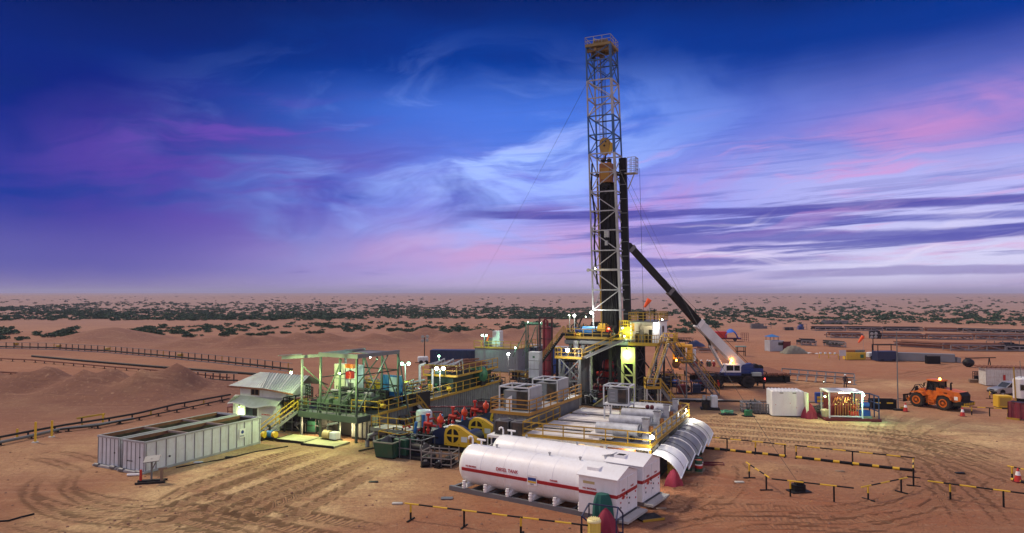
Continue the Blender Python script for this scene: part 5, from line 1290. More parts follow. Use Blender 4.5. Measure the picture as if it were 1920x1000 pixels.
flood(R4 @ Vector((3.7,-6.0,7.0)), 'lime floodlight under the floor above the pale green frame', (0,.7,-1), 'l', 260, size=.16)
t = thing('signal_lamp', 'red signal lamp on the drawworks cabinet', 'lamp', R4 @ Vector((1.0,-4.6,FZ+1.1)), RIG); part('lens', MB().sphere((0,0,.1),.14,10), L_RED, t); part('base', MB().tube((0,0,-.2),(0,0,0),.1,8), DARK, t); lamp(t, (0,-.2,.1), 15, (1,.1,.05), .1, wm=False)
# guy lines
def guy(a, b, label, sag=1.2, r=.025):
    a = Vector(a); b = Vector(b)
    pts = [a.lerp(b, k/16) - Vector((0,0,sag*4*(k/16)*(1-k/16))) for k in range(17)]
    solo('guy_line', MB().path(pts, r, 4), DARK, label, 'cable', a, 'guy lines of the mast')
gtop = R4 @ mp(1,-1,31.5)
anc = G(1497, 922)
guy(gtop, anc + Vector((0,0,.6)), 'thin guy line from the mast to the black anchor in the fenced sand patch', 2.0, .02)
guy(R4 @ mp(1,1,31), G(1297, 572) , 'thin guy line running far back behind the crane boom', 2, .022)
guy(R4 @ mp(-1,1,ZT-2), G(866, 577), 'thin guy line slanting down to the scrub left of the mast', 3, .022)
guy(R4 @ Vector((4.2, -1.2, 30)), R4 @ Vector((4.6,-1.2,DZ+2.6)), 'thin plumb line hanging from the racking board', 0, .022)
t = thing('guy_anchor', 'black guy-line anchor block inside the fenced sand patch', 'anchor', anc, R(10))
part('block', MB().rbox(-.42,.42,-.3,.3,.0,.55,.06), BLACK, t); part('base_plate', MB().box(-.7,.75,-.45,.45,0,.08), DARK, t); part('winch', MB().tube((-.3,-.1,.62),(.3,-.1,.62),.16,10), DARK, t); part('lever', MB().beam((-.4,-.35,.5),(-.9,-.4,.62),.06), DARK, t)
# ------------------------------------------------------------------ two open-topped white tanks
def open_tank(loc, label, dent):
    t = thing('open_tank', label, 'open tank', loc, RIG, 'open-topped white tanks')
    w, L, h = 2.55, 11.9, 2.4                       # x across, y along
    th = .07
    part('end_wall', MB().box(0, w, 0, th, .18, h), WHITE_D, t); part('end_wall', MB().box(0, w, L-th, L, .18, h), WHITE_D, t)
    part('side_wall', MB().box(0, th, th, L-th, .18, h), WHITE_D, t); part('side_wall', MB().box(w-th, w, th, L-th, .18, h), WHITE_D, t)
    part('floor', MB().box(th, w-th, th, L-th, .18, .3), DARK, t)
    part('inner_face', MB().box(th, th+.02, th, L-th, .3, h-.12).box(w-th-.02, w-th, th, L-th, .3, h-.12).box(th+.02, w-th-.02, th, th+.02, .3, h-.12).box(th+.02, w-th-.02, L-th-.02, L-th, .3, h-.12), SLUDGE, t)  # thin sheets that make the inner wall faces dark
    rb = MB()
    for k in range(14):
        y = .08 + k*(L-.24)/13; rb.box(w, w+.035, y, y+.07, .18, h-.12)
    for k in range(6):
        x = .02 + k*(w-.1)/5; rb.box(x, x+.06, -.035, 0, .18, h-.12)
    part('rib', rb, mat('seam grey', (.20,.21,.22), .6, dirt=.3), t)
    rim = MB().box(-.05, w+.06, -.05, .06, h-.1, h+.04).box(-.05, w+.06, L-.06, L+.05, h-.1, h+.04).box(-.05, .07, .06, L-.06, h-.1, h+.04).box(w-.07, w+.06, .06, L-.06, h-.1, h+.04)
    part('rim', rim, LGREY, t)
    part('rust_lip', MB().box(.07, .12, .1, L-.1, h-.25, h+.0).box(w-.12, w-.07, .1, L-.1, h-.25, h+.0).box(.12,w-.12,.06,.11,h-.25,h), RUST, t)
    for f in (.34, .67): part('cross_beam', MB().box(.07, w-.07, L*f-.06, L*f+.06, h-.14, h+.02), mat('rusted beam', (.30,.24,.21), .7, dirt=.5), t)
    sl = MB().grid(lambda u, v: (th + (w-2*th)*u, th + (L-2*th)*v, h-1.25 + .09*math.sin(u*7+v*9)*math.cos(v*23+u*3) + .06*math.sin(v*41)), 10, 50)
    part('contents', sl, SLUDGE, t)
    part('skid', MB().box(-.15, w+.12, -.35, 0, 0, .16).box(-.05, .25, 0, L, 0, .18).box(w-.25, w+.05, 0, L, 0, .18), LGREY, t)
    for x in (.3, w-.3): part('roller', MB().tube((x-.25, -.28, .14), (x+.25, -.28, .14), .14, 12), GREY, t)
    if dent:
        p = part('sign_plate', MB().box(w+.035, w+.06, L-2.55, L-1.9, .95, 1.75), WHITE, t)
        part('emblem', MB().tube((w+.058, L-2.2, 1.45), (w+.068, L-2.2, 1.45), .16, 14), BLUE, p); part('caption', MB().box(w+.06, w+.066, L-2.48, L-2., 1.05, 1.18), mat('caption grey', (.3,.33,.4), .5), p)
        part('notice', text_mesh('NO ENTRY', .13, .9, -.012, .82, (1,0,0), (0,0,1), bold=.004), DARK, t)
    part('drain', MB().tube((w*.8, -.05, 1.2), (w*.8, .0, 1.2), .06, 8).tube((w, 2.2, .9), (w+.1, 2.2, .9), .07, 8), DARK, t)
    return t
p = G(229, 882); open_tank((p.x, p.y, 0), 'white open-topped tank in front, with a small emblem plate near its far end', True)
open_tank((p.x - 2.85, p.y + 1.55, 0), 'white open-topped tank behind the one bearing the emblem plate', False)
p = G(284, 905); t = thing('panel_stand', 'tilted grey panel on a post with timber skid, before the open tanks', 'stand', (p.x, p.y, 0), R(15))
part('panel', MB().add([(-.5,-.35,1.55),(.55,-.35,1.65),(.55,.3,1.95),(-.5,.3,1.85),(-.5,-.35,1.49),(.55,-.35,1.59),(.55,.3,1.89),(-.5,.3,1.79)], [(0,1,2,3),(7,6,5,4),(1,0,4,5),(2,1,5,6),(3,2,6,7),(0,3,7,4)]), GREY, t)
part('post', MB().beam((0,0,.1),(0,0,1.75),.12).beam((0,0,.9),(.35,-.2,1.6),.06), GREY, t); part('timber_post', MB().beam((.75,-.25,0),(.75,-.25,1.05),.2).beam((.5,-.25,1.0),(1.1,-.25,1.05),.12), WOOD, t)
part('skid', MB().box(-1.0,1.0,-.5,-.35,0,.15).box(-1.0,1.0,.3,.45,0,.15).box(-.9,.9,-.2,.15,.1,.22), DARK, t); part('red_tank', MB().tube((-.7,-.1,.2),(-.7,-.1,1.0),.09,10), RED, t)
p = G(248, 893); solo('loose_pipe', MB().tube((p.x-.4,p.y,.09),(p.x+.45,p.y+.15,.09),.09,8), WHITE, 'short white pipe lying by the corner of the front open tank', 'pipe', p)

# ------------------------------------------------------------------ cabin house with sheet-metal roof
HO = G(432, 803) ; HL = (HO.x, HO.y+.6, 0)
t = thing('cabin_house', 'small white house with hipped sheet-metal roof and a sagging skirt roof', 'house', HL, R(-22))
part('wall', MB().box(.2, 1.6, 0, .12, 0, 2.5).box(0, .12, 0, 4.4, 0, 2.5).box(3.2, 5.6, 0, .12, 0, 2.5).box(5.6, 5.72, 0, 4.4, 0, 2.5).box(0, 5.7, 4.4, 4.5, 0, 2.5).box(1.6,3.2,0,.12,2.2,2.5), WHITE_D, t)
part('doorway_back', MB().box(1.5, 3.3, 1.2, 1.3, 0, 2.3), GREY, t)
d_ = part('door', MB().box(.5, 1.5, -.05, 0, .1, 2.1), WHITE, t); part('handle', MB().box(1.35,1.42,-.08,-.05,1.0,1.15), DARK, d_)
part('skirt_roof', MB().grid(lambda u, v: (-.25 + 6.3*u, -.55 + 1.1*v, 2.45 + .75*v + .14*math.sin(u*9)*(1-v) - .1*math.sin(u*3.1)*(1-v)), 24, 4, (0,0,.06)), mat('skirt sheet', (.42,.43,.45), .6, dirt=.5, dcol=(.2,.17,.16)), t)
part('skirt_roof', MB().grid(lambda u, v: (-.35 + .8*v, -.45 + 4.8*u, 2.4 + .8*v + .06*math.sin(u*9)*(1-v)), 10, 3, (0,0,.06)), MATS['skirt sheet'], t)
part('upper_wall', MB().box(.45, 6.4, .5, .6, 3.1, 4.3).box(.45, .55, .6, 4.3, 3.1, 4.3).box(6.3, 6.4, .6, 4.3, 3.1, 4.3).box(.5, 6.4, 4.3, 4.4, 3.1, 4.3), WHITE_D, t)
w_ = part('window', MB().box(1.9, 3.0, .44, .5, 3.35, 4.15), WOOD, t); part('pane', MB().box(2.0, 2.4, .43, .44, 3.42, 4.08).box(2.5, 2.9, .43, .44, 3.42, 4.08), BLACK, w_)
rf = MB()
e = [(-.5,-.25,4.25),(4.1,-.35,4.22),(4.1,4.9,4.3),(-.5,4.9,4.3)]; r0, r1 = (2.4,2.2,5.5), (7.6,2.6,5.35)
N_ = 14
for k in range(N_):                                # left hip, raised seams
    a = Vector(e[0]).lerp(Vector(e[1]), k/N_); b = Vector(e[0]).lerp(Vector(e[1]), (k+.62)/N_); c = Vector(e[0]).lerp(Vector(e[1]), (k+1)/N_); tp_ = Vector(r0)
    q = lambda p, s: p.lerp(Vector((1.6+1.2*s, 2.2, 5.5)), .97)
    rf.add([a, b, q(b, (k+.62)/N_), q(a, k/N_)], [(0,1,2,3)]); up = Vector((0,0,.07)); rf.add([b+up, c+up, q(c, (k+1)/N_)+up, q(b, (k+.62)/N_)+up, b, c, q(c,(k+1)/N_), q(b,(k+.62)/N_)], [(0,1,2,3),(0,4,5,1),(1,5,6,2),(3,7,4,0)])
part('roof_sheet', rf, mat('bright roof sheet', (.42,.45,.50), .5, .1, dirt=.3), t)
part('roof_sheet', MB().corr((4.1,-.35), (7.9,-.55), 0, .01), GALV, t)
part('roof_sheet', MB().grid(lambda u, v: (lambda a, b: a.lerp(b, v))(Vector((3.9,-.4,4.22)).lerp(Vector((8.4,-.9,4.0)), u), Vector((2.7,2.2,5.52)).lerp(Vector((7.6,2.6,5.35)), u)) + Vector((0,0,.05*math.sin(u*90))), 60, 6, (0,0,-.05)), GALV, t)
part('roof_sheet', MB().add([r0, r1, (8.2,5.2,4.1), e[3]], [(0,1,2,3)]).add([e[0], r0, e[3]], [(0,1,2)]), GALV, t)
part('eave', MB().beam((-.5,-.27,4.2),(4.1,-.37,4.17),.14,.16).beam((4.1,-.4,4.2),(8.4,-.92,3.95),.12,.14), RUST, t)
part('poster', MB().box(3.4, 5.3, -.03, 0, .2, 2.3), mat('door panel grey', (.42,.43,.46), .5, dirt=.3), t)
part('notice', text_mesh('NO SMOKING', .18, 4.35, -.04, 1.55, (1,0,0), (0,0,1), bold=.004), RED, t)
p = G(447, 790); t = thing('canopy_frame', 'low maroon canopy frame between the open tanks and the house', 'canopy', (p.x, p.y+1, 0), R(8))
part('canvas', MB().grid(lambda u, v: (-1.4+2.9*u, -.9+1.8*v, 1.55+.22*math.sin(v*math.pi)+.05*math.sin(u*8)), 10, 6, (0,0,-.05)), MAROOND, t); part('leg', MB().beam((-1.3,-.8,0),(-1.3,-.8,1.5),.08), MAROOND, t); part('leg', MB().beam((1.4,-.8,0),(1.4,-.8,1.5),.08), MAROOND, t)
part('side_frame', MB().rail([(-1.3,-.8,.6),(1.4,-.8,.6)],.9,.45,.03,1), MAROOND, t)
for k, (px, lb) in enumerate(((487, 'blue pump with yellow end, nearer the open tanks'), (507, 'blue pump with yellow end, beside the foot of the yellow stair'))):
    p = G(px, 824); t = thing('transfer_pump', lb, 'pump', p, R(-30), 'pumps by the open tanks')
    part('casing', MB().tube((-.3,0,.5),(.35,0,.5),.36,14), BLUEB, t); part('motor', MB().tube((.4,0,.5),(.75,0,.5),.3,14), YELB, t); part('outlet', MB().path([(-.1,0,.8),(-.1,0,1.2),(-.6,.2,1.2)],.12), DARK, t); part('skid', MB().box(-.7,.8,-.4,.4,0,.14), DARK, t)

# ------------------------------------------------------------------ shale shaker house
SO = Vector((-20.6, 68.4, 0)); SA = R(-30); S4 = xf(SO, SA)
sh_ = thing('shaker_house', 'pale green steel gantry frame over the shale shaker deck', 'shaker frame', SO, SA)
LIMEP = mat('grey green frame paint', (.05, .07, .06), .5, .1, dirt=.4, dcol=(.10,.10,.08))
ZD, ZT2 = 2.3, 8.0
for (u, v) in ((0,0),(2.5,0),(5.0,0),(7.1,0),(0,6),(2.5,6),(5.0,6),(7.1,6)):
    part('post', MB().beam((u,v,0),(u,v,ZT2-.6*(u==0)-.3*(u==5.)), .17), LIMEP if (u+v) % 3 else GREY, sh_)
tb_ = MB().beam((2.3,0,ZT2),(7.3,0,ZT2),.26,.4).beam((7.1,-.1,ZT2),(7.1,6.1,ZT2),.24,.36).beam((2.5,-.1,ZT2),(2.5,6.2,ZT2),.24,.36).beam((0,6,ZT2-.2),(7.1,6,ZT2-.1),.22,.3)
part('top_beam', tb_, GREY, sh_); part('monorail_beam', MB().beam((-2.2,-.6,ZT2-.5),(2.6,3.,ZT2-.2),.16,.3), GREY, sh_)
br = MB()
for (a, b) in (((2.5,0,2.6),(5.2,0,7.6)), ((7.1,0,2.6),(7.1,4.4,7.8)), ((2.5,6,7.6),(4.6,6,3.)), ((5,6,7.6),(7.1,6,3.)), ((7.1,6,7.8),(9.4,5.4,.4)), ((5.0,0,3.2),(7.1,3.0,7.6)), ((0,0,6.8),(2.5,3,3.))): br.beam(a, b, .11)
part('brace', br, LIMEP, sh_)
part('roof_panel', MB().grid(lambda u, v: (2.6+4.4*u, 4.2+1.6*v, ZT2-.15+.05*v), 6, 3, (0,0,.06)), GREY, sh_); part('roof_panel', MB().add([(-2.4,-.9,ZT2-.25),(-.6,.4,ZT2-.15),(-.9,.9,ZT2-.15),(-2.6,-.4,ZT2-.25),(-2.4,-.9,ZT2-.3),(-.6,.4,ZT2-.2),(-.9,.9,ZT2-.2),(-2.6,-.4,ZT2-.3)],[(0,1,2,3),(7,6,5,4),(1,0,4,5),(2,1,5,6),(3,2,6,7),(0,3,7,4)]), GREY, sh_)
part('deck', MB().box(-.2,7.3,-.1,6.2,ZD-.12,ZD), GREY, sh_); part('deck_beam', MB().box(-.3,7.4,-.22,-.1,ZD-.45,ZD+.1).box(7.3,7.45,-.1,6.2,ZD-.45,ZD+.1), LIMEP, sh_)
part('railing', MB().rail([(-.2,-.15,ZD),(7.2,-.15,ZD)],1.1,1.2,.04,2).rail([(-.2,6,ZD),(-.2,-.15,ZD)],1.1,1.2,.04,2), LIMEP, sh_)
fx = MB()
for k in range(22): x, y, z = rnd.uniform(.2,7), rnd.uniform(.4,5.8), rnd.uniform(2.4,3.4); fx.path([(x,y,2.3),(x,y,z),(x+rnd.uniform(-1.6,1.6),y,z),(x+rnd.uniform(-1.6,1.6),y+rnd.uniform(-1,1),z*.9)], rnd.uniform(.04,.09), 6)
for z in (4.6,6.2): fx.beam((0,6,z),(7.1,6,z),.1); fx.beam((7.1,0,z),(7.1,6,z),.09); fx.beam((2.5,0,z-.4),(2.5,6,z-.4),.09)
part('framing', fx, DARK, sh_)
part('inner_railing', MB().rail([(.3,2.2,3.1),(6.8,2.2,3.1)],1.0,.9,.035,2).rail([(.3,4.4,3.3),(6.8,4.4,3.3)],1.0,.9,.035,2), LIMEP, sh_)
part('lower_tank', MB().box(.2,7.,1.6,5.9,.2,ZD-.5), DARK, sh_)
for k in range(3):
    m_ = S4 @ Vector((1.2+k*2.2, 3.2, ZD)); t = thing('shale_shaker', ['green shale shaker nearest the upright white panels','green shale shaker in the middle of the deck','green shale shaker by the yellow stair side'][k], 'shale shaker', m_, SA, 'shale shakers on the deck')
    part('basket', MB().prismx([(-1.6,.6),(1.6,1.0),(1.6,1.6),(-1.6,1.1)],-.8,.8), mat('shaker green', (.05,.075,.055), .6, dirt=.6, dcol=(.035,.035,.03)), t)
    part('feeder', MB().rbox(-.85,.85,1.3,2.2,.3,1.9,.06), DARK, t); part('motor', MB().tube((-.5,.2,1.65),(.5,.2,1.65),.24,12), GREY, t); part('base', MB().box(-.8,.8,-1.6,2.,0,.35), DARK, t)
    for s_ in (-.6, .6): part('spring', MB().tube((s_,-1.2,.35),(s_,-1.2,.75),.1,8), YEL, t)
pw_ = thing('panel_cabinet', 'two tall pale panels lit from the side, standing behind the shakers', 'cabinet', S4 @ Vector((-.6, 5.0, 2.2)), SA - R(4))
for k in range(2):
    part('panel', MB().box(k*1.75, k*1.75+1.6, 0, .9, 0, 4.3), WHITE_D if k else mat('pale lime panel', (.62,.62,.48), .5, dirt=.15), pw_)
    for z in (1.4, 2.8): part('strap', MB().box(k*1.75-.01, k*1.75+1.62, -.02, .0, z, z+.06), GREY, pw_)
part('support', MB().box(0,3.35,.1,.8,-2.2,0), DARK, pw_); part('hatch', MB().box(2.1,2.9,-.03,0,1.7,2.5).box(2.2,2.6,-.03,0,3.2,3.8), GREY, pw_)
t = thing('wind_screen', 'blue sheet panel with a white patch behind the gantry', 'panel', S4 @ Vector((3.6, 7.4, 0)), SA)
part('panel', MB().corr((0,0),(2.9,0),2.6,5.4), BLUEB, t); part('patch', MB().box(1.2,2.2,-.03,0,3.7,5.2), mat('patch', (.42,.52,.62), .5), t); part('leg', MB().box(0.1,.3,.1,.3,0,2.6), DARK, t); part('leg', MB().box(2.6,2.8,.1,.3,0,2.6), DARK, t)
t = thing('red_hoist', 'red and orange hoist hanging from the gantry beam', 'hoist', S4 @ Vector((4.4,2.,5.6)), SA)
part('body', MB().rbox(-.35,.35,-.3,.3,0,.7,.06), RED, t); part('trolley', MB().box(-.5,.5,-.2,.2,1.0,1.4), ORANGE, t); part('chain', MB().beam((0,0,.7),(0,0,1.0),.06).beam((.1,0,-1.2),(.1,0,0),.05), DARK, t)
# left dark deck with stair
t = thing('side_platform', 'dark railed platform between the house and the shakers, with a yellow-railed stair', 'platform', S4 @ Vector((-2.9,.3,0)), SA)
part('deck', MB().box(0,2.6,0,3.2,ZD-.15,ZD), DARK, t); part('railing', MB().rail([(0,3.2,ZD),(0,0,ZD),(1.6,0,ZD)],1.1,.8,.045,2), DARK, t); part('upper_railing', MB().rail([(.6,2.4,ZD+.9),(2.4,1.6,ZD+.9)],1.2,.5,.05,3), DARK, t)
for (x, y) in ((.1,.1),(2.5,.1),(.1,3.1),(2.5,3.1)): part('leg', MB().beam((x,y,0),(x,y,ZD-.15),.16), DARK, t)
part('yellow_edge', MB().box(-.06,0,0,3.2,ZD-.1,ZD+.7), YEL, t); part('back_tank', MB().box(.2,2.4,1.2,3.,.1,ZD-.2), DARK, t)
stairs(t, S4 @ Vector((-.9,.1,ZD)), S4 @ Vector((-2.2,-3.3,0)) , 1.0, smat=GREY)
for k, (px, py, lb) in enumerate(((562, 826, 'trodden timber ground mat at the foot of the yellow stair'), (612, 834, 'trodden timber ground mat in front of the shaker posts'))):
    p = G(px, py); t = thing('timber_mat', lb, 'mat', (p.x,p.y,.0), SA+R(6), 'ground mats by the shakers')
    part('board', MB().rbox(-1.9,1.7,-1.15,1.25,.04,.2,.03), MATG, t); part('frame', MB().box(-1.95,1.75,-1.22,-1.15,.03,.24).box(-1.95,-1.9,-1.15,1.25,.03,.24), DARK, t)
p = S4 @ Vector((4.2,-.6,0)); t = thing('valve_skid', 'tan pump with round yellow end under the shaker deck', 'pump', p, SA)
part('casing', MB().tube((-.5,0,.6),(.3,0,.6),.42,16), mat('tan paint', (.45,.33,.16), .5), t); part('motor', MB().rbox(.4,1.2,-.35,.35,.3,.95,.06), WHITE_D, t); part('skid', MB().box(-.8,1.3,-.5,.5,0,.2), DARK, t); part('pipe', MB().path([(-.1,0,1),(-.1,0,1.5),(.8,.4,1.7)],.12), GREY, t)
# low railed platform, red engine below, green skip, pipes
LP = G(708, 838); t = thing('low_platform', 'low yellow-railed platform over a red pump at the shaker side', 'platform', LP, R(-28))
part('deck', MB().box(-.6,3.2,-.2,2.2,1.55,1.68), CONC, t); part('railing', MB().rail([(-.6,2.2,1.68),(-.6,-.15,1.68),(3.2,-.15,1.68),(3.2,2.2,1.68)],1.05,.95,.04,1), YEL, t); part('edge', MB().box(-.65,3.25,-.26,-.2,1.45,1.75), GREY, t)
for (x, y) in ((-.4,0),(2.9,0),(-.4,2.),(2.9,2.)): part('leg', MB().beam((x,y,0),(x,y,1.55),.14), LGREY, t)
t = thing('red_pump', 'red pump under the low yellow-railed platform', 'pump', LP + UX*1.5 + VX*.7, R(-28)); part('body', MB().rbox(-.6,.5,-.4,.4,.5,1.35,.08), RED, t); part('stand', MB().rail([(-.5,-.35,0),(.4,-.35,0),(.4,.35,0)],.5,.5,.05,1), MAROOND, t); part('wheel', MB().tube((-.1,-.5,.95),(-.1,-.42,.95),.2,12), DARK, t)
t = thing('suction_pipe', 'fat grey bent suction pipe before the low platform', 'pipe', LP - UX*1.2, R(-28)); part('pipe', MB().path([(.4,-.4,0),(.3,-.3,.5),(.4,-.2,.95),(.9,.2,1.15),(1.7,.8,1.15)],.2,10), GREY, t); part('flange', MB().tube((1.6,.72,1.15),(1.72,.82,1.15),.3,12), DARK, t)
p = G(701, 859); t = thing('waste_skip', 'green rusty steel skip with a grey sheet sticking out', 'skip', p, R(-24))
w, L, h = 1.75, 3.7, 1.35
def quadp(a, b, c, d, th): m = MB(); m.add([a,b,c,d]+[tuple(Vector(q)+Vector(th)) for q in (a,b,c,d)], [(0,1,2,3),(7,6,5,4),(1,0,4,5),(2,1,5,6),(3,2,6,7),(0,3,7,4)]); return m
part('side_wall', quadp((w,.25,.08),(w,L-.25,.08),(w+.1,L,h),(w+.1,0,h),(-.06,0,0)), DGREEN, t); part('side_wall', quadp((0,.25,.08),(0,L-.25,.08),(-.1,L,h),(-.1,0,h),(.06,0,0)), DGREEN, t)
part('end_wall', quadp((0,.25,.08),(w,.25,.08),(w+.1,0,h),(-.1,0,h),(0,.06,0)), DGREEN, t); part('end_wall', quadp((0,L-.25,.08),(w,L-.25,.08),(w+.1,L,h),(-.1,L,h),(0,-.06,0)), DGREEN, t)
part('floor', MB().box(0,w,.25,L-.25,.02,.1), DARK, t); part('rim', MB().beam((-.1,0,h),(w+.1,0,h),.1).beam((w+.1,0,h),(w+.1,L,h),.1).beam((-.1,0,h),(-.1,L,h),.1).beam((-.1,L,h),(w+.1,L,h),.1), mat('worn rim', (.22,.24,.18), .7, dirt=.5), t)
rr = MB()
for k in range(4): y = .6+k*.85; rr.beam((w+.03,y,.1),(w+.11,y,h),.09)
part('rib', rr, DGREEN, t); part('scrap_sheet', quadp((.3,.5,.2),(.6,2.2,.25),(.3,1.9,1.65),(.2,.7,1.45),(.04,0,0)), GREY, t); part('spoil', MB().grid(lambda u,v:(.06+(w-.12)*u,.3+(L-.6)*v,.65+.2*math.sin(u*5+v*8)*math.sin(v*11)),8,14), SLUDGE, t)
p = G(790, 874); t = thing('cage_rack', 'grey steel cage rack of small gear in front of the mud pumps', 'rack', p, R(-18))
fr = MB()
for z in (.25,.7,1.15): fr.beam((0,0,z),(2.6,0,z),.07).beam((0,1.6,z),(2.6,1.6,z),.07).beam((0,0,z),(0,1.6,z),.07).beam((2.6,0,z),(2.6,1.6,z),.07)
for x in (0,.87,1.73,2.6): fr.beam((x,0,0),(x,0,1.35),.08).beam((x,1.6,0),(x,1.6,1.35),.08)
part('frame', fr, mat('worn grey frame', (.21,.19,.18), .7, dirt=.5, dcol=(.12,.07,.05)), t); part('base', MB().box(0,2.6,0,1.6,.12,.22), DARK, t)
ct = MB()
for k in range(12): x, y = rnd.uniform(.2,2.3), rnd.uniform(.2,1.3); ct.rbox(x-.2,x+.2,y-.2,y+.2,.22,rnd.uniform(.45,.85),.04)
part('gear', ct, DARK, t)
for k, (px, py, lb) in enumerate(((797, 876, 'small dark motor lying left of the cage rack foot'), (823, 877, 'small dark motor lying in front of the cage rack'))):
    q = G(px, py); t = thing('scrap_motor', lb, 'motor', q, R(20+40*k), 'scrap motors'); part('body', MB().tube((-.3,0,.25),(.3,0,.25),.22,12).tube((.3,0,.25),(.4,0,.25),.1), DARK, t); part('foot', MB().box(-.35,.35,-.25,.25,0,.06), BLACK, t); part('box', MB().box(-.1,.15,-.1,.1,.4,.55), GREY, t)

# ------------------------------------------------------------------ mud tanks with the long yellow-edged walkway
MA = R(-24); MO = Vector((-12.6, 65.6, 0)); M4 = xf(MO, MA)
mt = thing('mud_tank', 'long grey mud tank with yellow-edged walkway running from the shakers towards the rig', 'mud tank', MO, MA)
LT = 27.
part('side_wall', MB().corr((0,0),(0,LT),.2,2.5,.5,.08), mat('mud tank grey', (.17,.185,.18), .6, dirt=.5, dcol=(.06,.05,.04), streak=.5), mt)
part('end_wall', MB().corr((-3,0),(0,0),.2,2.5,.5,.08), MATS['mud tank grey'], mt); part('deck', MB().box(-3,.1,0,LT,2.5,2.6), DARK, mt); part('skid', MB().box(-3,.1,0,LT,0,.2), DARK, mt)
part('edge', MB().box(.1,.18,-.1,LT,2.42,2.68), YEL, mt); part('railing', MB().rail([(-3,-.02,2.6),(.08,-.02,2.6),(.08,LT,2.6)],1.1,1.7,.042,1), YEL, mt)
t = thing('added_dark_tank', 'added dark tank with railed top behind the shakers', 'tank', S4 @ Vector((.2,7.6,0)), SA); part('body', MB().box(0,7.5,0,3,.2,3.6), DARK, t); part('railing', MB().rail([(0,3,3.6),(0,0,3.6),(7.5,0,3.6),(7.5,3,3.6)],1.1,1.2,.04,2), YEL, t); part('skid', MB().box(0,7.5,0,3,0,.2), BLACK, t)  # tank added to deepen the darkness behind the shakers
pb = MB()
for j in range(14): x, y = rnd.uniform(.3,7), rnd.uniform(.3,2.6); pb.path([(x,y,3.6),(x,y,3.9+rnd.random()),(x+rnd.uniform(-1.5,1.5),y,3.9+rnd.random()*.8),(x+rnd.uniform(-1.5,1.5),y,3.6)],.09,6)
part('pipework', pb, GREY, t)
m2 = thing('mud_tank', 'second dark mud tank crowded with pumps and pipes behind the walkway', 'mud tank', M4 @ Vector((-6.8,1.5,0)), MA)
part('body', MB().box(0,3.4,0,22,.2,2.4), DARK, m2); part('skid', MB().box(0,3.4,0,22,0,.2), BLACK, m2); part('railing', MB().rail([(0,22,2.4),(0,0,2.4),(3.4,0,2.4)],1.1,1.6,.042,1), YEL, m2)
LPIPE = MB().tube((-.6,1,2.9),(-.6,19,2.9),.22,10); part('long_pipe', LPIPE, mat('pale green pipe', (.34,.44,.38), .5, dirt=.4), m2)
AG = ['yellow','blue','grey']; kk = 0
for i in range(7):
    for side in (0, 1):
        x = -1.5 if side == 0 else -5.0; y = 2.2 + i*3.3 + side*1.2
        col = (YELB, BLUE, GREY, YEL)[(i+side*2) % 4]; cn = ('yellow','blue','grey','dull yellow')[(i+side*2) % 4]
        t = thing('agitator', f'{cn} mud agitator motor on the ' + ('walkway tank' if side == 0 else 'second mud tank') + ', ' + ['nearest the shakers','by the twin green lamps','beside the lamp pole','before the pipe rack platform','under the pipe rack platform','past the pipe rack platform','nearest the rig'][i], 'agitator', M4 @ Vector((x,y,2.6 if side == 0 else 2.4)), MA, 'mud agitators')
        part('gearbox', MB().rbox(-.35,.35,-.35,.35,0,.5,.06), DARK, t); part('motor', MB().tube((0,0,.5),(0,0,1.15),.24,12) if i % 2 else MB().tube((-.1,0,.3),(.8,0,.3),.24,12), col, t)
for k in range(5):
    y = 3 + k*4.4; t = thing('pipe_manifold', 'tangled pipe manifold on the mud tanks, ' + ['close to the shakers','below the twin green lamps','behind the lamp pole','in front of the green round tank','near the white tote tower'][k], 'pipes', M4 @ Vector((-3.2,y,2.5)), MA, 'manifolds on the mud tanks')
    m = MB()
    for j in range(6):
        x0, y0 = rnd.uniform(-1.4,1.4), rnd.uniform(-1.6,1.6); hh = rnd.uniform(.4,1.5); m.path([(x0,y0,0),(x0,y0,hh),(x0+rnd.uniform(-1,1),y0+rnd.uniform(-1,1),hh),(x0+rnd.uniform(-1,1),y0+rnd.uniform(-1.5,1.5),hh*.3)], rnd.uniform(.06,.12), 6)
    part('pipe', m, (LIMEP, DARK, LGREY, GREEN, DARK)[k], t)
    v_ = MB(); 
    for j in range(4): x0, y0 = rnd.uniform(-1.2,1.2), rnd.uniform(-1.4,1.4); v_.tube((x0,y0,.9),(x0,y0,.95),.2,10).tube((x0,y0,.4),(x0,y0,.9),.05,6)
    part('valve_wheel', v_, (YELB, YEL, RED, GREEN, YEL)[k], t)
yq = M4 @ Vector((-4.6, 8.0, 2.5)); t = thing('hopper_unit', 'bright yellow mixing hopper unit with lit cabinet on the mud tanks', 'hopper', yq, MA)
part('frame', MB().rail([(-1.6,-1,0),(2.4,-1,0),(2.4,1,0),(-1.6,1,0)],1.9,.8,.06,2,closed=True), YELB, t); part('hopper', MB().lathe((-.6,0,.2),[(.25,0),(.3,.4),(.8,1.2),(.8,1.5)],16), YELB, t); part('cabinet', MB().rbox(1.3,2.1,-.6,.4,.0,1.5,.05), mat('cabinet aqua', (.35,.52,.50), .5), t); part('tank', MB().tube((.5,0,0),(.5,0,1.2),.4,14), YEL, t)
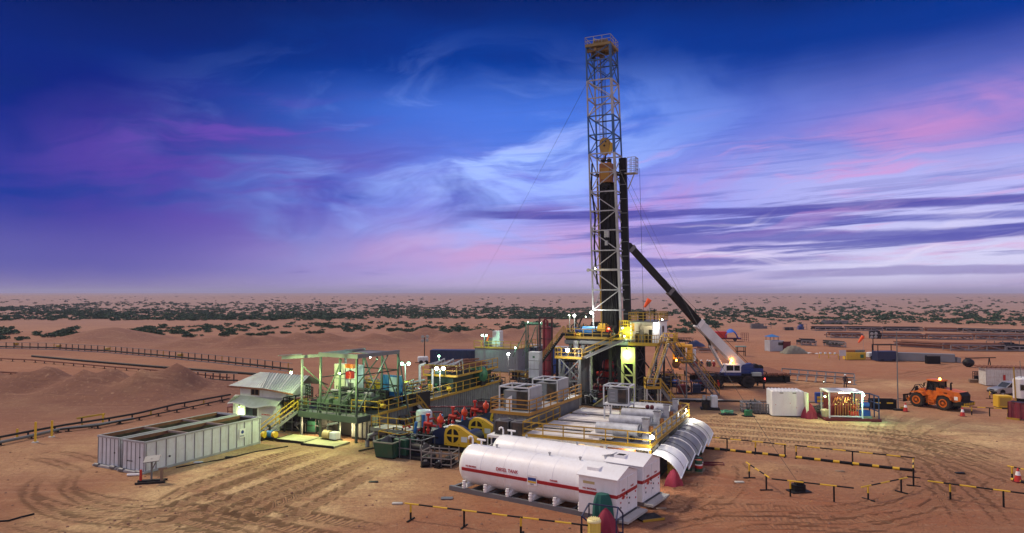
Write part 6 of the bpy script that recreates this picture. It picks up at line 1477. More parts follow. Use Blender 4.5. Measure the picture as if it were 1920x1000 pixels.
# elevated pipe deck and tanks further back
pd_ = thing('pipe_platform', 'railed upper platform loaded with bundled pipes above a dark tank', 'platform', M4 @ Vector((-3.9,15.5,0)), MA)
part('tank', MB().box(0,3.4,0,10,2.45,4.4), DGREEN if False else mat('tank black green', (.012,.028,.022), .5, dirt=.4, dcol=(.05,.045,.035)), pd_); part('deck', MB().box(-.2,4.2,-.6,10.3,4.4,4.5), DARK, pd_); part('edge', MB().box(4.2,4.28,-.6,10.3,4.32,4.56).box(-.2,4.2,-.68,-.6,4.32,4.56), YEL, pd_)
part('railing', MB().rail([(-.2,-.6,4.5),(4.2,-.6,4.5),(4.2,10.3,4.5)],1.1,1.6,.042,1), YEL, pd_)
pb = MB()
for j in range(16): x = .2+rnd.random()*3.4; z = 4.7+rnd.random()*.8; pb.path([(x,0,z),(x+.2,4,z+.3),(x,9.5,z)],rnd.uniform(.07,.13),6)
part('pipe_bundle', pb, RUST, pd_); pb = MB()
for j in range(9): x = .3+j*.4; pb.path([(x,-.3,5.6),(x,2.,5.7+.2*(j%3)),(x+.1,2.1,4.7)],.09,6)
part('hose_bundle', pb, LGREY, pd_); part('downpipe', MB().path([(-.5,-.9,5.6),(-.5,-.9,2.6)],.16,8).path([(1.2,-.9,5.2),(1.2,-.9,2.6)],.13,8).path([(-.5,-.9,5.5),(0,-.4,5.7)],.16,8), LGREY, pd_)
t = thing('green_tank', 'round-ended bright green tank beyond the pipe platform', 'tank', M4 @ Vector((-.6,21.8,3.0)), MA); part('shell', MB().lathe((-1.6,0,.9),[(.1,0),(.7,.15),(.95,.5),(.95,2.4),(.7,2.7),(.1,2.85)],20,(1,0,0)), GREEN, t); part('saddle', MB().box(-1.2,.9,-.6,.6,-.4,.3), DARK, t); part('flange', MB().tube((.9,-.5,.9),(1.1,-.5,.9),.3,12), DGREEN, t)
# mud pumps: three alike
PO = Vector((-5.9, 61.8, 0))
for i in range(3):
    t = thing('mud_pump', ['mud pump with large yellow belt guard in front of the others','mud pump behind the front one, its yellow guard half hidden by the black condensers','farthest mud pump, only a little of its yellow guard showing'][i], 'mud pump', PO + Vector((1.9,3.75,0))*i, RIG, 'mud pumps')
    part('skid', MB().box(-4.6,3.6,-.1,.25,0,.4).box(-4.6,3.6,2.2,2.5,0,.4).box(-4.4,3.5,.25,2.2,.1,.3), DARK, t)
    part('power_end', MB().prism([(-1.6,.4),(1.8,.4),(1.8,1.3),(.6,1.9),(-.6,1.95),(-1.6,1.5)],.5,2.2), NAVY, t)
    poly = [(0,.55),(3.55,.5),(3.6,1.0),(3.45,1.25),(2.6,1.6),(1.6,2.15),(1.0,2.3),(.5,2.25),(.12,1.95),(0,1.5)]
    g = part('belt_guard', MB().prism(poly,-.18,.3), YELB, t)
    cx, cz_ = .85, 1.42; w_ = MB()
    for q in range(4):
        a0 = q*math.pi/2 + .14; a1 = (q+1)*math.pi/2 - .14; ring = [(cx+math.cos(a0+(a1-a0)*s/6)*.6, cz_+math.sin(a0+(a1-a0)*s/6)*.6) for s in range(7)]; w_.prism([(cx+math.cos((a0+a1)/2)*.14, cz_+math.sin((a0+a1)/2)*.14)] + ring, -.19, -.17)
    part('wheel_opening', w_, BLACK, g); part('plate', MB().box(1.7,2.3,-.195,-.18,.95,1.4), WHITE_D, g); part('grille', MB().box(2.5,2.9,-.195,-.18,.95,1.3), BROWN, g); part('hub_opening', MB().tube((3.1,-.19,.75),(3.1,-.17,.75),.3,16), NAVY, g)
    part('bolt_row', MB().cbox((.2,-.2,.7),.06,.04,.06).cbox((1.5,-.2,.7),.06,.04,.06).cbox((3.3,-.2,.65),.06,.04,.06).cbox((1.5,-.2,1.95),.06,.04,.06), DARK, g)
    part('drum_motor', MB().tube((2.0,.5,1.0),(2.0,2.2,1.0),.75,20), NAVY, t)
    fe = part('fluid_end', MB().rbox(-3.2,-1.7,.4,2.2,.4,1.3,.08), DARK, t)
    for k in range(3): part('liner', MB().tube((-1.7,.7+k*.6,.95),(-1.0,.7+k*.6,.95),.22,12).tube((-2.8,.7+k*.6,1.3),(-2.8,.7+k*.6,1.7),.2,12), DARK, fe)
    part('manifold', MB().tube((-3.5,.2,1.3),(-3.5,2.4,1.3),.16,10).path([(-2.4,.3,1.3),(-2.4,.3,2.0),(-1.2,.4,2.0)],.1).path([(-3.5,.4,1.3),(-3.9,.0,1.9),(-3.9,-.8,1.9)],.1), RED, t)
    part('dampener', MB().lathe((-.8,.5,2.25),[(.1,0),(.25,.10),(.32,.34),(.25,.56),(.11,.68),(.07,.85)],18), BALLR, t); part('dampener_post', MB().tube((-.8,.5,1.9),(-.8,.5,2.3),.12,10), RED, t)
    part('valve_tree', MB().tube((-1.9,.2,1.3),(-1.9,.2,2.9),.1,8).tube((-2.3,.2,2.2),(-1.5,.2,2.2),.16,8).tube((-1.9,.2,2.9),(-1.9,.2,3.1),.2,8).sphere((-1.9,.2,1.6),.2,8), RED, t)
    part('blue_cylinder', MB().tube((-3.0,-.5,.6),(-2.7,-.5,2.4),.14,10), BLUEB, t); part('white_pipe', MB().path([(-4.8,-.2,.8),(-3.8,-.2,.9),(-2.6,-.3,.8)],.15,8), LGREY, t)
for k, (px, py, z, ln, c, lb) in enumerate(((752,818,.6,4,LGREY,'long pale pipe at knee height before the mud pumps'), (765,773,2.0,5,MAROOND,'dark red pipe running left of the mud pumps'), (800,763,2.0,9,MAROOND,'longer dark red pipe between the walkway tank and the mud pumps'))):
    a = G(px, py, z); solo('flow_pipe', MB().tube(a, a + UX*ln*.62 + VX*ln*.3, .08, 8).beam(a + Vector((.4,-.1,-z)), a + Vector((.4,-.1,0)), .1).beam(a + UX*ln*.6 + VX*ln*.28 - Vector((0,0,z)), a + UX*ln*.6 + VX*ln*.28, .1), c, lb, 'pipe', a)
st = thing('walkway_stair', 'yellow-railed stair from the walkway tank down to the mud pumps', 'stair', M4 @ Vector((.4,6.4,0)), 0)
stairs(st, M4 @ Vector((.4,6.4,2.5)), G(818, 803), .9, smat=LGREY); t = thing('white_vessel', 'white round vessel beside a blue cylinder, before the walkway stair', 'tank', G(795, 818), 0)
part('shell', MB().lathe((0,0,.3),[(.3,0),(.75,.15),(.8,.4),(.8,2.0),(.7,2.2),(.2,2.3)],20), WHITE_D, t); part('cylinder', MB().tube((-.1,-1.,.2),(0,-.9,2.2),.22,12), BLUEB, t); part('base', MB().box(-.7,.7,-1.1,.7,0,.3), DARK, t); part('pipe', MB().path([(.8,0,1),(1.6,.1,1),(1.7,.1,.3)],.1), LGREY, t)
# white tote tower, red degasser columns, green gantry, far cabinets
p = D(1004, 708, 95); t = thing('white_tower', 'tall white cabinet tower with strapped panels left of the rig', 'cabinet', p, RIG)
part('body', MB().rbox(-.75,.75,-.6,.7,0,3.5,.03), WHITE_D, t)
for z in (1.15,2.3): part('strap', MB().box(-.77,.77,-.63,-.6,z,z+.06), GREY, t)
part('emblem', MB().box(-.15,.15,-.62,-.6,2.7,2.95), GREEN, t); part('support', MB().box(-.7,.7,-.5,.6,-p.z,0), DARK, t)
dg_ = thing('degasser', 'dark red twin vertical vessels in a black ladder frame left of the rig', 'vessel', D(1024, 700, 106)*Vector((1,1,0)), R(-10))
part('column', MB().lathe((.35,0,1.),[(.2,0),(.5,.3),(.5,7.4),(.4,7.7),(.2,7.8)],16), mat('column red', (.19,.018,.03), .45, dirt=.25, dcol=(.05,.02,.02)), dg_); part('column', MB().tube((-.35,.3,1),(-.35,.3,9.6),.24,12), MATS['column red'], dg_)
part('goose_neck', MB().path([(.2,0,8.4),(.2,0,9.6),(-.1,.1,9.9),(-.35,.2,9.6)],.18,8), MATS['column red'], dg_); fr = MB()
for x in (-1.0,.9):
    for y in (-.6,.6): fr.beam((x,y,0),(x,y,10.3),.13)
for z in np.arange(.5,10.4,1.6): fr.beam((-1.,-.6,z),(.9,-.6,z),.1).beam((-1,.6,z),(.9,.6,z),.1).beam((-1,-.6,z),(-1,.6,z),.1)
for z in np.arange(.3,10.2,.45): fr.beam((-1.,-.64,z),(-.5,-.64,z),.05)
part('ladder_frame', fr, mat('frame maroon black', (.045,.012,.016), .5), dg_); part('side_pipe', MB().path([(.8,0,5.6),(1.5,0,5.5),(1.7,0,4.6),(1.7,0,1)],.18,8), DARK, dg_)
gt = thing('lamp_gantry', 'slim grey-green gantry frame with two lamps beside the red vessels', 'gantry', D(1000, 690, 112)*Vector((1,1,0)), R(-14))
g_ = MB().beam((-1.2,0,0),(-1.2,0,9),.18).beam((1.2,0,0),(1.2,0,9),.2).beam((-1.4,0,9),(1.5,0,9),.3).beam((.6,1.5,0),(.3,1.5,8.6),.16).beam((-1.2,1.5,0),(-1.2,1.5,8.6),.16)
part('frame', g_, LIMEP, gt); part('brace', MB().beam((-3.4,0,3.5),(-1.2,0,8.),.13).beam((-1.2,0,4),(.4,0,8.4),.12).beam((.4,0,4),(-.4,0,6.4),.12).beam((-2,1,3.6),(-.9,1,7),.1), LIMEP, gt)
fb = D(938, 690, 122); t = thing('reserve_tank', 'far grey corrugated tank with yellow roof railing and a stacked white cabinet', 'tank', (fb.x,fb.y,0), R(-24))
part('body', MB().corr((-5,0),(3.4,0),.1,4.1).corr((3.4,0),(3.4,9),.1,4.1).corr((-5,9),(-5,0),.1,4.1), GALV, t); part('roof', MB().box(-5.2,3.6,-.2,9,4.1,4.25), YEL, t); part('railing', MB().rail([(-5.1,-.1,4.25),(3.5,-.1,4.25),(3.5,9,4.25)],1.1,1.4,.05,1), YEL, t)
t = thing('stacked_cabinet', 'pale cabinet in two stacked blocks beside an orange flag, on the far grey tank', 'cabinet', D(926, 655, 125), R(-20)); part('lower_block', MB().rbox(-1.8,-.1,-.5,1,0,2.0,.04), GREY, t); part('upper_block', MB().rbox(-.1,1.5,-.7,1,0,1.6,.04), WHITE_D, t); part('upper_block', MB().rbox(.0,1.4,-.7,1,1.62,3.3,.04), WHITE_D, t)
t = thing('signal_flag', 'narrow orange flag leaning on the far grey tank', 'flag', D(914, 640, 124), 0); part('cloth', MB().prism([(-.3,.0),(.0,-.05),(.45,1.1),(.2,1.15)],-.03,.03), ORF, t); part('staff', MB().beam((-.35,0,-1.6),(.4,0,1.2),.05), DARK, t)
for px, py, Y, lb, cc in ((1046,655,118,'blue container far behind the rig stair',BLUE),(1000,650,130,'pale blue container behind the lamp gantry',GALV),(985,652,126,'dark blue drum rack behind the lamp gantry',NAVY)):
    q = D(px, py, Y); t = thing('far_container', lb, 'container', (q.x,q.y,0), R(-20), 'containers behind the mud tanks'); part('body', MB().corr((-2,0),(2,0),.1,4.6 if Y < 120 else 4.0).corr((2,0),(2,2.4),.1,4.0), cc, t); part('roof', MB().box(-2.05,2.05,-.05,2.4,4.0,4.1) if Y > 120 else MB().box(-2.05,2.05,-.05,2.4,4.6,4.7), LGREY, t)
# blue container lorry and small white lamp trailer behind
p = G(800, 692); t = thing('container_lorry', 'dark blue corrugated container on wheels behind the mud tanks', 'trailer', p, R(-4))
part('container', MB().corr((.6,0),(11,0),1.0,3.4).corr((.6,2.4),(.6,0),1.0,3.4).box(.7,11,.1,2.4,3.3,3.42), NAVY, t); part('chassis', MB().box(.4,11,.2,2.2,.7,1.), BLACK, t)
for x in (1.2, 9.2, 10.3): part('wheel', MB().tube((x,-.05,.5),(x,.35,.5),.5,18).tube((x,-.08,.5),(x,-.05,.5),.26,12), RUBBER, t)
def light_tower(p, label, rz, hgt=5.0):
    t = thing('light_tower', label, 'light tower', p, rz, 'mobile light towers'); part('body', MB().rbox(-1,1,-.6,.6,.5,1.5,.15), WHITE_D, t); part('mast', MB().tube((.3,0,1.4),(.3,0,hgt),.09,8), DARK, t); part('wheel', MB().tube((-.4,-.75,.4),(-.4,-.58,.4),.4,14).tube((.6,-.75,.4),(.6,-.58,.4),.4,14), RUBBER, t); part('outrigger', MB().beam((-1.5,0,.3),(1.5,0,.3),.12), DARK, t)
    for k, (dx, dz) in enumerate(((-.45,.0),(.45,.1),(-.4,.75),(.5,.8))): part('lamp_head', MB().lathe((.3+dx,-.1,hgt-.6+dz),[(.12,0),(.32,.15),(.34,.25),(.3,.27)],12,(0,-1,-.2)), LGREY, t)
light_tower(G(793, 683), 'white mobile light tower beside the dark blue container lorry', .2, 5.2)
# lamps of the mud system
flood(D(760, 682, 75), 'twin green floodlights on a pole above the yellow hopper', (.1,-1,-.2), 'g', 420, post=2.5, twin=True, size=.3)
flood(D(825, 691, 78), 'twin white-green floodlights on a pole by the long walkway', (-.2,-1,-.2), 'w', 420, post=2.6, twin=True, size=.28)
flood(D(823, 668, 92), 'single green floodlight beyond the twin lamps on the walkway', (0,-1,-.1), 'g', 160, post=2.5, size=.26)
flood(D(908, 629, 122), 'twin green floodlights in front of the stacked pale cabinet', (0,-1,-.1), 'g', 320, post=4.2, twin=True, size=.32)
flood(D(953, 664, 100), 'pale floodlight above the green round tank', (0,-1,-.2), 'w', 140, post=2.5, size=.26)
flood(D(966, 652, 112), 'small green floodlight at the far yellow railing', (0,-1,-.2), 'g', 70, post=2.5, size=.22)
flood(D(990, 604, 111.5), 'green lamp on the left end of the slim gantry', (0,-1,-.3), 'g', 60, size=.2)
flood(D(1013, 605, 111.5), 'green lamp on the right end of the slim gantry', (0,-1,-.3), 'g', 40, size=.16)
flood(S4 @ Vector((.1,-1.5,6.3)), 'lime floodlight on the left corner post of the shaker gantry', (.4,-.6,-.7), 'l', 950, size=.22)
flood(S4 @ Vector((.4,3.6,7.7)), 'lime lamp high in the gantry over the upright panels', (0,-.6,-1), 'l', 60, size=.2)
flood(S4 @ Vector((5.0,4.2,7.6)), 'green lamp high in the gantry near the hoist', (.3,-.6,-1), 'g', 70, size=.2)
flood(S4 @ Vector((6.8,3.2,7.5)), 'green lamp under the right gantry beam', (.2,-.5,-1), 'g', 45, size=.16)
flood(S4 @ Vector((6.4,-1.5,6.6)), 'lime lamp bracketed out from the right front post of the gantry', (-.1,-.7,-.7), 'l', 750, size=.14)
flood(S4 @ Vector((.9,.9,1.75)), 'warm lamp under the left end of the shaker deck', (0,-.4,-1), 'y', 120, size=.18)
flood(S4 @ Vector((5.4,.9,1.8)), 'warm lamp under the right end of the shaker deck', (0,-.4,-1), 'y', 120, size=.18)
flood(xf(HL,R(-22)) @ Vector((1.2,-.4,2.3)), 'warm lamp under the skirt roof of the white house', (0,-.3,-1), 'l', 60, size=.12)
# ------------------------------------------------------------------ wheels shared by the big machines
def wheel(t, c, r, w, side, rimm, hub=.5, n=28, lugs=True):
    """tyre with lugs and dished rim; axle along local y; side -1: outer face to -y"""
    cx, cy, cz = c
    prof = [(r*.55,-w/2),(r*.9,-w/2),(r,-w*.34),(r,w*.34),(r*.9,w/2),(r*.55,w/2)]
    m = MB().lathe(c, prof, n, (0,1,0))
    if lugs:
        for k in range(20):
            a = 2*math.pi*k/20
            for s_ in (-1, 1):
                p = Vector((cx+math.cos(a)*r*1.0, cy+s_*w*.2, cz+math.sin(a)*r*1.0)); q = Vector((cx+math.cos(a+.12)*r*1.0, cy+s_*w*.46, cz+math.sin(a+.12)*r*.99)); m.beam(p, q, .07, .07)
    wh = part('wheel', m, RUBBER, t)
    o = cy + side*w*.5
    part('rim', MB().lathe((cx, o, cz), [(r*.58, .0),(r*.58, side*.02 if False else .02),(r*.44, .02),(r*.40,-.08),(r*.2,-.08),(r*.16, .05),(.02,.06)], 20, (0,side,0)), rimm, wh)
# ------------------------------------------------------------------ orange wheel loader with forks
rp, fp = G(1765, 768), G(1716, 757)
LD = (fp - rp); hd = math.atan2(LD.y, LD.x)
hd = R(118); Lo = Vector((51.4, 84.6, 0))
t = thing('wheel_loader', 'orange articulated wheel loader with pallet forks and a beacon on its cab', 'wheel loader', Lo, hd)
# local: x forward, y to its left; the origin midway between the axles
for (x, y, s_) in ((1.6,1.05,1),(1.6,-1.05,-1),(-1.6,1.05,1),(-1.6,-1.05,-1)): wheel(t, (x,y,.86), .86, .62, s_, ORANGE)
part('rear_frame', MB().rbox(-3.0,-.2,-.6,.6,.7,1.5,.1), DARK, t)
hood = MB().prism([(-3.35,1.05),(-3.45,1.9),(-3.2,2.25),(-.6,2.55),(-.6,1.3),(-2.6,1.1)],-.95,.95); part('engine_hood', hood, ORANGE, t)
part('grille', MB().prism([(-3.5,1.0),(-3.58,1.9),(-3.28,2.28),(-3.15,2.2),(-3.40,1.88),(-3.3,1.0)],-.8,.8), BLACK, t)
cwt = part('counterweight', MB().prism([(-3.75,.75),(-3.85,1.15),(-3.3,1.25),(-2.7,1.0),(-2.7,.7)],-1.2,1.2), DARK, t)
hz_ = MB()
for k in range(7): hz_.box(-3.87,-3.82,-1.1+k*.33,-.93+k*.33,.85,1.12)
part('hazard_strip', hz_, YELB, cwt)
part('side_panel', MB().box(-2.6,-1.0,.95,.98,1.35,2.2).box(-2.6,-1.0,-.98,-.95,1.35,2.2), mat('loader panel', (.50,.10,.010), .45, dirt=.3), t)
part('white_plate', MB().box(-3.1,-2.7,.955,.985,1.35,1.75), WHITE, t)
part('lettering', text_mesh('220', .26, -1.7, .99, 2.0, (-1,0,0), (0,0,1), bold=.01), BLACK, t)
part('fender', MB().prism([(-2.6,1.35),(-2.4,1.75),(-1.7,1.95),(-.9,1.85),(-.55,1.4),(-.55,1.25),(-.8,1.25),(-1.0,1.7),(-1.7,1.82),(-2.3,1.62),(-2.5,1.3)],.72,1.4), ORANGE, t)
part('fender', MB().prism([(-2.6,1.35),(-2.4,1.75),(-1.7,1.95),(-.9,1.85),(-.55,1.4),(-.55,1.25),(-.8,1.25),(-1.0,1.7),(-1.7,1.82),(-2.3,1.62),(-2.5,1.3)],-1.4,-.72), ORANGE, t)
part('fender', MB().prism([(.6,1.5),(.9,1.85),(1.6,1.97),(2.3,1.8),(2.3,1.68),(1.6,1.84),(1.,1.72),(.7,1.45)],.72,1.4), ORANGE, t)
part('fender', MB().prism([(.6,1.5),(.9,1.85),(1.6,1.97),(2.3,1.8),(2.3,1.68),(1.6,1.84),(1.,1.72),(.7,1.45)],-1.4,-.72), ORANGE, t)
part('articulation_frame', MB().prism([(-.6,.55),(-.6,1.5),(.3,1.5),(.9,1.2),(.9,.6)],-.75,.75), ORANGE, t)
stp = MB()
for k in range(4): stp.box(-.45+.05*k,.25-.02*k,.95,1.15,.5+k*.3,.55+k*.3)
stp.beam((-.45,1.1,.5),(-.35,1.05,1.6),.06).beam((.25,1.1,.5),(.2,1.05,1.6),.06); part('ladder', stp, ORANGE, t)
part('front_frame', MB().prism([(.7,.55),(.7,1.6),(1.2,2.2),(1.7,2.2),(2.3,1.2),(2.3,.6)],-.5,.5), ORANGE, t)
part('lift_arm', MB().beam((1.3,.45,2.1),(2.5,.45,1.3),.16,.36).beam((2.5,.45,1.3),(3.3,.45,.55),.16,.3), ORANGE, t); part('lift_arm', MB().beam((1.3,-.45,2.1),(2.5,-.45,1.3),.16,.36).beam((2.5,-.45,1.3),(3.3,-.45,.55),.16,.3), ORANGE, t)
part('tilt_linkage', MB().beam((1.4,0,1.9),(2.4,0,2.0),.2).beam((2.3,0,2.35),(2.7,0,.9),.2,.3).beam((2.6,0,2.2),(3.3,0,1.2),.12), DARK, t); part('hydraulic_hose', MB().path([(1.5,.2,2.2),(1.9,.25,2.6),(2.4,.2,2.5),(2.6,.2,2.1)],.05).path([(1.5,-.2,2.2),(1.9,-.25,2.6),(2.4,-.2,2.5)],.05), BLACK, t)
fk = part('fork_carriage', MB().box(3.3,3.42,-1.15,1.15,.4,.6).box(3.3,3.42,-1.15,1.15,1.15,1.3).box(3.3,3.4,-1.15,-1.0,.4,1.3).box(3.3,3.4,1.0,1.15,.4,1.3).box(3.3,3.4,-.3,-.15,.4,1.3).box(3.3,3.4,.3,.45,.4,1.3), BLACK, t)
for y in (-.6,.6): part('fork', MB().box(3.42,5.2,y-.08,y+.08,.36,.42).box(3.42,3.5,y-.08,y+.08,.42,1.2), DARK, fk)
cab = part('cab_base', MB().prism([(-.85,1.5),(-.85,2.15),(.55,2.15),(.75,1.75),(.75,1.5)],-.75,.75), ORANGE, t)
part('cab_glass', MB().prism([(-.82,2.15),(-.78,3.25),(.42,3.25),(.62,2.15)],-.70,.70), GLASS, t)
pl = MB()
for y in (-.74,.74): pl.beam((-.85,y,2.1),(-.8,y,3.3),.12).beam((.66,y,2.1),(.45,y,3.3),.12).beam((-.1,y,2.1),(-.1,y,3.3),.09)
pl.beam((-.84,-.74,2.15),(-.84,.74,2.15),.08); part('cab_pillar', pl, BLACK, t)
part('cab_roof', MB().rbox(-1.0,.65,-.85,.85,3.27,3.45,.06), ORANGE, t); part('mirror', MB().beam((.6,.8,3.0),(.7,1.2,3.0),.05).box(.65,.72,1.1,1.3,2.6,3.0), BLACK, t)
b_ = part('beacon', MB().lathe((-.7,.3,3.45),[(.12,0),(.12,.16),(.06,.24)],12), L_AMB, t)
part('exhaust', MB().tube((-2.0,.35,2.3),(-2.0,.35,3.0),.11,10).path([(-2.,.35,2.9),(-2.0,.35,3.15),(-2.15,.35,3.25)],.11,8), DARK, t); part('air_cleaner', MB().tube((-1.1,.45,2.4),(-1.1,.45,2.85),.2,14), DARK, t)
part('tail_lamp', MB().box(-3.48,-3.44,.75,.95,1.55,1.75).box(-3.48,-3.44,-.95,-.75,1.55,1.75), RED, t)
def person(p, label, face, suit, arms=0, hat=WHITE, z=0, cat='person', sit=False):
    """one continuous skinned body with a hard hat; face = heading"""
    S = 1.76
    J = {'pel':(0,0,.95),'che':(0,.0,1.30),'nec':(0,.0,1.47),'hed':(0,.02,1.60),'top':(0,.015,1.72),
         'hl':(-.10,0,.90),'kl':(-.12,.03,.50),'al':(-.13,-.01,.09),'fl':(-.14,.13,.04),'hr':(.10,0,.90),'kr':(.13,.04,.50),'ar':(.15,.0,.09),'fr':(.17,.14,.04),
         'sl':(-.20,0,1.40),'el':(-.27,.01,1.13),'wl':(-.24,.13,.90),'nl':(-.23,.18,.82),'sr':(.20,0,1.40),'er':(.27,.01,1.13),'wr':(.24,.13,.90),'nr':(.23,.18,.82)}
    if arms == 1: J.update(er=(.26,.16,1.20), wr=(.10,.30,1.28), nr=(.05,.34,1.32))
    if arms == 2: J.update(el=(-.30,-.06,1.14), wl=(-.17,-.02,.98), nl=(-.12,.04,.95), er=(.30,-.06,1.14), wr=(.17,-.02,.98), nr=(.12,.04,.95))
    E = [('pel','che'),('che','nec'),('nec','hed'),('hed','top'),('pel','hl'),('hl','kl'),('kl','al'),('al','fl'),('pel','hr'),('hr','kr'),('kr','ar'),('ar','fr'),('che','sl'),('sl','el'),('el','wl'),('wl','nl'),('che','sr'),('sr','er'),('er','wr'),('wr','nr')]
    rad = {'pel':.15,'che':.165,'nec':.06,'hed':.10,'top':.075,'hl':.10,'hr':.10,'kl':.075,'kr':.075,'al':.06,'ar':.06,'fl':.045,'fr':.045,'sl':.075,'sr':.075,'el':.055,'er':.055,'wl':.042,'wr':.042,'nl':.04,'nr':.04}
    ks = list(J); me = bpy.data.meshes.new('person'); me.from_pydata([J[k] for k in ks], [(ks.index(a), ks.index(b)) for a, b in E], []); me.update()
    o = bpy.data.objects.new('person', me); COL.objects.link(o)
    sk = o.modifiers.new('skin', 'SKIN'); ss = o.modifiers.new('sub', 'SUBSURF'); ss.levels = ss.render_levels = 1
    for i, k in enumerate(ks): me.skin_vertices[0].data[i].radius = (rad[k], rad[k]); me.skin_vertices[0].data[i].use_root = (k == 'pel')
    dg = bpy.context.evaluated_depsgraph_get(); m2 = bpy.data.meshes.new_from_object(o.evaluated_get(dg)); bpy.data.objects.remove(o)
    m2.materials.append(suit); m2.materials.append(SKIN); m2.materials.append(BLACK)
    for q in m2.polygons:
        c = q.center; q.use_smooth = True
        if c.z > 1.48 or (c - Vector(J['nl'])).length < .07 or (c - Vector(J['nr'])).length < .07: q.material_index = 1
        elif c.z < .12: q.material_index = 2
    b = bpy.data.objects.new('person', m2); COL.objects.link(b); b.location = (p[0], p[1], z); b.rotation_euler = (0,0,face); tag(b, label, cat, 'rig workers')
    part('hard_hat', MB().lathe((0,.02,1.64),[(.17,0),(.17,.015),(.125,.02),(.12,.09),(.08,.14),(.02,.155)],16), hat, b)
    return b
SUITR = mat('red coverall', (.28,.02,.035), .8, dirt=.2); SUITB = mat('blue coverall', (.02,.03,.10), .8, dirt=.2); SUITD = mat('dark coverall', (.035,.025,.03), .8, dirt=.2)
drv = person(xf(Lo, hd) @ Vector((-.25,.0,0)), 'driver in a pale shirt seen through the loader cab glass', hd - R(90), mat('pale shirt', (.4,.42,.45), .8), 2, WHITE, z=1.72) if False else None
for px, py, lb, su, a, f in ((1304,696,'worker in red coverall and white hard hat, first of the row behind the stair',SUITR,0,2.6),(1315,696,'worker in blue coverall with hands together, second of the row behind the stair',SUITB,2,2.9),
                             (1327,696,'worker in dark coverall standing beside the blue-green one, centre of the row',SUITD,0,2.2),(1331,697,'worker in dark green jacket pressed close to the dark one',mat('green jacket',(.02,.05,.035),.8),1,3.6),(1338.5,697,'worker in red coverall bending an arm, nearest the crane cab',SUITR,1,2.4)):
    q = G(px, py); b = person(q, lb, f, su, a)
    for o in (b,): o.scale = (1.12,)*3
q = G(1585, 727); b = person(q, 'worker in dark clothing standing behind the lit accumulator unit', 2.9, SUITD, 0); b.scale = (1.1,)*3

# ------------------------------------------------------------------ rough-terrain crane
t = thing('mobile_crane', 'blue and white rough-terrain crane with its boom raised to the mast', 'crane', (33.0, 103.0, 0), R(176))
# local x: to the front (left in the picture), y: its left (towards the camera at -Y is +y rotated)
for (x, y, s_) in ((3.0,1.2,1),(3.0,-1.2,-1),(-1.5,1.2,1),(-1.5,-1.2,-1)): wheel(t, (x,y,.95), .95, .65, s_, DARK, lugs=False)
part('chassis', MB().rbox(-3.9,4.4,-1.0,1.0,.85,1.6,.1), BLACK, t); part('deck', MB().box(-3.8,4.5,-1.5,1.5,1.62,1.78), DARK, t)
part('fender', MB().box(2.0,4.1,.95,1.52,1.98,2.08).box(-2.5,-.5,.95,1.52,1.98,2.08), BLACK, t)
part('outrigger', MB().box(4.1,4.5,-1.6,1.6,.7,1.0).beam((4.3,1.55,.1),(4.3,1.55,1.1),.2).beam((4.3,-1.55,.1),(4.3,-1.55,1.1),.2), DARK, t); part('outrigger', MB().box(-3.9,-3.4,-1.7,1.7,.75,1.05).beam((-3.65,1.65,.0),(-3.65,1.65,1.2),.22).beam((-3.65,-1.65,.0),(-3.65,-1.65,1.2),.22), DARK, t)
part('toolbox', MB().rbox(-3.4,-2.0,.9,1.55,1.8,2.3,.05), mat('crane grey green', (.30,.36,.36), .5), t); part('tail_lamp', MB().box(-4.0,-3.95,.9,1.2,1.25,1.45), L_RED, t); part('hook_bar', MB().beam((-3.9,1.2,1.6),(-4.2,1.2,2.3),.1).beam((-4.2,1.2,2.3),(-4.2,-1.2,2.3),.1), DARK, t)
sup = part('slew_body', MB().rbox(-3.2,1.2,-1.2,.6,1.85,2.75,.12).prism([(-3.4,2.0),(-3.4,2.9),(-2.2,3.55),(-1.0,3.3),(-.4,2.4),(-.4,2.0)],-.6,.5), NAVY if False else mat('crane blue', (.012,.035,.17), .4, dirt=.2), t)
part('counterweight', MB().rbox(-3.9,-2.6,-1.25,.7,1.9,2.8,.1), MATS['crane blue'], t); part('winch', MB().tube((-2.9,-.6,3.0),(-2.9,.5,3.0),.45,16).tube((-3.6,-.5,2.9),(-3.6,.4,2.9),.38,14), DARK, t)
part('cab_base', MB().prism([(-.5,1.85),(-.5,2.3),(2.3,2.3),(2.5,1.95),(2.5,1.85)],.45,1.45), MATS['crane blue'], t)
part('cab_frame', MB().rbox(-.5,1.75,.42,1.48,2.3,3.5,.12).prism([(1.75,2.3),(2.3,2.3),(1.85,3.45),(1.75,3.5)],.45,1.45), WHITE, t)
part('cab_window', MB().box(-.3,.5,1.48,1.495,2.55,3.3).box(.62,1.6,1.48,1.495,2.55,3.3), GLASS, t); part('cab_window', MB().add([(2.32,.55,2.35),(2.32,1.35,2.35),(1.92,1.35,3.35),(1.92,.55,3.35)],[(0,1,2,3)]), GLASS, t)
part('beacon', MB().lathe((.9,1.0,3.5),[(.12,0),(.13,.12),(.10,.26),(.03,.3)],12), L_AMB, t)
lamp(t, (.7,1.0,3.95), 90, (1,.35,.05), .12, wm=False)
T4 = xf((33.0,103.0,0), R(176)).inverted()
piv = D(1392, 690, 103.2); j1 = D(1309, 606, 101.2); j2 = D(1256, 545, 100); tip = D(1183, 464, 98.2)
def boom_sec(a, b, w, h, m, nm):
    part(nm, MB().beam(T4 @ a, T4 @ b, w, h), m, t)
boom_sec(piv - (j1-piv)*.06, j1, .95, 1.35, mat('boom white', (.62,.64,.66), .4, dirt=.2, dcol=(.3,.27,.25)), 'boom_section')
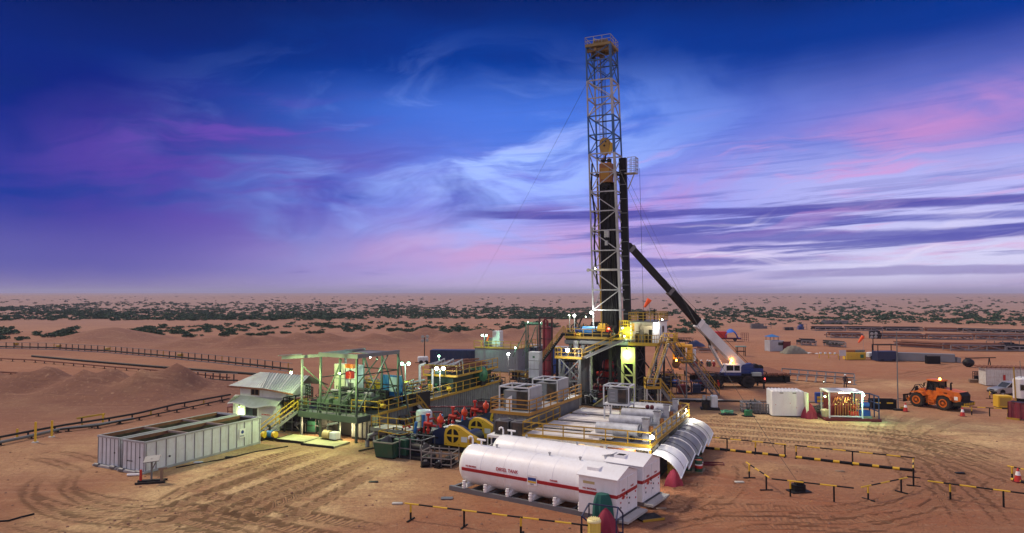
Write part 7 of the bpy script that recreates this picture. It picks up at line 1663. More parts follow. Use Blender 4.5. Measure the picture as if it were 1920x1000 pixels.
boom_sec(j1 - (j1-piv)*.1, j2, .78, 1.12, BLACK, 'boom_section'); boom_sec(j2 - (tip-j1)*.05, tip, .62, .88, DARK, 'boom_section')
dv = (j1-piv).normalized()
part('collar', MB().beam(T4 @ (j1 - dv*.5), T4 @ (j1 + dv*.1), 1.1, 1.5), WHITE, t); part('collar', MB().beam(T4 @ (j2 - dv*.4), T4 @ (j2 + dv*.1), .88, 1.2), GREY, t); part('collar', MB().beam(T4 @ (tip - dv*.5), T4 @ tip, .7, 1.0), GREY, t)
part('boom_tip_sheave', MB().tube(T4 @ (tip + dv*.3) + Vector((0,-.15,0)), T4 @ (tip + dv*.3) + Vector((0,.15,0)), .45, 16), DARK, t)
part('boom_slot', MB().beam(T4 @ (piv.lerp(j1,.72)) + Vector((0,.48,.1)), T4 @ (piv.lerp(j1,.94)) + Vector((0,.48,.1)), .03, .25), BLACK, t)
ca = D(1354, 688, 102.4); cb_ = D(1332, 648, 102.); cc = D(1318, 622, 101.5)
part('lift_cylinder', MB().tube(T4 @ ca, T4 @ cb_, .26, 14), MATS['boom white'], t); part('lift_ram', MB().tube(T4 @ cb_, T4 @ cc, .16, 12), DARK, t); part('ram_bracket', MB().beam(T4 @ cc, T4 @ (cc + dv*.2 + Vector((.8,0,.9))), .4, .5), MATS['boom white'], t)
part('hoist_rope', MB().beam(T4 @ (piv + Vector((.9,0,.6))), T4 @ (j1 + Vector((.9,.3,1.0))), .045).beam(T4 @ (j1 + Vector((.9,.3,1.0))), T4 @ tip, .03), DARK, t)
# yellow boxed machine on wheels by the stair landing
p = G(1281, 690); t = thing('yellow_rig_truck', 'yellow boxed machine on wheels with a grated end, behind the stair landing', 'machine', p, R(-14))
part('body', MB().rbox(-1.9,1.7,-1.2,1.4,1.7,4.3,.08), mat('machine yellow', (.68,.36,.03), .5, dirt=.2), t); part('grille', MB().box(-1.5,.3,-1.23,-1.2,2.0,3.9), BLACK, t); part('roof_box', MB().rbox(-1.2,.4,-.6,.6,4.3,4.6,.08), MATS['machine yellow'], t); part('lettering', text_mesh('21', .5, 1.1, -1.215, 3.6, (1,0,0), (0,0,1), bold=.02), DARK, t)
part('white_panel', MB().box(.45,.7,-1.24,-1.2,2.1,3.8), WHITE, t); part('tail', MB().rbox(1.7,2.3,-1.,1.2,1.5,3.4,.1), WHITE_D, t)
part('chassis', MB().box(-1.9,2.6,-.9,1.1,.9,1.6), DARK, t)
for x in (-1.3,1.9): part('wheel', MB().tube((x,-1.1,.7),(x,-.6,.7),.7,20).tube((x,.8,.7),(x,1.3,.7),.7,20), RUBBER, t)
part('beacon', MB().sphere((-1.2,-1.5,1.5),.18,10), L_AMB, t); lamp(t, (-1.2,-1.9,1.4), 40, (1,.4,.05), .1, wm=False); part('hose', MB().path([(-.6,-1.25,2),(-.6,-1.5,1.2),(.2,-1.5,.8)],.08), YEL, t)

# ------------------------------------------------------------------ equipment row on the right
p = G(1478, 782); t = thing('storage_container', 'white ribbed-roof storage box with open door, by the maroon cover', 'container', p, R(-6))
part('body', MB().rbox(-1.75,1.75,0,2.4,.12,2.85,.04), WHITE, t); rb = MB()
for k in range(9): rb.box(-1.6+k*.38,-1.45+k*.38,.02,2.4,2.85,2.92)
part('roof_rib', rb, WHITE, t); part('lifting_slot', MB().box(-.9,-.5,-.02,.0,2.62,2.7).box(.5,.9,-.02,0,2.62,2.7), DARK, t); part('door', MB().box(1.72,1.95,-.9,.02,.15,2.8), mat('pale lime door', (.62,.68,.50), .5), t); part('door', MB().box(1.78,1.95,2.3,3.0,.5,2.6), GREEN, t); part('skid', MB().box(-1.8,1.8,.1,2.3,0,.12), DARK, t)
part('stencil', MB().box(-1.4,-1.3,-.01,0,1.3,1.36).box(.2,.27,-.01,0,1.5,1.56).box(.9,.97,-.01,0,1.0,1.06), RED, t)
q = G(1518, 784); cover(q, 'maroon canvas cover shaped like a tent beside the white storage box', MAROON, 1.65, .8, (0,.1))
q = G(1543, 779); t = thing('rope_heap', 'heap of grey netted hoses and rope left of the lit accumulator unit', 'hoses', q + Vector((0,.9,0)), 0)
m = MB()
for k in range(34):
    a = rnd.uniform(0,6.28); r0 = rnd.uniform(.4,1.2); cz_ = rnd.uniform(.1,1.1)*(1.3-r0*.6); ox, oy = rnd.uniform(-.6,.6), rnd.uniform(-.4,.4)
    m.path([(ox+r0*math.cos(a+j*.7), oy+r0*.75*math.sin(a+j*.7), max(.05,cz_+.15*math.sin(j*1.7+k))) for j in range(9)], .055, 5)
part('coil', m, NET, t)
m = MB().grid(lambda u,v: (-1.0+2.0*u, -.7+1.4*v, .95*math.sin(u*math.pi)*math.sin(v*math.pi)), 10, 8); part('core', m, NET, t)
q = G(1549, 784); t = thing('sack_bin', 'pale cream sack standing in front of the rope heap', 'sack', q, .2); part('sack', MB().lathe((0,0,0),[(.42,0),(.5,.15),(.47,.6),(.5,.85),(.44,.98)],14), mat('sack cream', (.62,.58,.38), .9, dirt=.3, bump=.3), t); part('fold', MB().rbox(-.5,.5,-.4,.4,.75,1.0,.1), MATS['sack cream'], t)
# accumulator unit: red skid, white roof, lit inside
p = G(1590, 790); AU = R(-6); t = thing('accumulator_unit', 'lit red accumulator bottles under a white roof on a long red skid', 'accumulator', p, AU); A4 = xf(p, AU)
part('skid', MB().box(-2.4,3.4,-.2,.0,.02,.3).box(-2.4,3.4,2.8,3.0,.02,.3).box(-2.4,3.4,0,2.8,.05,.2), MAROOND, t); part('tray_floor', MB().box(1.7,3.3,.05,2.75,.2,.23), BROWN, t)
fr = MB()
for x in (-1.9,1.5):
    for y in (0,2.6): fr.beam((x,y,.2),(x,y,3.1),.13)
fr.beam((-1.9,0,3.04),(-1.9,2.6,3.04),.1).beam((-1.9,0,.5),(1.5,0,.5),.12).beam((-1.9,2.6,.5),(1.5,2.6,.5),.12); part('frame', fr, WHITE_D, t)
part('roof', MB().rbox(-2.05,1.65,-.15,2.75,3.1,3.22,.04), WHITE, t); part('roof_hatch', MB().box(-1.8,-.5,.1,2.3,3.22,3.26), LGREY, t)
for k in range(7): part('bottle', MB().lathe((-1.5+k*.42,.75+.5*(k%2),.5),[(.06,0),(.17,.08),(.175,1.0),(.1,1.15),(.05,1.2)],12), mat('bottle red', (.17,.012,.016), .4, dirt=.3, dcol=(.05,.02,.02)), t)
m = MB()
for k in range(10):
    m.path([(-1.2+k*.27,.35,.5),(-1.2+k*.27,.3,1.5+.22*(k%3)),(-1.35+k*.29,.4,1.9+.2*(k%4)),(-1.0+k*.27,.8,2.4+.1*(k%2))],.055,6)
    m.sphere((-1.2+k*.27,.28,1.75+.25*(k%3)),.12,8)
part('pipework', m, mat('brass pipe', (.42,.20,.07), .4, .5), t); part('pump', MB().sphere((.9,.6,1.45),.3,12).rbox(.3,1.3,.3,1.0,.5,1.0,.06), RED, t); part('back_panel', MB().box(-1.8,1.4,2.2,2.25,.4,2.9), MAROOND, t); part('reservoir', MB().rbox(-1.6,1.2,1.6,2.2,.3,1.2,.05), MAROOND, t)
part('side_frame', MB().rail([(1.7,2.7,.25),(3.3,2.7,.25),(3.3,.2,.25)],2.4,1.4,.06,2), NAVY, t); part('blue_motor', MB().tube((2.0,1.9,1.5),(2.9,1.9,1.5),.3,12).rbox(1.8,3.0,1.6,2.4,.3,.9,.06), BLUE, t); part('brush_bundle', MB().beam((1.9,.8,.3),(2.7,.5,.35),.4,.2), NET, t)
lamp(t, (-.2,.3,2.75), 50, (1,.75,.35), .15, wm=False); part('inner_lamp', MB().tube((-.8,.4,3.02),(.4,.4,3.02),.05,8), L_WARM, t)
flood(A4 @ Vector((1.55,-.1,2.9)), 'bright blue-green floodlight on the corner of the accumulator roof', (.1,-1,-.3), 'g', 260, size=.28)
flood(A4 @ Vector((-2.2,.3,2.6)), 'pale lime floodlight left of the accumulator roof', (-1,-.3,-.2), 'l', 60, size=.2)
flood(A4 @ Vector((-1.6,2.7,3.9)), 'unlit looking small lamp on the back left post of the accumulator', (-.5,-1,-.3), 'l', 8, size=.06); flood(A4 @ Vector((1.2,2.7,3.9)), 'small pale lamp on the back right post of the accumulator', (.3,-1,-.3), 'w', 12, size=.08)
q = G(1538, 757); t = thing('blue_cabinet', 'small dark blue cabinet with two yellow panels behind the rope heap', 'cabinet', q, R(-5)); part('body', MB().rbox(-.5,.5,0,.6,0,1.35,.05), BLUE, t); part('panel', MB().box(-.38,.38,-.02,0,.15,.5).box(-.38,.38,-.02,0,.62,.9), YELB, t)
q = G(1556, 764); t = thing('teal_cabinet', 'teal cabinet tucked behind the left side of the accumulator', 'cabinet', q, 0); part('body', MB().rbox(-.4,.4,0,.6,0,1.6,.05), mat('teal paint', (.02,.13,.14), .5), t); part('top_box', MB().box(-.3,.3,.1,.5,1.6,1.8), DARK, t)
q = G(1658, 768); t = thing('black_bin', 'long black steel bin with two yellow reflectors beside the tall pole', 'bin', q, R(-8)); part('side_wall', MB().box(-1.4,1.4,0,.1,.1,1.15).box(-1.4,1.4,1.1,1.2,.1,1.15), BLACK, t); part('end_wall', MB().box(-1.4,-1.3,.1,1.1,.1,1.15).box(1.3,1.4,.1,1.1,.1,1.15), BLACK, t); part('floor', MB().box(-1.3,1.3,.1,1.1,0,.1), DARK, t); part('reflector', MB().box(-1.1,-.4,-.02,0,.7,.85).box(.3,1.0,-.02,0,.7,.85), YELB, t)
q = G(1684, 770); t = thing('tall_pole', 'tall thin mast pole standing between the black bin and the loader forks', 'pole', q, 0); part('pole', MB().tube((0,0,0),(0,0,9.3),.08,8,.045), GREY, t); part('base', MB().rbox(-.45,.45,-.3,.3,0,.22,.05), DARK, t); part('yellow_foot', MB().box(.3,1.0,-.1,.1,0,.45), YEL, t)
# racks, hoses, pump sets left of the white box
for px, py, lb, c1, k in ((1415,778,'grey slatted crate next to the white storage box',GREY,0),(1394,775,'grey rack of pipe fittings left of the slatted crate',LGREY,1)):
    q = G(px+2, py-1) ; t = thing('parts_rack', lb, 'rack', q, R(-5), 'racks in the equipment row'); part('frame', MB().rail([(-.2,0,0),(1.9,0,0),(1.9,1.2,0),(-.2,1.2,0)],1.15,.7,.045,2,closed=True), c1, t); part('base', MB().box(-.2,1.9,0,1.2,0,.12), DARK, t)
    m = MB()
    for j in range(12 if k == 0 else 14):
        if k == 0: m.box(-.1+j*.165,-.02+j*.165,.03,.08,.12,1.1)
        else: x = rnd.uniform(0,1.7); m.tube((x,rnd.uniform(.1,1.),.15),(x+rnd.uniform(-.2,.2),rnd.uniform(.1,1.),rnd.uniform(.6,1.6)),.08,7)
    part('slats' if k == 0 else 'fittings', m, GREY, t)
for px, py, lb, c, in ((1331,768,'pale and dark twin-cylinder pump set at the foot of the long stair',WHITE_D),):
    q = G(px, py); t = thing('pump_set', lb, 'pump', q, R(-10)); part('engine', MB().rbox(-.9,0,-.4,.5,.3,1.2,.08), DARK, t); part('white_tank', MB().rbox(.1,.9,-.3,.5,.3,1.7,.1), c, t); part('cylinder', MB().tube((-.7,-.45,1.2),(-.7,-.45,1.7),.2,10).tube((-.2,-.45,1.2),(-.2,-.45,1.6),.2,10), LGREY, t); part('wheel', MB().tube((-.5,-.6,.35),(-.5,-.48,.35),.35,14), RUBBER, t); part('skid', MB().box(-1.1,1.1,-.6,.7,0,.2), DARK, t)
for px, py, lb in ((1365,778,'bright green hoses coiled on a dark pallet'),(1403,781,'small green machine on a dark pallet')):
    q = G(px, py); t = thing('green_gear', lb, 'gear', q, .1, 'green gear on pallets'); part('pallet', MB().box(-.9,.9,-.5,.5,0,.12) if px < 1400 else MB().box(-.6,.6,-.45,.45,0,.12), DARK, t)
    if px < 1400:
        m = MB()
        for k in range(9): a = k*.7; m.path([(.8*math.cos(a+j*.8)*(.5+.06*j)-.1, .4*math.sin(a+j*.8), .18+.3*abs(math.sin(k+j*.9))) for j in range(8)],.06,5)
        part('hose', m, mat('hose green', (.10,.36,.20), .6), t)
    else: part('body', MB().rbox(-.4,.4,-.3,.3,.12,.75,.1), GREEN, t); part('top', MB().tube((0,0,.75),(0,0,1.0),.12), DARK, t)
for px, py, lb, c in ((1283,739,'dark red pump skid behind the zigzag stair foot',MAROOND),(1310,738,'dark blue tank skid under the long stair',NAVY),(1246,738,'dark tool skid beside the rig foot',DARK)):
    q = G(px, py); t = thing('tool_skid', lb, 'skid', q, R(-12), 'skids right of the rig foot'); part('frame', MB().rail([(-1,-.6,0),(1,-.6,0),(1,.8,0),(-1,.8,0)],1.7,1,.05,1,closed=True), c, t); part('body', MB().rbox(-.8,.3,-.4,.6,.15,1.3,.1), c, t); part('drum', MB().tube((.35,-.3,.8),(.35,.6,.8),.45,14), DARK, t); part('top_pipe', MB().path([(-.7,0,1.3),(-.5,0,1.8),(.4,.1,1.7),(.7,.1,1.2)],.07), LGREY if c is MAROOND else c, t); part('base', MB().box(-1,1,-.6,.8,0,.15), DARK, t)
a = G(1274, 752); t = thing('plank_run', 'low pale timber boardwalk running from the stair foot past the racks', 'boardwalk', a, R(-6)); part('plank', MB().box(0,5.6,0,1.2,.0,.16), CONC, t); part('plank', MB().box(5.65,17,.0,1.1,.0,.14), WOOD, t); part('edge_pipe', MB().tube((0,-.2,.12),(9,-.2,.12),.1,8), DARK, t); part('debris', MB().rbox(.3,1.2,-.9,-.5,0,.3,.05).rbox(2,2.9,-.8,-.4,0,.25,.05).rbox(3.6,4.6,-.9,-.5,0,.28,.05), DARK, t)
# pipe rack with rusty pipes lying side by side
RK = G(1392, 718); RA = R(-2); r4 = xf(RK, RA)
t = thing('pipe_rack', 'dark low rack under the layer of rusty pipes beside the crane', 'pipe rack', RK, RA)
for x in (-7.0,-3.5,.2,3.4,6.6): part('trestle', MB().box(x-.12,x+.12,0,.3,0,1.05).box(x-.12,x+.12,8.4,8.7,0,1.05).box(x-.1,x+.1,.3,8.4,.7,1.05), DARK, t)
part('cross_beam', MB().box(-8,7.4,.05,.25,1.05,1.2).box(-8,7.4,8.45,8.65,1.05,1.2), DARK, t); part('skirt', MB().box(-8,7.4,.32,.36,.1,1.0), BLACK, t)
pm = MB().tube((0,-.4,0),(0,9.2,0),.15,8); pm.tube((0,-.45,0),(0,-.1,0),.19,8); pme = mesh_of('rusty_pipe', pm); pme.materials.append(RUST)
for k in range(44):
    o = bpy.data.objects.new('rusty_pipe', pme); COL.objects.link(o); o.location = r4 @ Vector((-7.7+k*.34, rnd.uniform(-.25,.25), 1.37)); o.rotation_euler = (rnd.uniform(-.004,.004),rnd.uniform(0,6),RA)
    o.rotation_euler = (0, 0, RA + rnd.uniform(-.006,.006)); tag(o, 'rusty brown pipe lying in the layer on the rack beside the crane', 'pipe', 'rusty pipes on the rack')
for px0, py0, px1, py1, lb in ((1466,703,1602,714,'grey trestle rail rack behind, at the end of the rusty pipes'),(1462,712,1602,722,'grey trestle rail rack in front, nearer the accumulator unit')):
    a, b = G(px0, py0), G(px1, py1); t = thing('trestle_rack', lb, 'rack', a, 0, 'empty trestle racks'); m = MB().beam(a+Vector((0,0,1.05)), b+Vector((0,0,1.05)), .16, .2); part('top_rail', m, GREY, t, wm=True)
    for k in range(9): c = a.lerp(b, k/8); part('leg', MB().beam(c, c+Vector((0,0,1.0)), .16).beam(c+Vector((-.3,0,.05)), c+Vector((.3,0,.05)), .12), LGREY, t, wm=True)
    part('foot_rail', MB().beam(a+Vector((0,0,.1)), b+Vector((0,0,.1)), .1), RUST, t, wm=True)
# ------------------------------------------------------------------ black and yellow barriers
NB = 0
def barrier(pa, pb, label, posts=2, h=1.0, foot=True, over=.0, low=False, n=7, ph=0):
    """striped tube rail on T-feet between two ground points"""
    a, b = G(*pa), G(*pb); d = (b-a).normalized(); q = Vector((-d.y, d.x, 0)); U = Vector((0,0,1))
    t = thing('striped_barrier', label, 'barrier', a, 0, 'black and yellow barriers')
    a2 = a - d*over; b2 = b + d*over
    def striped(nm, p0, p1, r, n, first):
        o = part(nm, MB().path([p0.lerp(p1, k/n) for k in range(n+1)], r, 8), YELB, t, wm=True); o.data.materials.append(BLACK)
        for q in o.data.polygons:
            k = q.index // 8
            if k < n and not first(k): q.material_index = 1
    striped('rail', a2+U*h, b2+U*h, .05, n, lambda k: (k+ph) % 2 == 0)
    for k in range(posts):
        p = a.lerp(b, k/(posts-1)); ps = part('post', MB().tube(p+U*h*.5, p+U*h, .06, 8) , YELB if k % 2 == 0 else BLACK, t, wm=True); part('post', MB().tube(p, p+U*h*.5, .062, 8), BLACK, t, wm=True)
        if foot: part('foot', MB().beam(p-q*.45+U*.04, p+q*.45+U*.04, .1, .07), BLACK, t, wm=True)
    if low:
        striped('ground_pipe', a+U*.1-q*.1, b+U*.1-q*.1, .11, n*2, lambda k: k % 3 == 0)
    return t
barrier((1312,840),(1612,870) if False else (1472,857),'long striped barrier with ground pipe, starting at the flap awnings',4,1.05,True,.1,True,8,1)
barrier((1493,859),(1713,884),'long striped barrier with ground pipe, ending at the corner posts',3,1.05,True,.1,True,9,1)
barrier((1405,897),(1437,920),'short slanting striped barrier, upper end of the fenced sand patch',2,1.05,True,.6,False,5)
barrier((1482,931),(1564,941),'striped barrier behind the black guy anchor',2,1.05,False,1.2,False,5,1)
barrier((1628,938),(1690,924),'striped barrier rising at the sand patch between the guy anchor and the corner',2,.95,True,.7,False,5)
barrier((1713,896),(1713,912),'corner pair of striped posts where the long barrier ends',2,1.3,True,.0,False,3)
barrier((1782,937),(1882,951),'striped barrier standing alone outside the fenced sand patch',2,1.05,False,1.3,False,6)
barrier((770,976),(1090,1018),'long striped barrier in front of the diesel tanks',4,1.0,True,.4,False,12)
barrier((1822,779),(1890,783),'striped barrier behind the loader near the traffic cone',3,.95,False,1.0,False,7)
barrier((1898,901),(1945,912),'striped barrier with a traffic cone behind it at the right margin of the yard',2,1.0,False,.3,True,5)
barrier((1856,748),(1866,756),'short leaning striped barrier in front of the silver car',2,.9,True,.2,False,3)
def cone(px, py, label):
    q = G(px, py); t = thing('traffic_cone', label, 'traffic cone', q, 0, 'traffic cones')
    part('body', MB().lathe((0,0,.05),[(.26,0),(.20,.3),(.06,.95),(.04,.97)],16), RED, t); part('white_band', MB().lathe((0,0,.5),[(.176,0),(.118,.28),(.10,.29)],16), WHITE, t); part('base', MB().box(-.3,.3,-.3,.3,0,.06), MAROOND, t)
cone(1698, 772, 'red and white traffic cone by the tall pole'); cone(1805, 781, 'red and white traffic cone behind the loader'); cone(1909, 904, 'red and white traffic cone inside the striped barrier at the right margin')
# ------------------------------------------------------------------ right margin: containers, car, caravan, skip
q = G(1849, 724); t = thing('site_container', 'battered white corrugated container with a red plate, topped by rusty pipes', 'container', q, R(-12)); part('wall', MB().corr((0,0),(9,0),.1,2.6).corr((0,2.4),(0,0),.1,2.6), mat('battered white', (.58,.58,.56), .6, dirt=.5, dcol=(.30,.18,.12), dscale=2), t); part('roof', MB().box(0,9,.1,2.4,2.55,2.66), mat('rust roof', (.22,.11,.075), .8, dirt=.5), t); part('red_plate', MB().box(2.3,2.6,-.03,0,.9,1.7), RED, t); part('top_rail', MB().box(-.05,9,-.04,0,2.5,2.68), mat('pinkish rail', (.42,.32,.31), .6), t)
t = thing('pipe_stack', 'layer of short rusty pipes laid on the battered white container', 'pipes', q + Vector((-.5,.6,2.66)), R(-12))
for k in range(14): part('pipe', MB().tube((.2+k*.62,-.3,.13),(.2+k*.62,2.2,.13),.13,8), RUST, t)
q = G(1838, 715); t = thing('wire_cage', 'small dark wire cage left of the battered container', 'cage', q, 0); part('frame', MB().rail([(-.5,0,0),(.6,0,0),(.6,1,0),(-.5,1,0)],1.4,.4,.035,3,closed=True), DARK, t); part('box', MB().box(-.4,.5,.1,.9,0,.8), DARK, t)
q = G(1828, 718); t = thing('timber_trolley', 'flat brown timber box on the sand beside the wire cage', 'box', q, R(-20)); part('box', MB().rbox(-.8,.4,-.3,.4,.1,.55,.04), WOOD, t); part('shaft', MB().beam((.4,0,.4),(2.4,-1.2,.1),.12), GREY, t)
def car(p, rz):
    t = thing('parked_car', 'silver estate car parked nose out beside the white caravan', 'car', p, rz)
    W2 = .88
    part('body', MB().prism([(-2.2,.35),(-2.25,.9),(-1.6,1.05),(.6,1.05),(2.0,.92),(2.25,.75),(2.25,.35),(1.85,.3),(-1.85,.3)],-W2,W2), SILV, t)
    part('cabin', MB().prism([(-2.0,1.05),(-1.8,1.6),(-1.2,1.68),(.0,1.66),(.75,1.05)],-W2+.1,W2-.1), GLASS, t); part('roof', MB().prism([(-1.85,1.58),(-1.2,1.7),(.0,1.68),(.1,1.63),(-1.2,1.62),(-1.8,1.53)],-W2+.12,W2-.12), SILV, t)
    part('pillar', MB().beam((.75,W2-.1,1.05),(.02,W2-.12,1.66),.08).beam((.75,-W2+.1,1.05),(.02,-W2+.12,1.66),.08).beam((-.6,W2-.1,1.05),(-.6,W2-.12,1.66),.09), SILV, t)
    for x in (1.4,-1.4):
        for s_ in (-1,1):
            w_ = part('wheel', MB().lathe((x,s_*(W2-.12),.36),[(.22,-.12),(.36,-.11),(.36,.11),(.22,.12)],20,(0,s_,0)), RUBBER, t); part('rim', MB().lathe((x,s_*(W2-.0),.36),[(.23,0),(.2,.02),(.06,.0),(.02,.02)],12,(0,s_,0)), LGREY, w_)
    part('headlight', MB().rbox(2.12,2.28,.45,.82,.62,.8,.03), LGREY, t); part('headlight', MB().rbox(2.12,2.28,-.82,-.45,.62,.8,.03), LGREY, t); part('bumper', MB().rbox(2.2,2.34,-.85,.85,.32,.55,.04), DARK, t); part('grille', MB().box(2.24,2.28,-.4,.4,.62,.76), BLACK, t); part('arch', MB().prism([(1.0,.35),(1.05,.68),(1.4,.84),(1.75,.68),(1.8,.35)],W2,W2+.02).prism([(1.0,.35),(1.05,.68),(1.4,.84),(1.75,.68),(1.8,.35)],-W2-.02,-W2), BLACK, t)
car(G(1890, 742) + Vector((.6,1.0,0)), R(186))
q = G(1899, 752); t = thing('white_caravan', 'white site caravan with dark windows beside the silver car', 'caravan', q, R(-48)); part('body', MB().rbox(0,6,0,2.5,.4,2.9,.1), WHITE, t); part('roof', MB().rbox(.2,5.8,.2,2.3,2.9,3.0,.05), WHITE_D, t); part('skid', MB().box(.2,5.8,.2,2.3,0,.4), DARK, t)
for x in (.8,3.0): w_ = part('window', MB().box(x,x+.9,-.03,0,1.4,2.2), LGREY, t); part('pane', MB().box(x+.07,x+.83,-.04,-.03,1.47,2.13), GLASS, w_)
part('yellow_post', MB().beam((.4,-.3,0),(.25,-.3,4.4),.14), YEL, t); part('aerial', MB().beam((.9,.3,2.9),(.8,.3,5.2),.06), GREY, t)
q = G(1884, 766); t = thing('yellow_compressor', 'yellow box compressor with slatted front by the maroon skip', 'compressor', q, R(-10)); part('body', MB().rbox(-.7,.9,0,1.3,.1,1.5,.06), YELB, t); part('grille', MB().box(-.5,.7,-.02,0,.3,1.25), mat('dull ochre', (.38,.25,.04), .6), t); part('skid', MB().box(-.6,.8,.1,1.2,0,.1), DARK, t)
q = G(1908, 788); t = thing('maroon_skip', 'maroon ribbed steel skip with a yellow foot', 'skip', q, R(-50)); part('wall', MB().corr((-.9,0),(4,0),.15,1.9,.8,.1).corr((-.9,1.6),(-.9,0),.15,1.9,.5,.1), MAROOND if False else mat('skip maroon', (.17,.015,.035), .5, dirt=.3), t); part('lid', MB().box(-.9,4,.1,1.6,1.75,1.85), DARK, t); part('foot', MB().box(-1.0,.2,-.15,.3,0,.18), YEL, t)
# ------------------------------------------------------------------ mid-distance right: pipe yard
q = G(1458, 659); t = thing('guard_booth', 'grey block guard booth with a small blue roof on stilts', 'booth', q, R(8)); part('wall', MB().rbox(-1.9,1.7,0,2.6,0,2.5,.04), mat('booth grey', (.36,.37,.42), .8, dirt=.3), t); part('window', MB().box(.2,1.4,-.03,0,1.4,2.1), GLASS, t); part('roof_post', MB().rail([(-1.7,.2,2.5),(.3,.2,2.5),(.3,2.2,2.5),(-1.7,2.2,2.5)],.9,2,.06,0,closed=True), GREY, t); part('blue_roof', MB().add([(-2.1,-.2,3.4),(.7,-.2,3.4),(.7,2.6,3.4),(-2.1,2.6,3.4),(-.7,1.2,4.0)],[(0,1,4),(1,2,4),(2,3,4),(3,0,4),(3,2,1,0)]), BLUEB, t)
q = G(1473, 659); t = thing('red_water_tank', 'dark red banner frame beside the guard booth', 'frame', q, 0); part('panel', MB().corr((-.5,0),(1.2,0),.2,2.3), MAROOND, t); part('post', MB().beam((-.5,.1,0),(-.5,.1,2.4),.1).beam((1.2,.1,0),(1.2,.1,2.4),.1), DARK, t)
q = G(1492, 663); t = thing('netted_pile', 'pile of rubble under pale netting beside the guard booth', 'pile', q, .2); part('heap', MB().grid(lambda u,v:(-3+6*u, -1+3*v, 2.1*math.sin(u*math.pi)**.7*math.sin(v*math.pi)**.7*(1-.35*u)+.14*math.sin(u*31)*math.sin(v*23)),26,14), NET, t); part('sheet', MB().grid(lambda u,v:(2.2+2.6*u,-1.6+.9*v,.12+.12*math.sin(u*6)),6,3), WHITE_D, t)
for px, lb in ((1597,'yellow waste bin on the left with stones piled on top, in the pipe yard'),(1615,'yellow waste bin on the right with a green label, in the pipe yard')):
    q = G(px, 675); t = thing('waste_bin', lb, 'bin', q, 0, 'yellow waste bins'); part('body', MB().rbox(-1.1,1.0,0,1.6,.05,1.5,.05), mat('bin ochre', (.62,.40,.03), .5, dirt=.2), t); m = MB()
    for k in range(10): m.cbox((-.9+k*.2, .4+.2*(k%2), 1.6+.25*(k%2)), .2,.4,.35)
    part('contents', m, BROWN if px < 1600 else GREY, t); part('label_plate', MB().box(-.2,.5,-.02,0,.4,1.1) if px > 1600 else MB().box(-.1,.1,-.02,0,.6,.7), GREEN if px > 1600 else YEL, t)
light_tower(G(1635, 674), 'white mobile light tower next to the navy container in the pipe yard', .1, 5.2)
windsock(G(1619, 664), 'orange windsock on a pole behind the yellow waste bins', (-.6,0,-.8), 1.8, 4.0, .38)
q = G(1580, 676); t = thing('sign_board', 'small pale notice board standing in the pipe yard', 'sign', q, 0); part('board', MB().box(-.7,.7,-.04,.04,.9,2.1), mat('board', (.5,.5,.52), .6), t); part('post', MB().beam((-.6,0,0),(-.6,0,.9),.08).beam((.6,0,0),(.6,0,.9),.08), GREY, t)
a, b = G(1536, 672), G(1572, 673); t = thing('rail_table', 'low yellow rail with small pale buckets, left of the notice board', 'rail', a, 0); part('rail', MB().rail([a,b],.9,1.6,.07,0), YELB, t, wm=True); m = MB()
for k in range(4): m.tube(a.lerp(b,(k+.3)/4)+Vector((0,0,.95)), a.lerp(b,(k+.3)/4)+Vector((0,0,1.3)), .22, 10)
part('bucket', m, WHITE_D, t, wm=True)
q = G(1665, 678); t = thing('navy_container', 'navy open-framed container box beside the long grey pipe', 'container', q, R(3)); part('body', MB().rbox(-2.1,2.1,0,2.2,.1,2.0,.05), NAVY, t); part('frame', MB().rail([(-2.,.1,2),(2.,.1,2),(2,2.1,2),(-2,2.1,2)],1.3,4,.07,0,closed=True), DARK, t); part('fork_slot', MB().box(-1.5,-.8,-.02,0,.2,.4).box(.8,1.5,-.02,0,.2,.4), BLACK, t)
a, b = G(1684, 677), G(1802, 681); t = thing('long_tank', 'long low grey trough tank lying in the pipe yard', 'tank', a, 0); part('shell', MB().beam(a+Vector((0,1.2,.85)), b+Vector((-.5,1.2,.85)), 1.5, 1.6).beam(b+Vector((-.5,1.2,.6)), b+Vector((.3,1.2,.5)), 1.5, 1.0), mat('tank pale grey', (.20,.225,.25), .6, dirt=.35), t, wm=True); part('cradle', MB().box(a.x+2,a.x+2.4,a.y-.1,a.y+2.2,0,.5).box(a.x+8,a.x+8.4,a.y-.1,a.y+2.2,0,.5), DARK, t, wm=True)
for x in (2.2,4.2,6.2): part('bracket', MB().beam(a+Vector((x,-.1,.1)), a+Vector((x,.1,1.0)), .12), DARK, t, wm=True)
q = G(1748, 682); t = thing('black_skid', 'black steel skid box in front of the long grey tank', 'box', q, 0); part('box', MB().rbox(-1.3,1.3,-.6,.3,.1,1.6,.06), BLACK, t); part('runner', MB().box(-1.3,1.3,-.6,-.5,0,.1).box(-1.3,1.3,.1,.2,0,.1), DARK, t); part('top_edge', MB().box(-1.35,1.35,-.66,-.6,1.5,1.68), GREY, t)
q = G(1822, 689); t = thing('dark_bundle', 'dark netted bundle and trestle left of the battered container', 'bundle', q, 0); part('bundle', MB().sphere((-.2,.6,.8),1.0,14,.8), DARK, t); part('trestle', MB().beam((-1.2,0,1.7),(4.5,0,1.8),.16).beam((3.,0,0),(3.3,0,1.75),.12).beam((3.6,0,0),(3.3,0,1.75),.12), DARK, t)
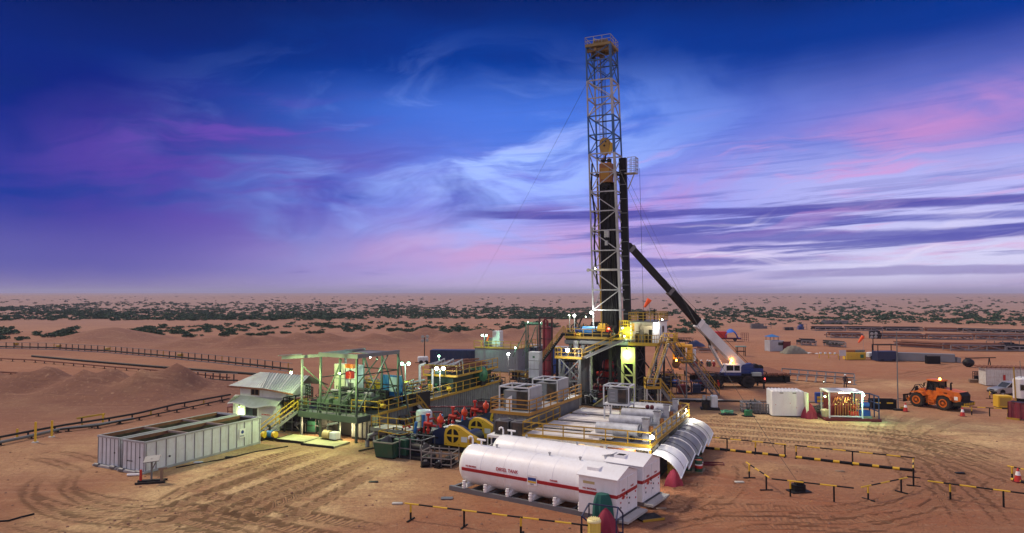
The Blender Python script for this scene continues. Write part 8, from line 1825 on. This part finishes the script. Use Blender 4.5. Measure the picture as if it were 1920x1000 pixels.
# racks of pipe in rows: ladder-like steel sills holding dark pipes
def yard_rack(pa, pb, h, label, fill=True, truss=True, grp='pipe racks in the yard'):
    a, b = G(*pa), G(*pb); d = b-a; n = max(3, int(d.length/3.2)); h *= .72; U = Vector((0,0,1)); t = thing('yard_pipe_rack', label, 'pipe rack', a, 0, grp)
    for dy in (0, 3.0):
        o = Vector((0,dy,0)); m = MB().beam(a+o+U*.2, b+o+U*.2, .2).beam(a+o+U*h, b+o+U*h, .22)
        for k in range(n+1):
            p = a.lerp(b,k/n)+o; m.beam(p, p+U*h, .2)
            if truss and k < n: p2 = a.lerp(b,(k+1)/n)+o; m.beam(p+U*(.2 if k%2 else h), p2+U*(h if k%2 else .2), .16)
        part('side_truss', m, mat('yard steel', (.22,.21,.23), .6, .2, dirt=.4, dcol=(.16,.09,.06)), t, wm=True)
    if fill:
        m = MB()
        for k in range(10): o = Vector((rnd.uniform(-1,1),.35+k*.25,h*.5+rnd.uniform(0,.3)+.35*(k%3))); m.tube(a+o, b+o, .16, 6)
        part('pipe_layer', m, DARK if rnd.random() < .6 else RUST, t, wm=True)
for a in (((1503,648),(1530,649),1.7,'low steel pipe rack right of the netted pile'),((1555,650),(1586,652),1.7,'steel pipe rack with trussed side, left of the orange windsock'),((1690,650),(1780,655),1.2,'long low pipe rack in the third row of the yard'),((1783,658),(1885,659),1.9,'big trussed rack holding a dark stack, in the third row'),((1888,659),(1960,660),1.6,'trussed rack ending the third row of the yard'),
          ((1558,634),(1618,635),2.0,'rack of dark machinery at the left of the second row'),((1655,635),(1735,636),1.8,'grey trussed rack in the middle of the second row'),((1741,637),(1824,638),1.8,'rusty filled rack right of the middle of the second row'),((1830,637),(1960,639),1.8,'long rack ending the second row'),
          ((1529,621),(1586,621.5),1.8,'dark filled rack at the left of the farthest row'),((1592,621),(1655,622),1.8,'trussed rack second in the farthest row'),((1662,621.5),(1730,622),1.6,'trussed rack third in the farthest row'),((1740,622),(1800,623),1.2,'low rack fourth in the farthest row'),((1806,624),(1930,628),1.9,'long rack ending the farthest row')):
    yard_rack(*a)
for px, py, w_, h, lb, c in ((1885,656,10,2.2,'black stack of pipes on the big trussed rack',BLACK),(1640,635,4,2.6,'dark machine on wheels between the racks of the second row',DARK),(1504,619,3,2.2,'small blue cabin at the end of the farthest rack row',BLUE),(1480,620,5,1.2,'dark low scrap heap beside the small blue cabin',DARK),(1425,617,8,2.0,'grey fence panels stacked before the far shrubs',GREY),(1570,609,14,1.8,'pale pile of pipes beyond the farthest rack row',GREY)):
    q = G(px, py); t = thing('yard_stock', lb, 'stock', q, 0, 'stock in the pipe yard'); m = MB()
    for k in range(7): x = -w_/2+rnd.uniform(0,w_*.7); m.rbox(x,x+w_*rnd.uniform(.2,.35),rnd.uniform(-.5,0),rnd.uniform(.5,1.6),0,h*rnd.uniform(.5,1),.05)
    part('bulk', m, c, t); part('frame', MB().rail([(-w_/2,-.6,0),(w_/2,-.6,0)],h,2,.07,1), GREY, t)
# red lorry body with blue tarpaulin, dark tarpaulin heaps, sill rails behind the crane
q = G(1362, 640); t = thing('tarp_lorry', 'red trailer and load under a bright blue tarpaulin behind the crane boom', 'trailer', q, R(-8)); part('red_body', MB().rbox(-3.4,.2,0,2.4,.9,2.7,.06), RED, t); part('tarpaulin', MB().grid(lambda u,v:(-.4+4.2*u,-.3+3*v,.9+2.5*math.sin(min(1,u*1.15)*math.pi)**.45*math.sin((.12+.76*v)*math.pi)**.4+.1*math.sin(u*13+v*5)),18,10), TARPB, t); part('base', MB().box(-3.2,4.2,.2,2.2,.5,.9), MAROOND, t); part('wheel', MB().tube((-2.4,-.1,.5),(-2.4,.3,.5),.5,16).tube((2.4,-.1,.5),(2.4,.3,.5),.5,16), RUBBER, t)
for k in range(2): part('red_frame', MB().rail([(4.0+k,-.2,0),(5.0+k,-.2,0)],2.4,.5,.05,3), MAROOND, t)
q = G(1306, 650); t = thing('tarp_heap', 'dark blue tarpaulin heap right of the yellow machine', 'heap', q, 0); part('tarpaulin', MB().grid(lambda u,v:(-2.2+4.4*u,-.8+2.6*v,1.9*math.sin(u*math.pi)**.6*math.sin(v*math.pi)**.5*(1-.4*u)+.1*math.sin(u*15)),16,10), TARPD, t); part('skirt', MB().box(-1.6,1.8,-.5,1.4,0,.15), DARK, t)
for px0, px1, py, h, lb in ((1248,1296,650,2.2,'dark scaffold of pipes behind the yellow machine'),(1300,1345,662,.9,'low comb-like pipe sill on the sand behind the yellow machine')):
    a, b = G(px0,py), G(px1,py); t = thing('comb_rack', lb, 'rack', a, 0, 'sills behind the crane'); m = MB().beam(a+Vector((0,0,h)), b+Vector((0,0,h)), .16); n = 16
    for k in range(n+1): p = a.lerp(b,k/n); m.beam(p, p+Vector((.5,0,h)), .1)
    part('frame', m, DARK if h > 1 else GREY, t, wm=True)
    m = MB()
    for k in range(6): m.tube(a+Vector((rnd.uniform(0,2),k*.4,h*.6+.2*k%1)), b+Vector((0,k*.4,h*.6)), .12, 6)
    part('pipe_layer', m, RUST if h < 1 else DARK, t, wm=True)
for px, py, lb in ((1337,657,'dark post frame under the crane boom'),(1390,668,'small teal-roofed stand behind the crane counterweight')):
    q = G(px,py); t = thing('small_stand', lb, 'stand', q, 0); part('frame', MB().rail([(-.8,0,0),(.9,0,0),(.9,1,0),(-.8,1,0)],2.0,1.7,.07,1,closed=True), DARK, t); part('top', MB().box(-1.,1.1,-.2,1.2,2.0,2.15), mat('stand teal', (.16,.30,.28), .6) if px > 1380 else DARK, t)
q = G(1322, 700); t = thing('yellow_spool', 'small yellow spool behind the crane cab', 'spool', G(1345,697), 0); part('drum', MB().tube((-.4,0,.5),(.4,0,.5),.4,14), YEL, t); part('flange', MB().tube((-.5,0,.5),(-.4,0,.5),.55,16).tube((.4,0,.5),(.5,0,.5),.55,16), YEL, t)
# ------------------------------------------------------------------ left: pipelines on low stands across the sand
def pipeline(pts, label, h=.8, r=.16, stands=14, rail=False, m_=None, grp='pipelines across the sand', yel=0):
    P_ = [G(*p) for p in pts]; P_ = [Vector((p.x,p.y,ground_z(p.x,p.y))) for p in P_]; U = Vector((0,0,1)); t = thing('sand_pipeline', label, 'pipeline', P_[0], 0, grp)
    mb = MB(); mb.path([p+U*h for p in P_], r, 8); part('pipe', mb, m_ or DARK, t, wm=True)
    L_ = [0]; 
    for a, b in zip(P_, P_[1:]): L_.append(L_[-1]+(b-a).length)
    for k in range(stands):
        s_ = L_[-1]*(k+.5)/stands; i = max(j for j in range(len(L_)-1) if L_[j] <= s_); p = P_[i].lerp(P_[i+1], (s_-L_[i])/(L_[i+1]-L_[i]+1e-6)); p.z = ground_z(p.x,p.y)-.1
        m = MB().beam(p, p+U*(h+.15+(1.0 if rail else 0)), .12 if not rail else .14); m.beam(p+Vector((-.35,0,.1)), p+Vector((.35,0,.1)), .1)
        part('stand', m, YEL if yel and k % yel == 0 else DARK, t, wm=True)
    if rail: part('rail', MB().path([p+U*(h+1.05) for p in P_], .05, 6).path([p+U*(h-.5) for p in P_], r*.9, 6), GREY, t, wm=True)
    return t
pipeline([(-40,653),(100,656),(200,662),(300,671),(400,681),(480,690),(548,698)],'longest pipeline, with a post rail, at the far side of the sand pit',.5,.17,46,True,None,yel=9)
pipeline([(60,670),(160,679),(280,689),(400,698),(520,707),(560,711)],'flat dark pipeline on the ground in the middle of the sand pit',.2,.22,10)
pipeline([(-30,676),(60,680),(130,686),(220,694),(330,703),(430,714)],'rough dark pipeline with short pegs nearest the dune crest',.5,.15,22,False,RUST)
pipeline([(350,713),(400,717),(445,722)],'short railed pipeline end behind the dune crest',.4,.12,7,True)
pipeline([(-30,700),(30,703),(110,709),(125,711)],'short dark pipe pair at the left of the sand pit',.35,.18,5,False,RUST)
pipeline([(-30,836),(60,818),(120,806),(200,794),(260,783),(330,766),(432,749)],'near hose line on stands skirting the foot of the dune',.5,.11,11,False,DARK,yel=3)
pipeline([(-30,842),(50,825),(110,811),(190,801),(250,790)],'pale hose beside the near hose line',.3,.14,5,False,GREY)
pipeline([(100,812),(180,805),(280,784),(340,772),(430,752)],'thin black cable hanging along the near hose line',.3,.07,9,False,BLACK)
a, b = G(144,801), G(196,792); t = thing('yellow_bar', 'yellow bar lying over the near hose line', 'bar', a, 0); part('bar', MB().beam(a+Vector((0,0,.9)), b+Vector((0,0,.9)), .16), YEL, t, wm=True); part('clamp', MB().beam(a+Vector((.5,0,.5)), a+Vector((.5,0,.95)), .12), DARK, t, wm=True)
for k, (px, py, h, lb) in enumerate(((66,830,1.9,'taller yellow marker post at the near hose line'),(97,820,1.6,'yellow marker post right of the taller one'),(32,822,.9,'short yellow marker post at the left of the hose line'),(193,795,1.1,'yellow marker post below the yellow bar'))):
    q = G(px,py); t = thing('marker_post', lb, 'post', q, 0, 'yellow marker posts'); part('post', MB().box(-.07,.07,-.07,.07,0,h), YELB, t); part('foot', MB().lathe((0,0,0),[(.3,0),(.26,.08),(.02,.1)],10), CONC, t)
for px, py, lb in ((30,648,'yellow valve box at the far left of the longest pipeline'),(110,653,'yellow valve box second along the longest pipeline'),(200,659,'yellow valve box third along the longest pipeline'),(338,671,'yellow valve box fourth along the longest pipeline')):
    q = G(px,py); t = thing('valve_box', lb, 'box', (q.x,q.y,ground_z(q.x,q.y)), 0, 'yellow valve boxes'); part('box', MB().rbox(-.55,.55,-.3,.3,.2,.8,.05), YEL, t); part('foot', MB().box(-.45,.45,-.2,.2,0,.2), DARK, t)
# loose scraps and cables on the near sand
for pts, lb in (([(-20,980),(15,978),(40,971),(64,965)],'black cable lying on the near sand at the left'),([(330,878),(420,862),(480,848),(540,838)],'black hose along the foot of the front open tank')):
    P_ = [G(*p)+Vector((0,0,.05)) for p in pts]; solo('loose_cable', MB().path(P_, .05, 6), BLACK, lb, 'cable', P_[0])
vs = MB()
for k in range(420):
    px = rnd.uniform(-20,1940); py = rnd.uniform(845,1005) if rnd.random() < .6 else rnd.uniform(740,1005); q = G(px,py); s_ = rnd.uniform(.03,.10)
    vs.lathe((q.x,q.y,ground_z(q.x,q.y)-.02),[(s_,0),(s_*1.05,s_*.4),(s_*.6,s_*.9),(.01,s_)],6)
o = part('loose_stones', vs, mat('stone brown', (.22,.12,.08), .9, dirt=.4), kind='stuff'); o['label'] = 'small loose stones scattered over the near sand'

# ------------------------------------------------------------------ crowded gear between the mud tanks, the control house and the rig
def gear(px, py, label, pal, s=1., tall=1.6, z=0.):
    q = G(px, py, z); t = thing('pump_skid', label, 'skid', q, RIG + rnd.uniform(-.4,.4), 'crowded gear round the rig'); A, B_, C_ = pal
    part('skid', MB().box(-1.3*s,1.3*s,-.7*s,.7*s,0,.18), DARK, t)
    part('body', MB().rbox(-1.1*s,-.1*s,-.5*s,.5*s,.18,.9*s+.3,.06), A, t); part('motor', MB().tube((.0,0,.6*s),(.9*s,0,.6*s),.32*s,12), B_, t); part('cover', MB().tube((.9*s,0,.6*s),(1.1*s,0,.6*s),.38*s,14), C_, t)
    m = MB()
    for k in range(7):
        x, y = rnd.uniform(-1.2,1.2)*s, rnd.uniform(-.7,.7)*s; h = rnd.uniform(.8,tall)*s; m.path([(x,y,.1),(x,y,h),(x+rnd.uniform(-1,1)*s,y+rnd.uniform(-.4,.4)*s,h),(x+rnd.uniform(-1,1)*s,y,h*.4)], rnd.uniform(.045,.10), 6)
    part('pipework', m, DARK if rnd.random() < .6 else GREY, t)
    part('frame', MB().rail([(-1.3*s,-.7*s,0),(1.3*s,-.7*s,0),(1.3*s,.7*s,0),(-1.3*s,.7*s,0)], tall*s*rnd.uniform(.7,1.1), 1.3, .04, 1, closed=True), rnd.choice([DARK, DARK, GREY, YEL]), t)
W_ = [('beside the low platform',722,826),('under the low red pipe',745,812),('before the walkway wall',765,800),('behind the green skip',742,846),
      ('between the skip and the cage rack',772,856),('at the corner of the walkway wall',735,790),('behind the red dampeners',860,756),('by the far end of the walkway wall',900,745),('left of the railed control house',915,775),('below the white tower',985,735),('left of the rig landing',1030,745),
      ('under the steep dark stair',1015,715),('behind the framed air conditioners',1000,745),('below the bright landing lamp',1058,748),('left of the cable tray',1085,752),('right of the cable tray',1140,752),('below the pale green frame',1180,760),('behind the raised air conditioner',1110,760),('left of the zigzag stair',1200,752),
      ('at the red vessels',1045,700),('between the red vessels and the rig',1060,718),('behind the white tower',975,712),('under the pipe platform',930,722),('right of the substructure',1225,735),('behind the rig foot',1240,716),('by the dark tool skids',1262,725),('past the blue tank skid',1330,728),
      ('beside the shaker deck legs',690,812),('behind the timber mats',600,812),('behind the left timber mat',555,806),('in the shade below the shaker deck',640,808)]
for k, (w_, px, py) in enumerate(W_):
    pal = [(DARK,GREY,DARK),(DARK,BLUE,YEL),(MAROOND,DARK,RED),(BLACK,DARK,YEL),(DGREEN,DARK,GREY),(DARK,LGREY,BLACK)][k % 6]
    gear(px, py, ['dark pump skid','dark skid with a blue motor','maroon pump skid','black pump skid','dark green pump skid','dark skid with a pale motor'][k % 6] + ' ' + w_, pal, rnd.uniform(.9,1.35), rnd.uniform(1.3,2.3))
hb_ = MB()
for k in range(26):
    px, py = rnd.uniform(700,930), rnd.uniform(770,850); a = G(px, py, .08); d = Vector((rnd.uniform(-3,3), rnd.uniform(-3,3), 0))
    hb_.path([a, a+d*.3+Vector((.2,0,.02)), a+d*.7+Vector((-.2,.1,0)), a+d], .07, 5)
solo('ground_hoses', hb_, BLACK, 'black hoses trailing over the oily ground by the mud pumps', 'hoses', G(820,820))

def deck_gear(base, label, cols, s, grp):
    t = thing('deck_gear', label, 'gear', base, RIG + rnd.uniform(-.3,.3), grp); A, B_ = cols
    part('body', MB().rbox(-.5*s,.3*s,-.35*s,.35*s,.05,.7*s,.05), A, t); part('motor', MB().tube((.3*s,0,.4*s),(.8*s,0,.4*s),.2*s,10), B_, t); part('base', MB().box(-.6*s,.85*s,-.4*s,.4*s,0,.05), BLACK, t)
    m = MB()
    for k in range(5): x, y = rnd.uniform(-.6,.8)*s, rnd.uniform(-.4,.4)*s; h = rnd.uniform(.6,1.7)*s; m.path([(x,y,.05),(x,y,h),(x+rnd.uniform(-.7,.7)*s,y+rnd.uniform(-.4,.4)*s,h*rnd.uniform(.7,1.1)),(x+rnd.uniform(-.7,.7)*s,y,.1)], rnd.uniform(.04,.07), 6)
    part('pipework', m, DARK, t)
for k, (u, v, w_) in enumerate(((-4.0,-4.4,'at the left front corner of the drill floor'),(-3.9,-2.2,'behind the black mud hose on the drill floor'),(-3.2,-3.0,'left of the blue drawworks motor'),(-.4,-4.5,'in front of the blue drawworks motor'),(1.2,-2.4,'behind the red drawworks cabinet'),(-2.8,.2,'left of the mast foot'),(2.6,-2.2,'right of the mast foot'),(.9,-4.6,'beside the yellow control stand'))):
    deck_gear(R4 @ Vector((u,v,FZ)), ['dark gear with a red motor ','dark gear with a yellow motor ','dark gear with a blue motor ','black gear with a grey motor '][k % 4] + w_, [(DARK,RED),(DARK,YELB),(DARK,BLUEB),(BLACK,GREY)][k % 4], rnd.uniform(.9,1.25), 'gear on the drill floor')
for k in range(16):
    y = 1.2 + k*1.62; x = -2.3 if k % 2 else -4.3
    deck_gear(M4 @ Vector((x,y,2.6 if x > -3 else 2.4)), ['dark gear with a red motor','dark gear with a yellow motor','dark green gear with a grey motor','black gear with a pale motor'][k % 4] + (' on the walkway tank, ' if k % 2 else ' on the second mud tank, ') + ['first','second','third','fourth','fifth','sixth','seventh','last'][k//2] + ' from the shakers', [(DARK,RED),(DARK,YEL),(DGREEN,GREY),(BLACK,LGREY)][k % 4], rnd.uniform(.9,1.4), 'gear on the mud tanks')
for k, (px, py, z, w_) in enumerate(((600,770,0,'under the shaker deck edge'),(668,790,0,'by the right gantry post'),(540,800,0,'behind the yellow stair foot'),(1165,735,0,'between the mast legs'),(1120,738,0,'left of the blowout preventer'),(1095,735,0,'in the front left leg frame'),(1210,745,0,'under the zigzag stair landing'),(1255,712,0,'behind the long stair'),(970,738,0,'beside the rear framed air conditioner'),(950,742,0,'behind the front framed air conditioner'))):
    deck_gear(G(px,py,z), ['black drum gear ','dark red gear ','dark grey gear '][k % 3] + w_, [(BLACK,DARK),(MAROOND,DARK),(DARK,GREY)][k % 3], rnd.uniform(1.3,1.9), 'low gear in the shade')

for k, (px, py, lb, m_) in enumerate(((700,905,'small dark board lying on the sand before the green skip',DARK),(745,945,'pale stone slab on the red sand left of the barrier',CONC),(1575,885,'broken board on the sand by the end of the long barrier',WOOD),(1800,888,'dark rag on the sand right of the corner posts',DARK),(1386,905,'pale clod of sand near the slanting barrier',CONC),(1240,955,'short timber batten beside the step of the front tank',WOOD),(372,868,'white scrap of sheet beside the front open tank',WHITE_D),(430,858,'dark scrap of hose beside the front open tank',DARK))):
    q = G(px, py); solo('sand_scrap', MB().rbox(q.x-.35,q.x+.35,q.y-.14,q.y+.16,0,.09,.03), m_, lb, 'scrap', q, 'scraps on the sand')
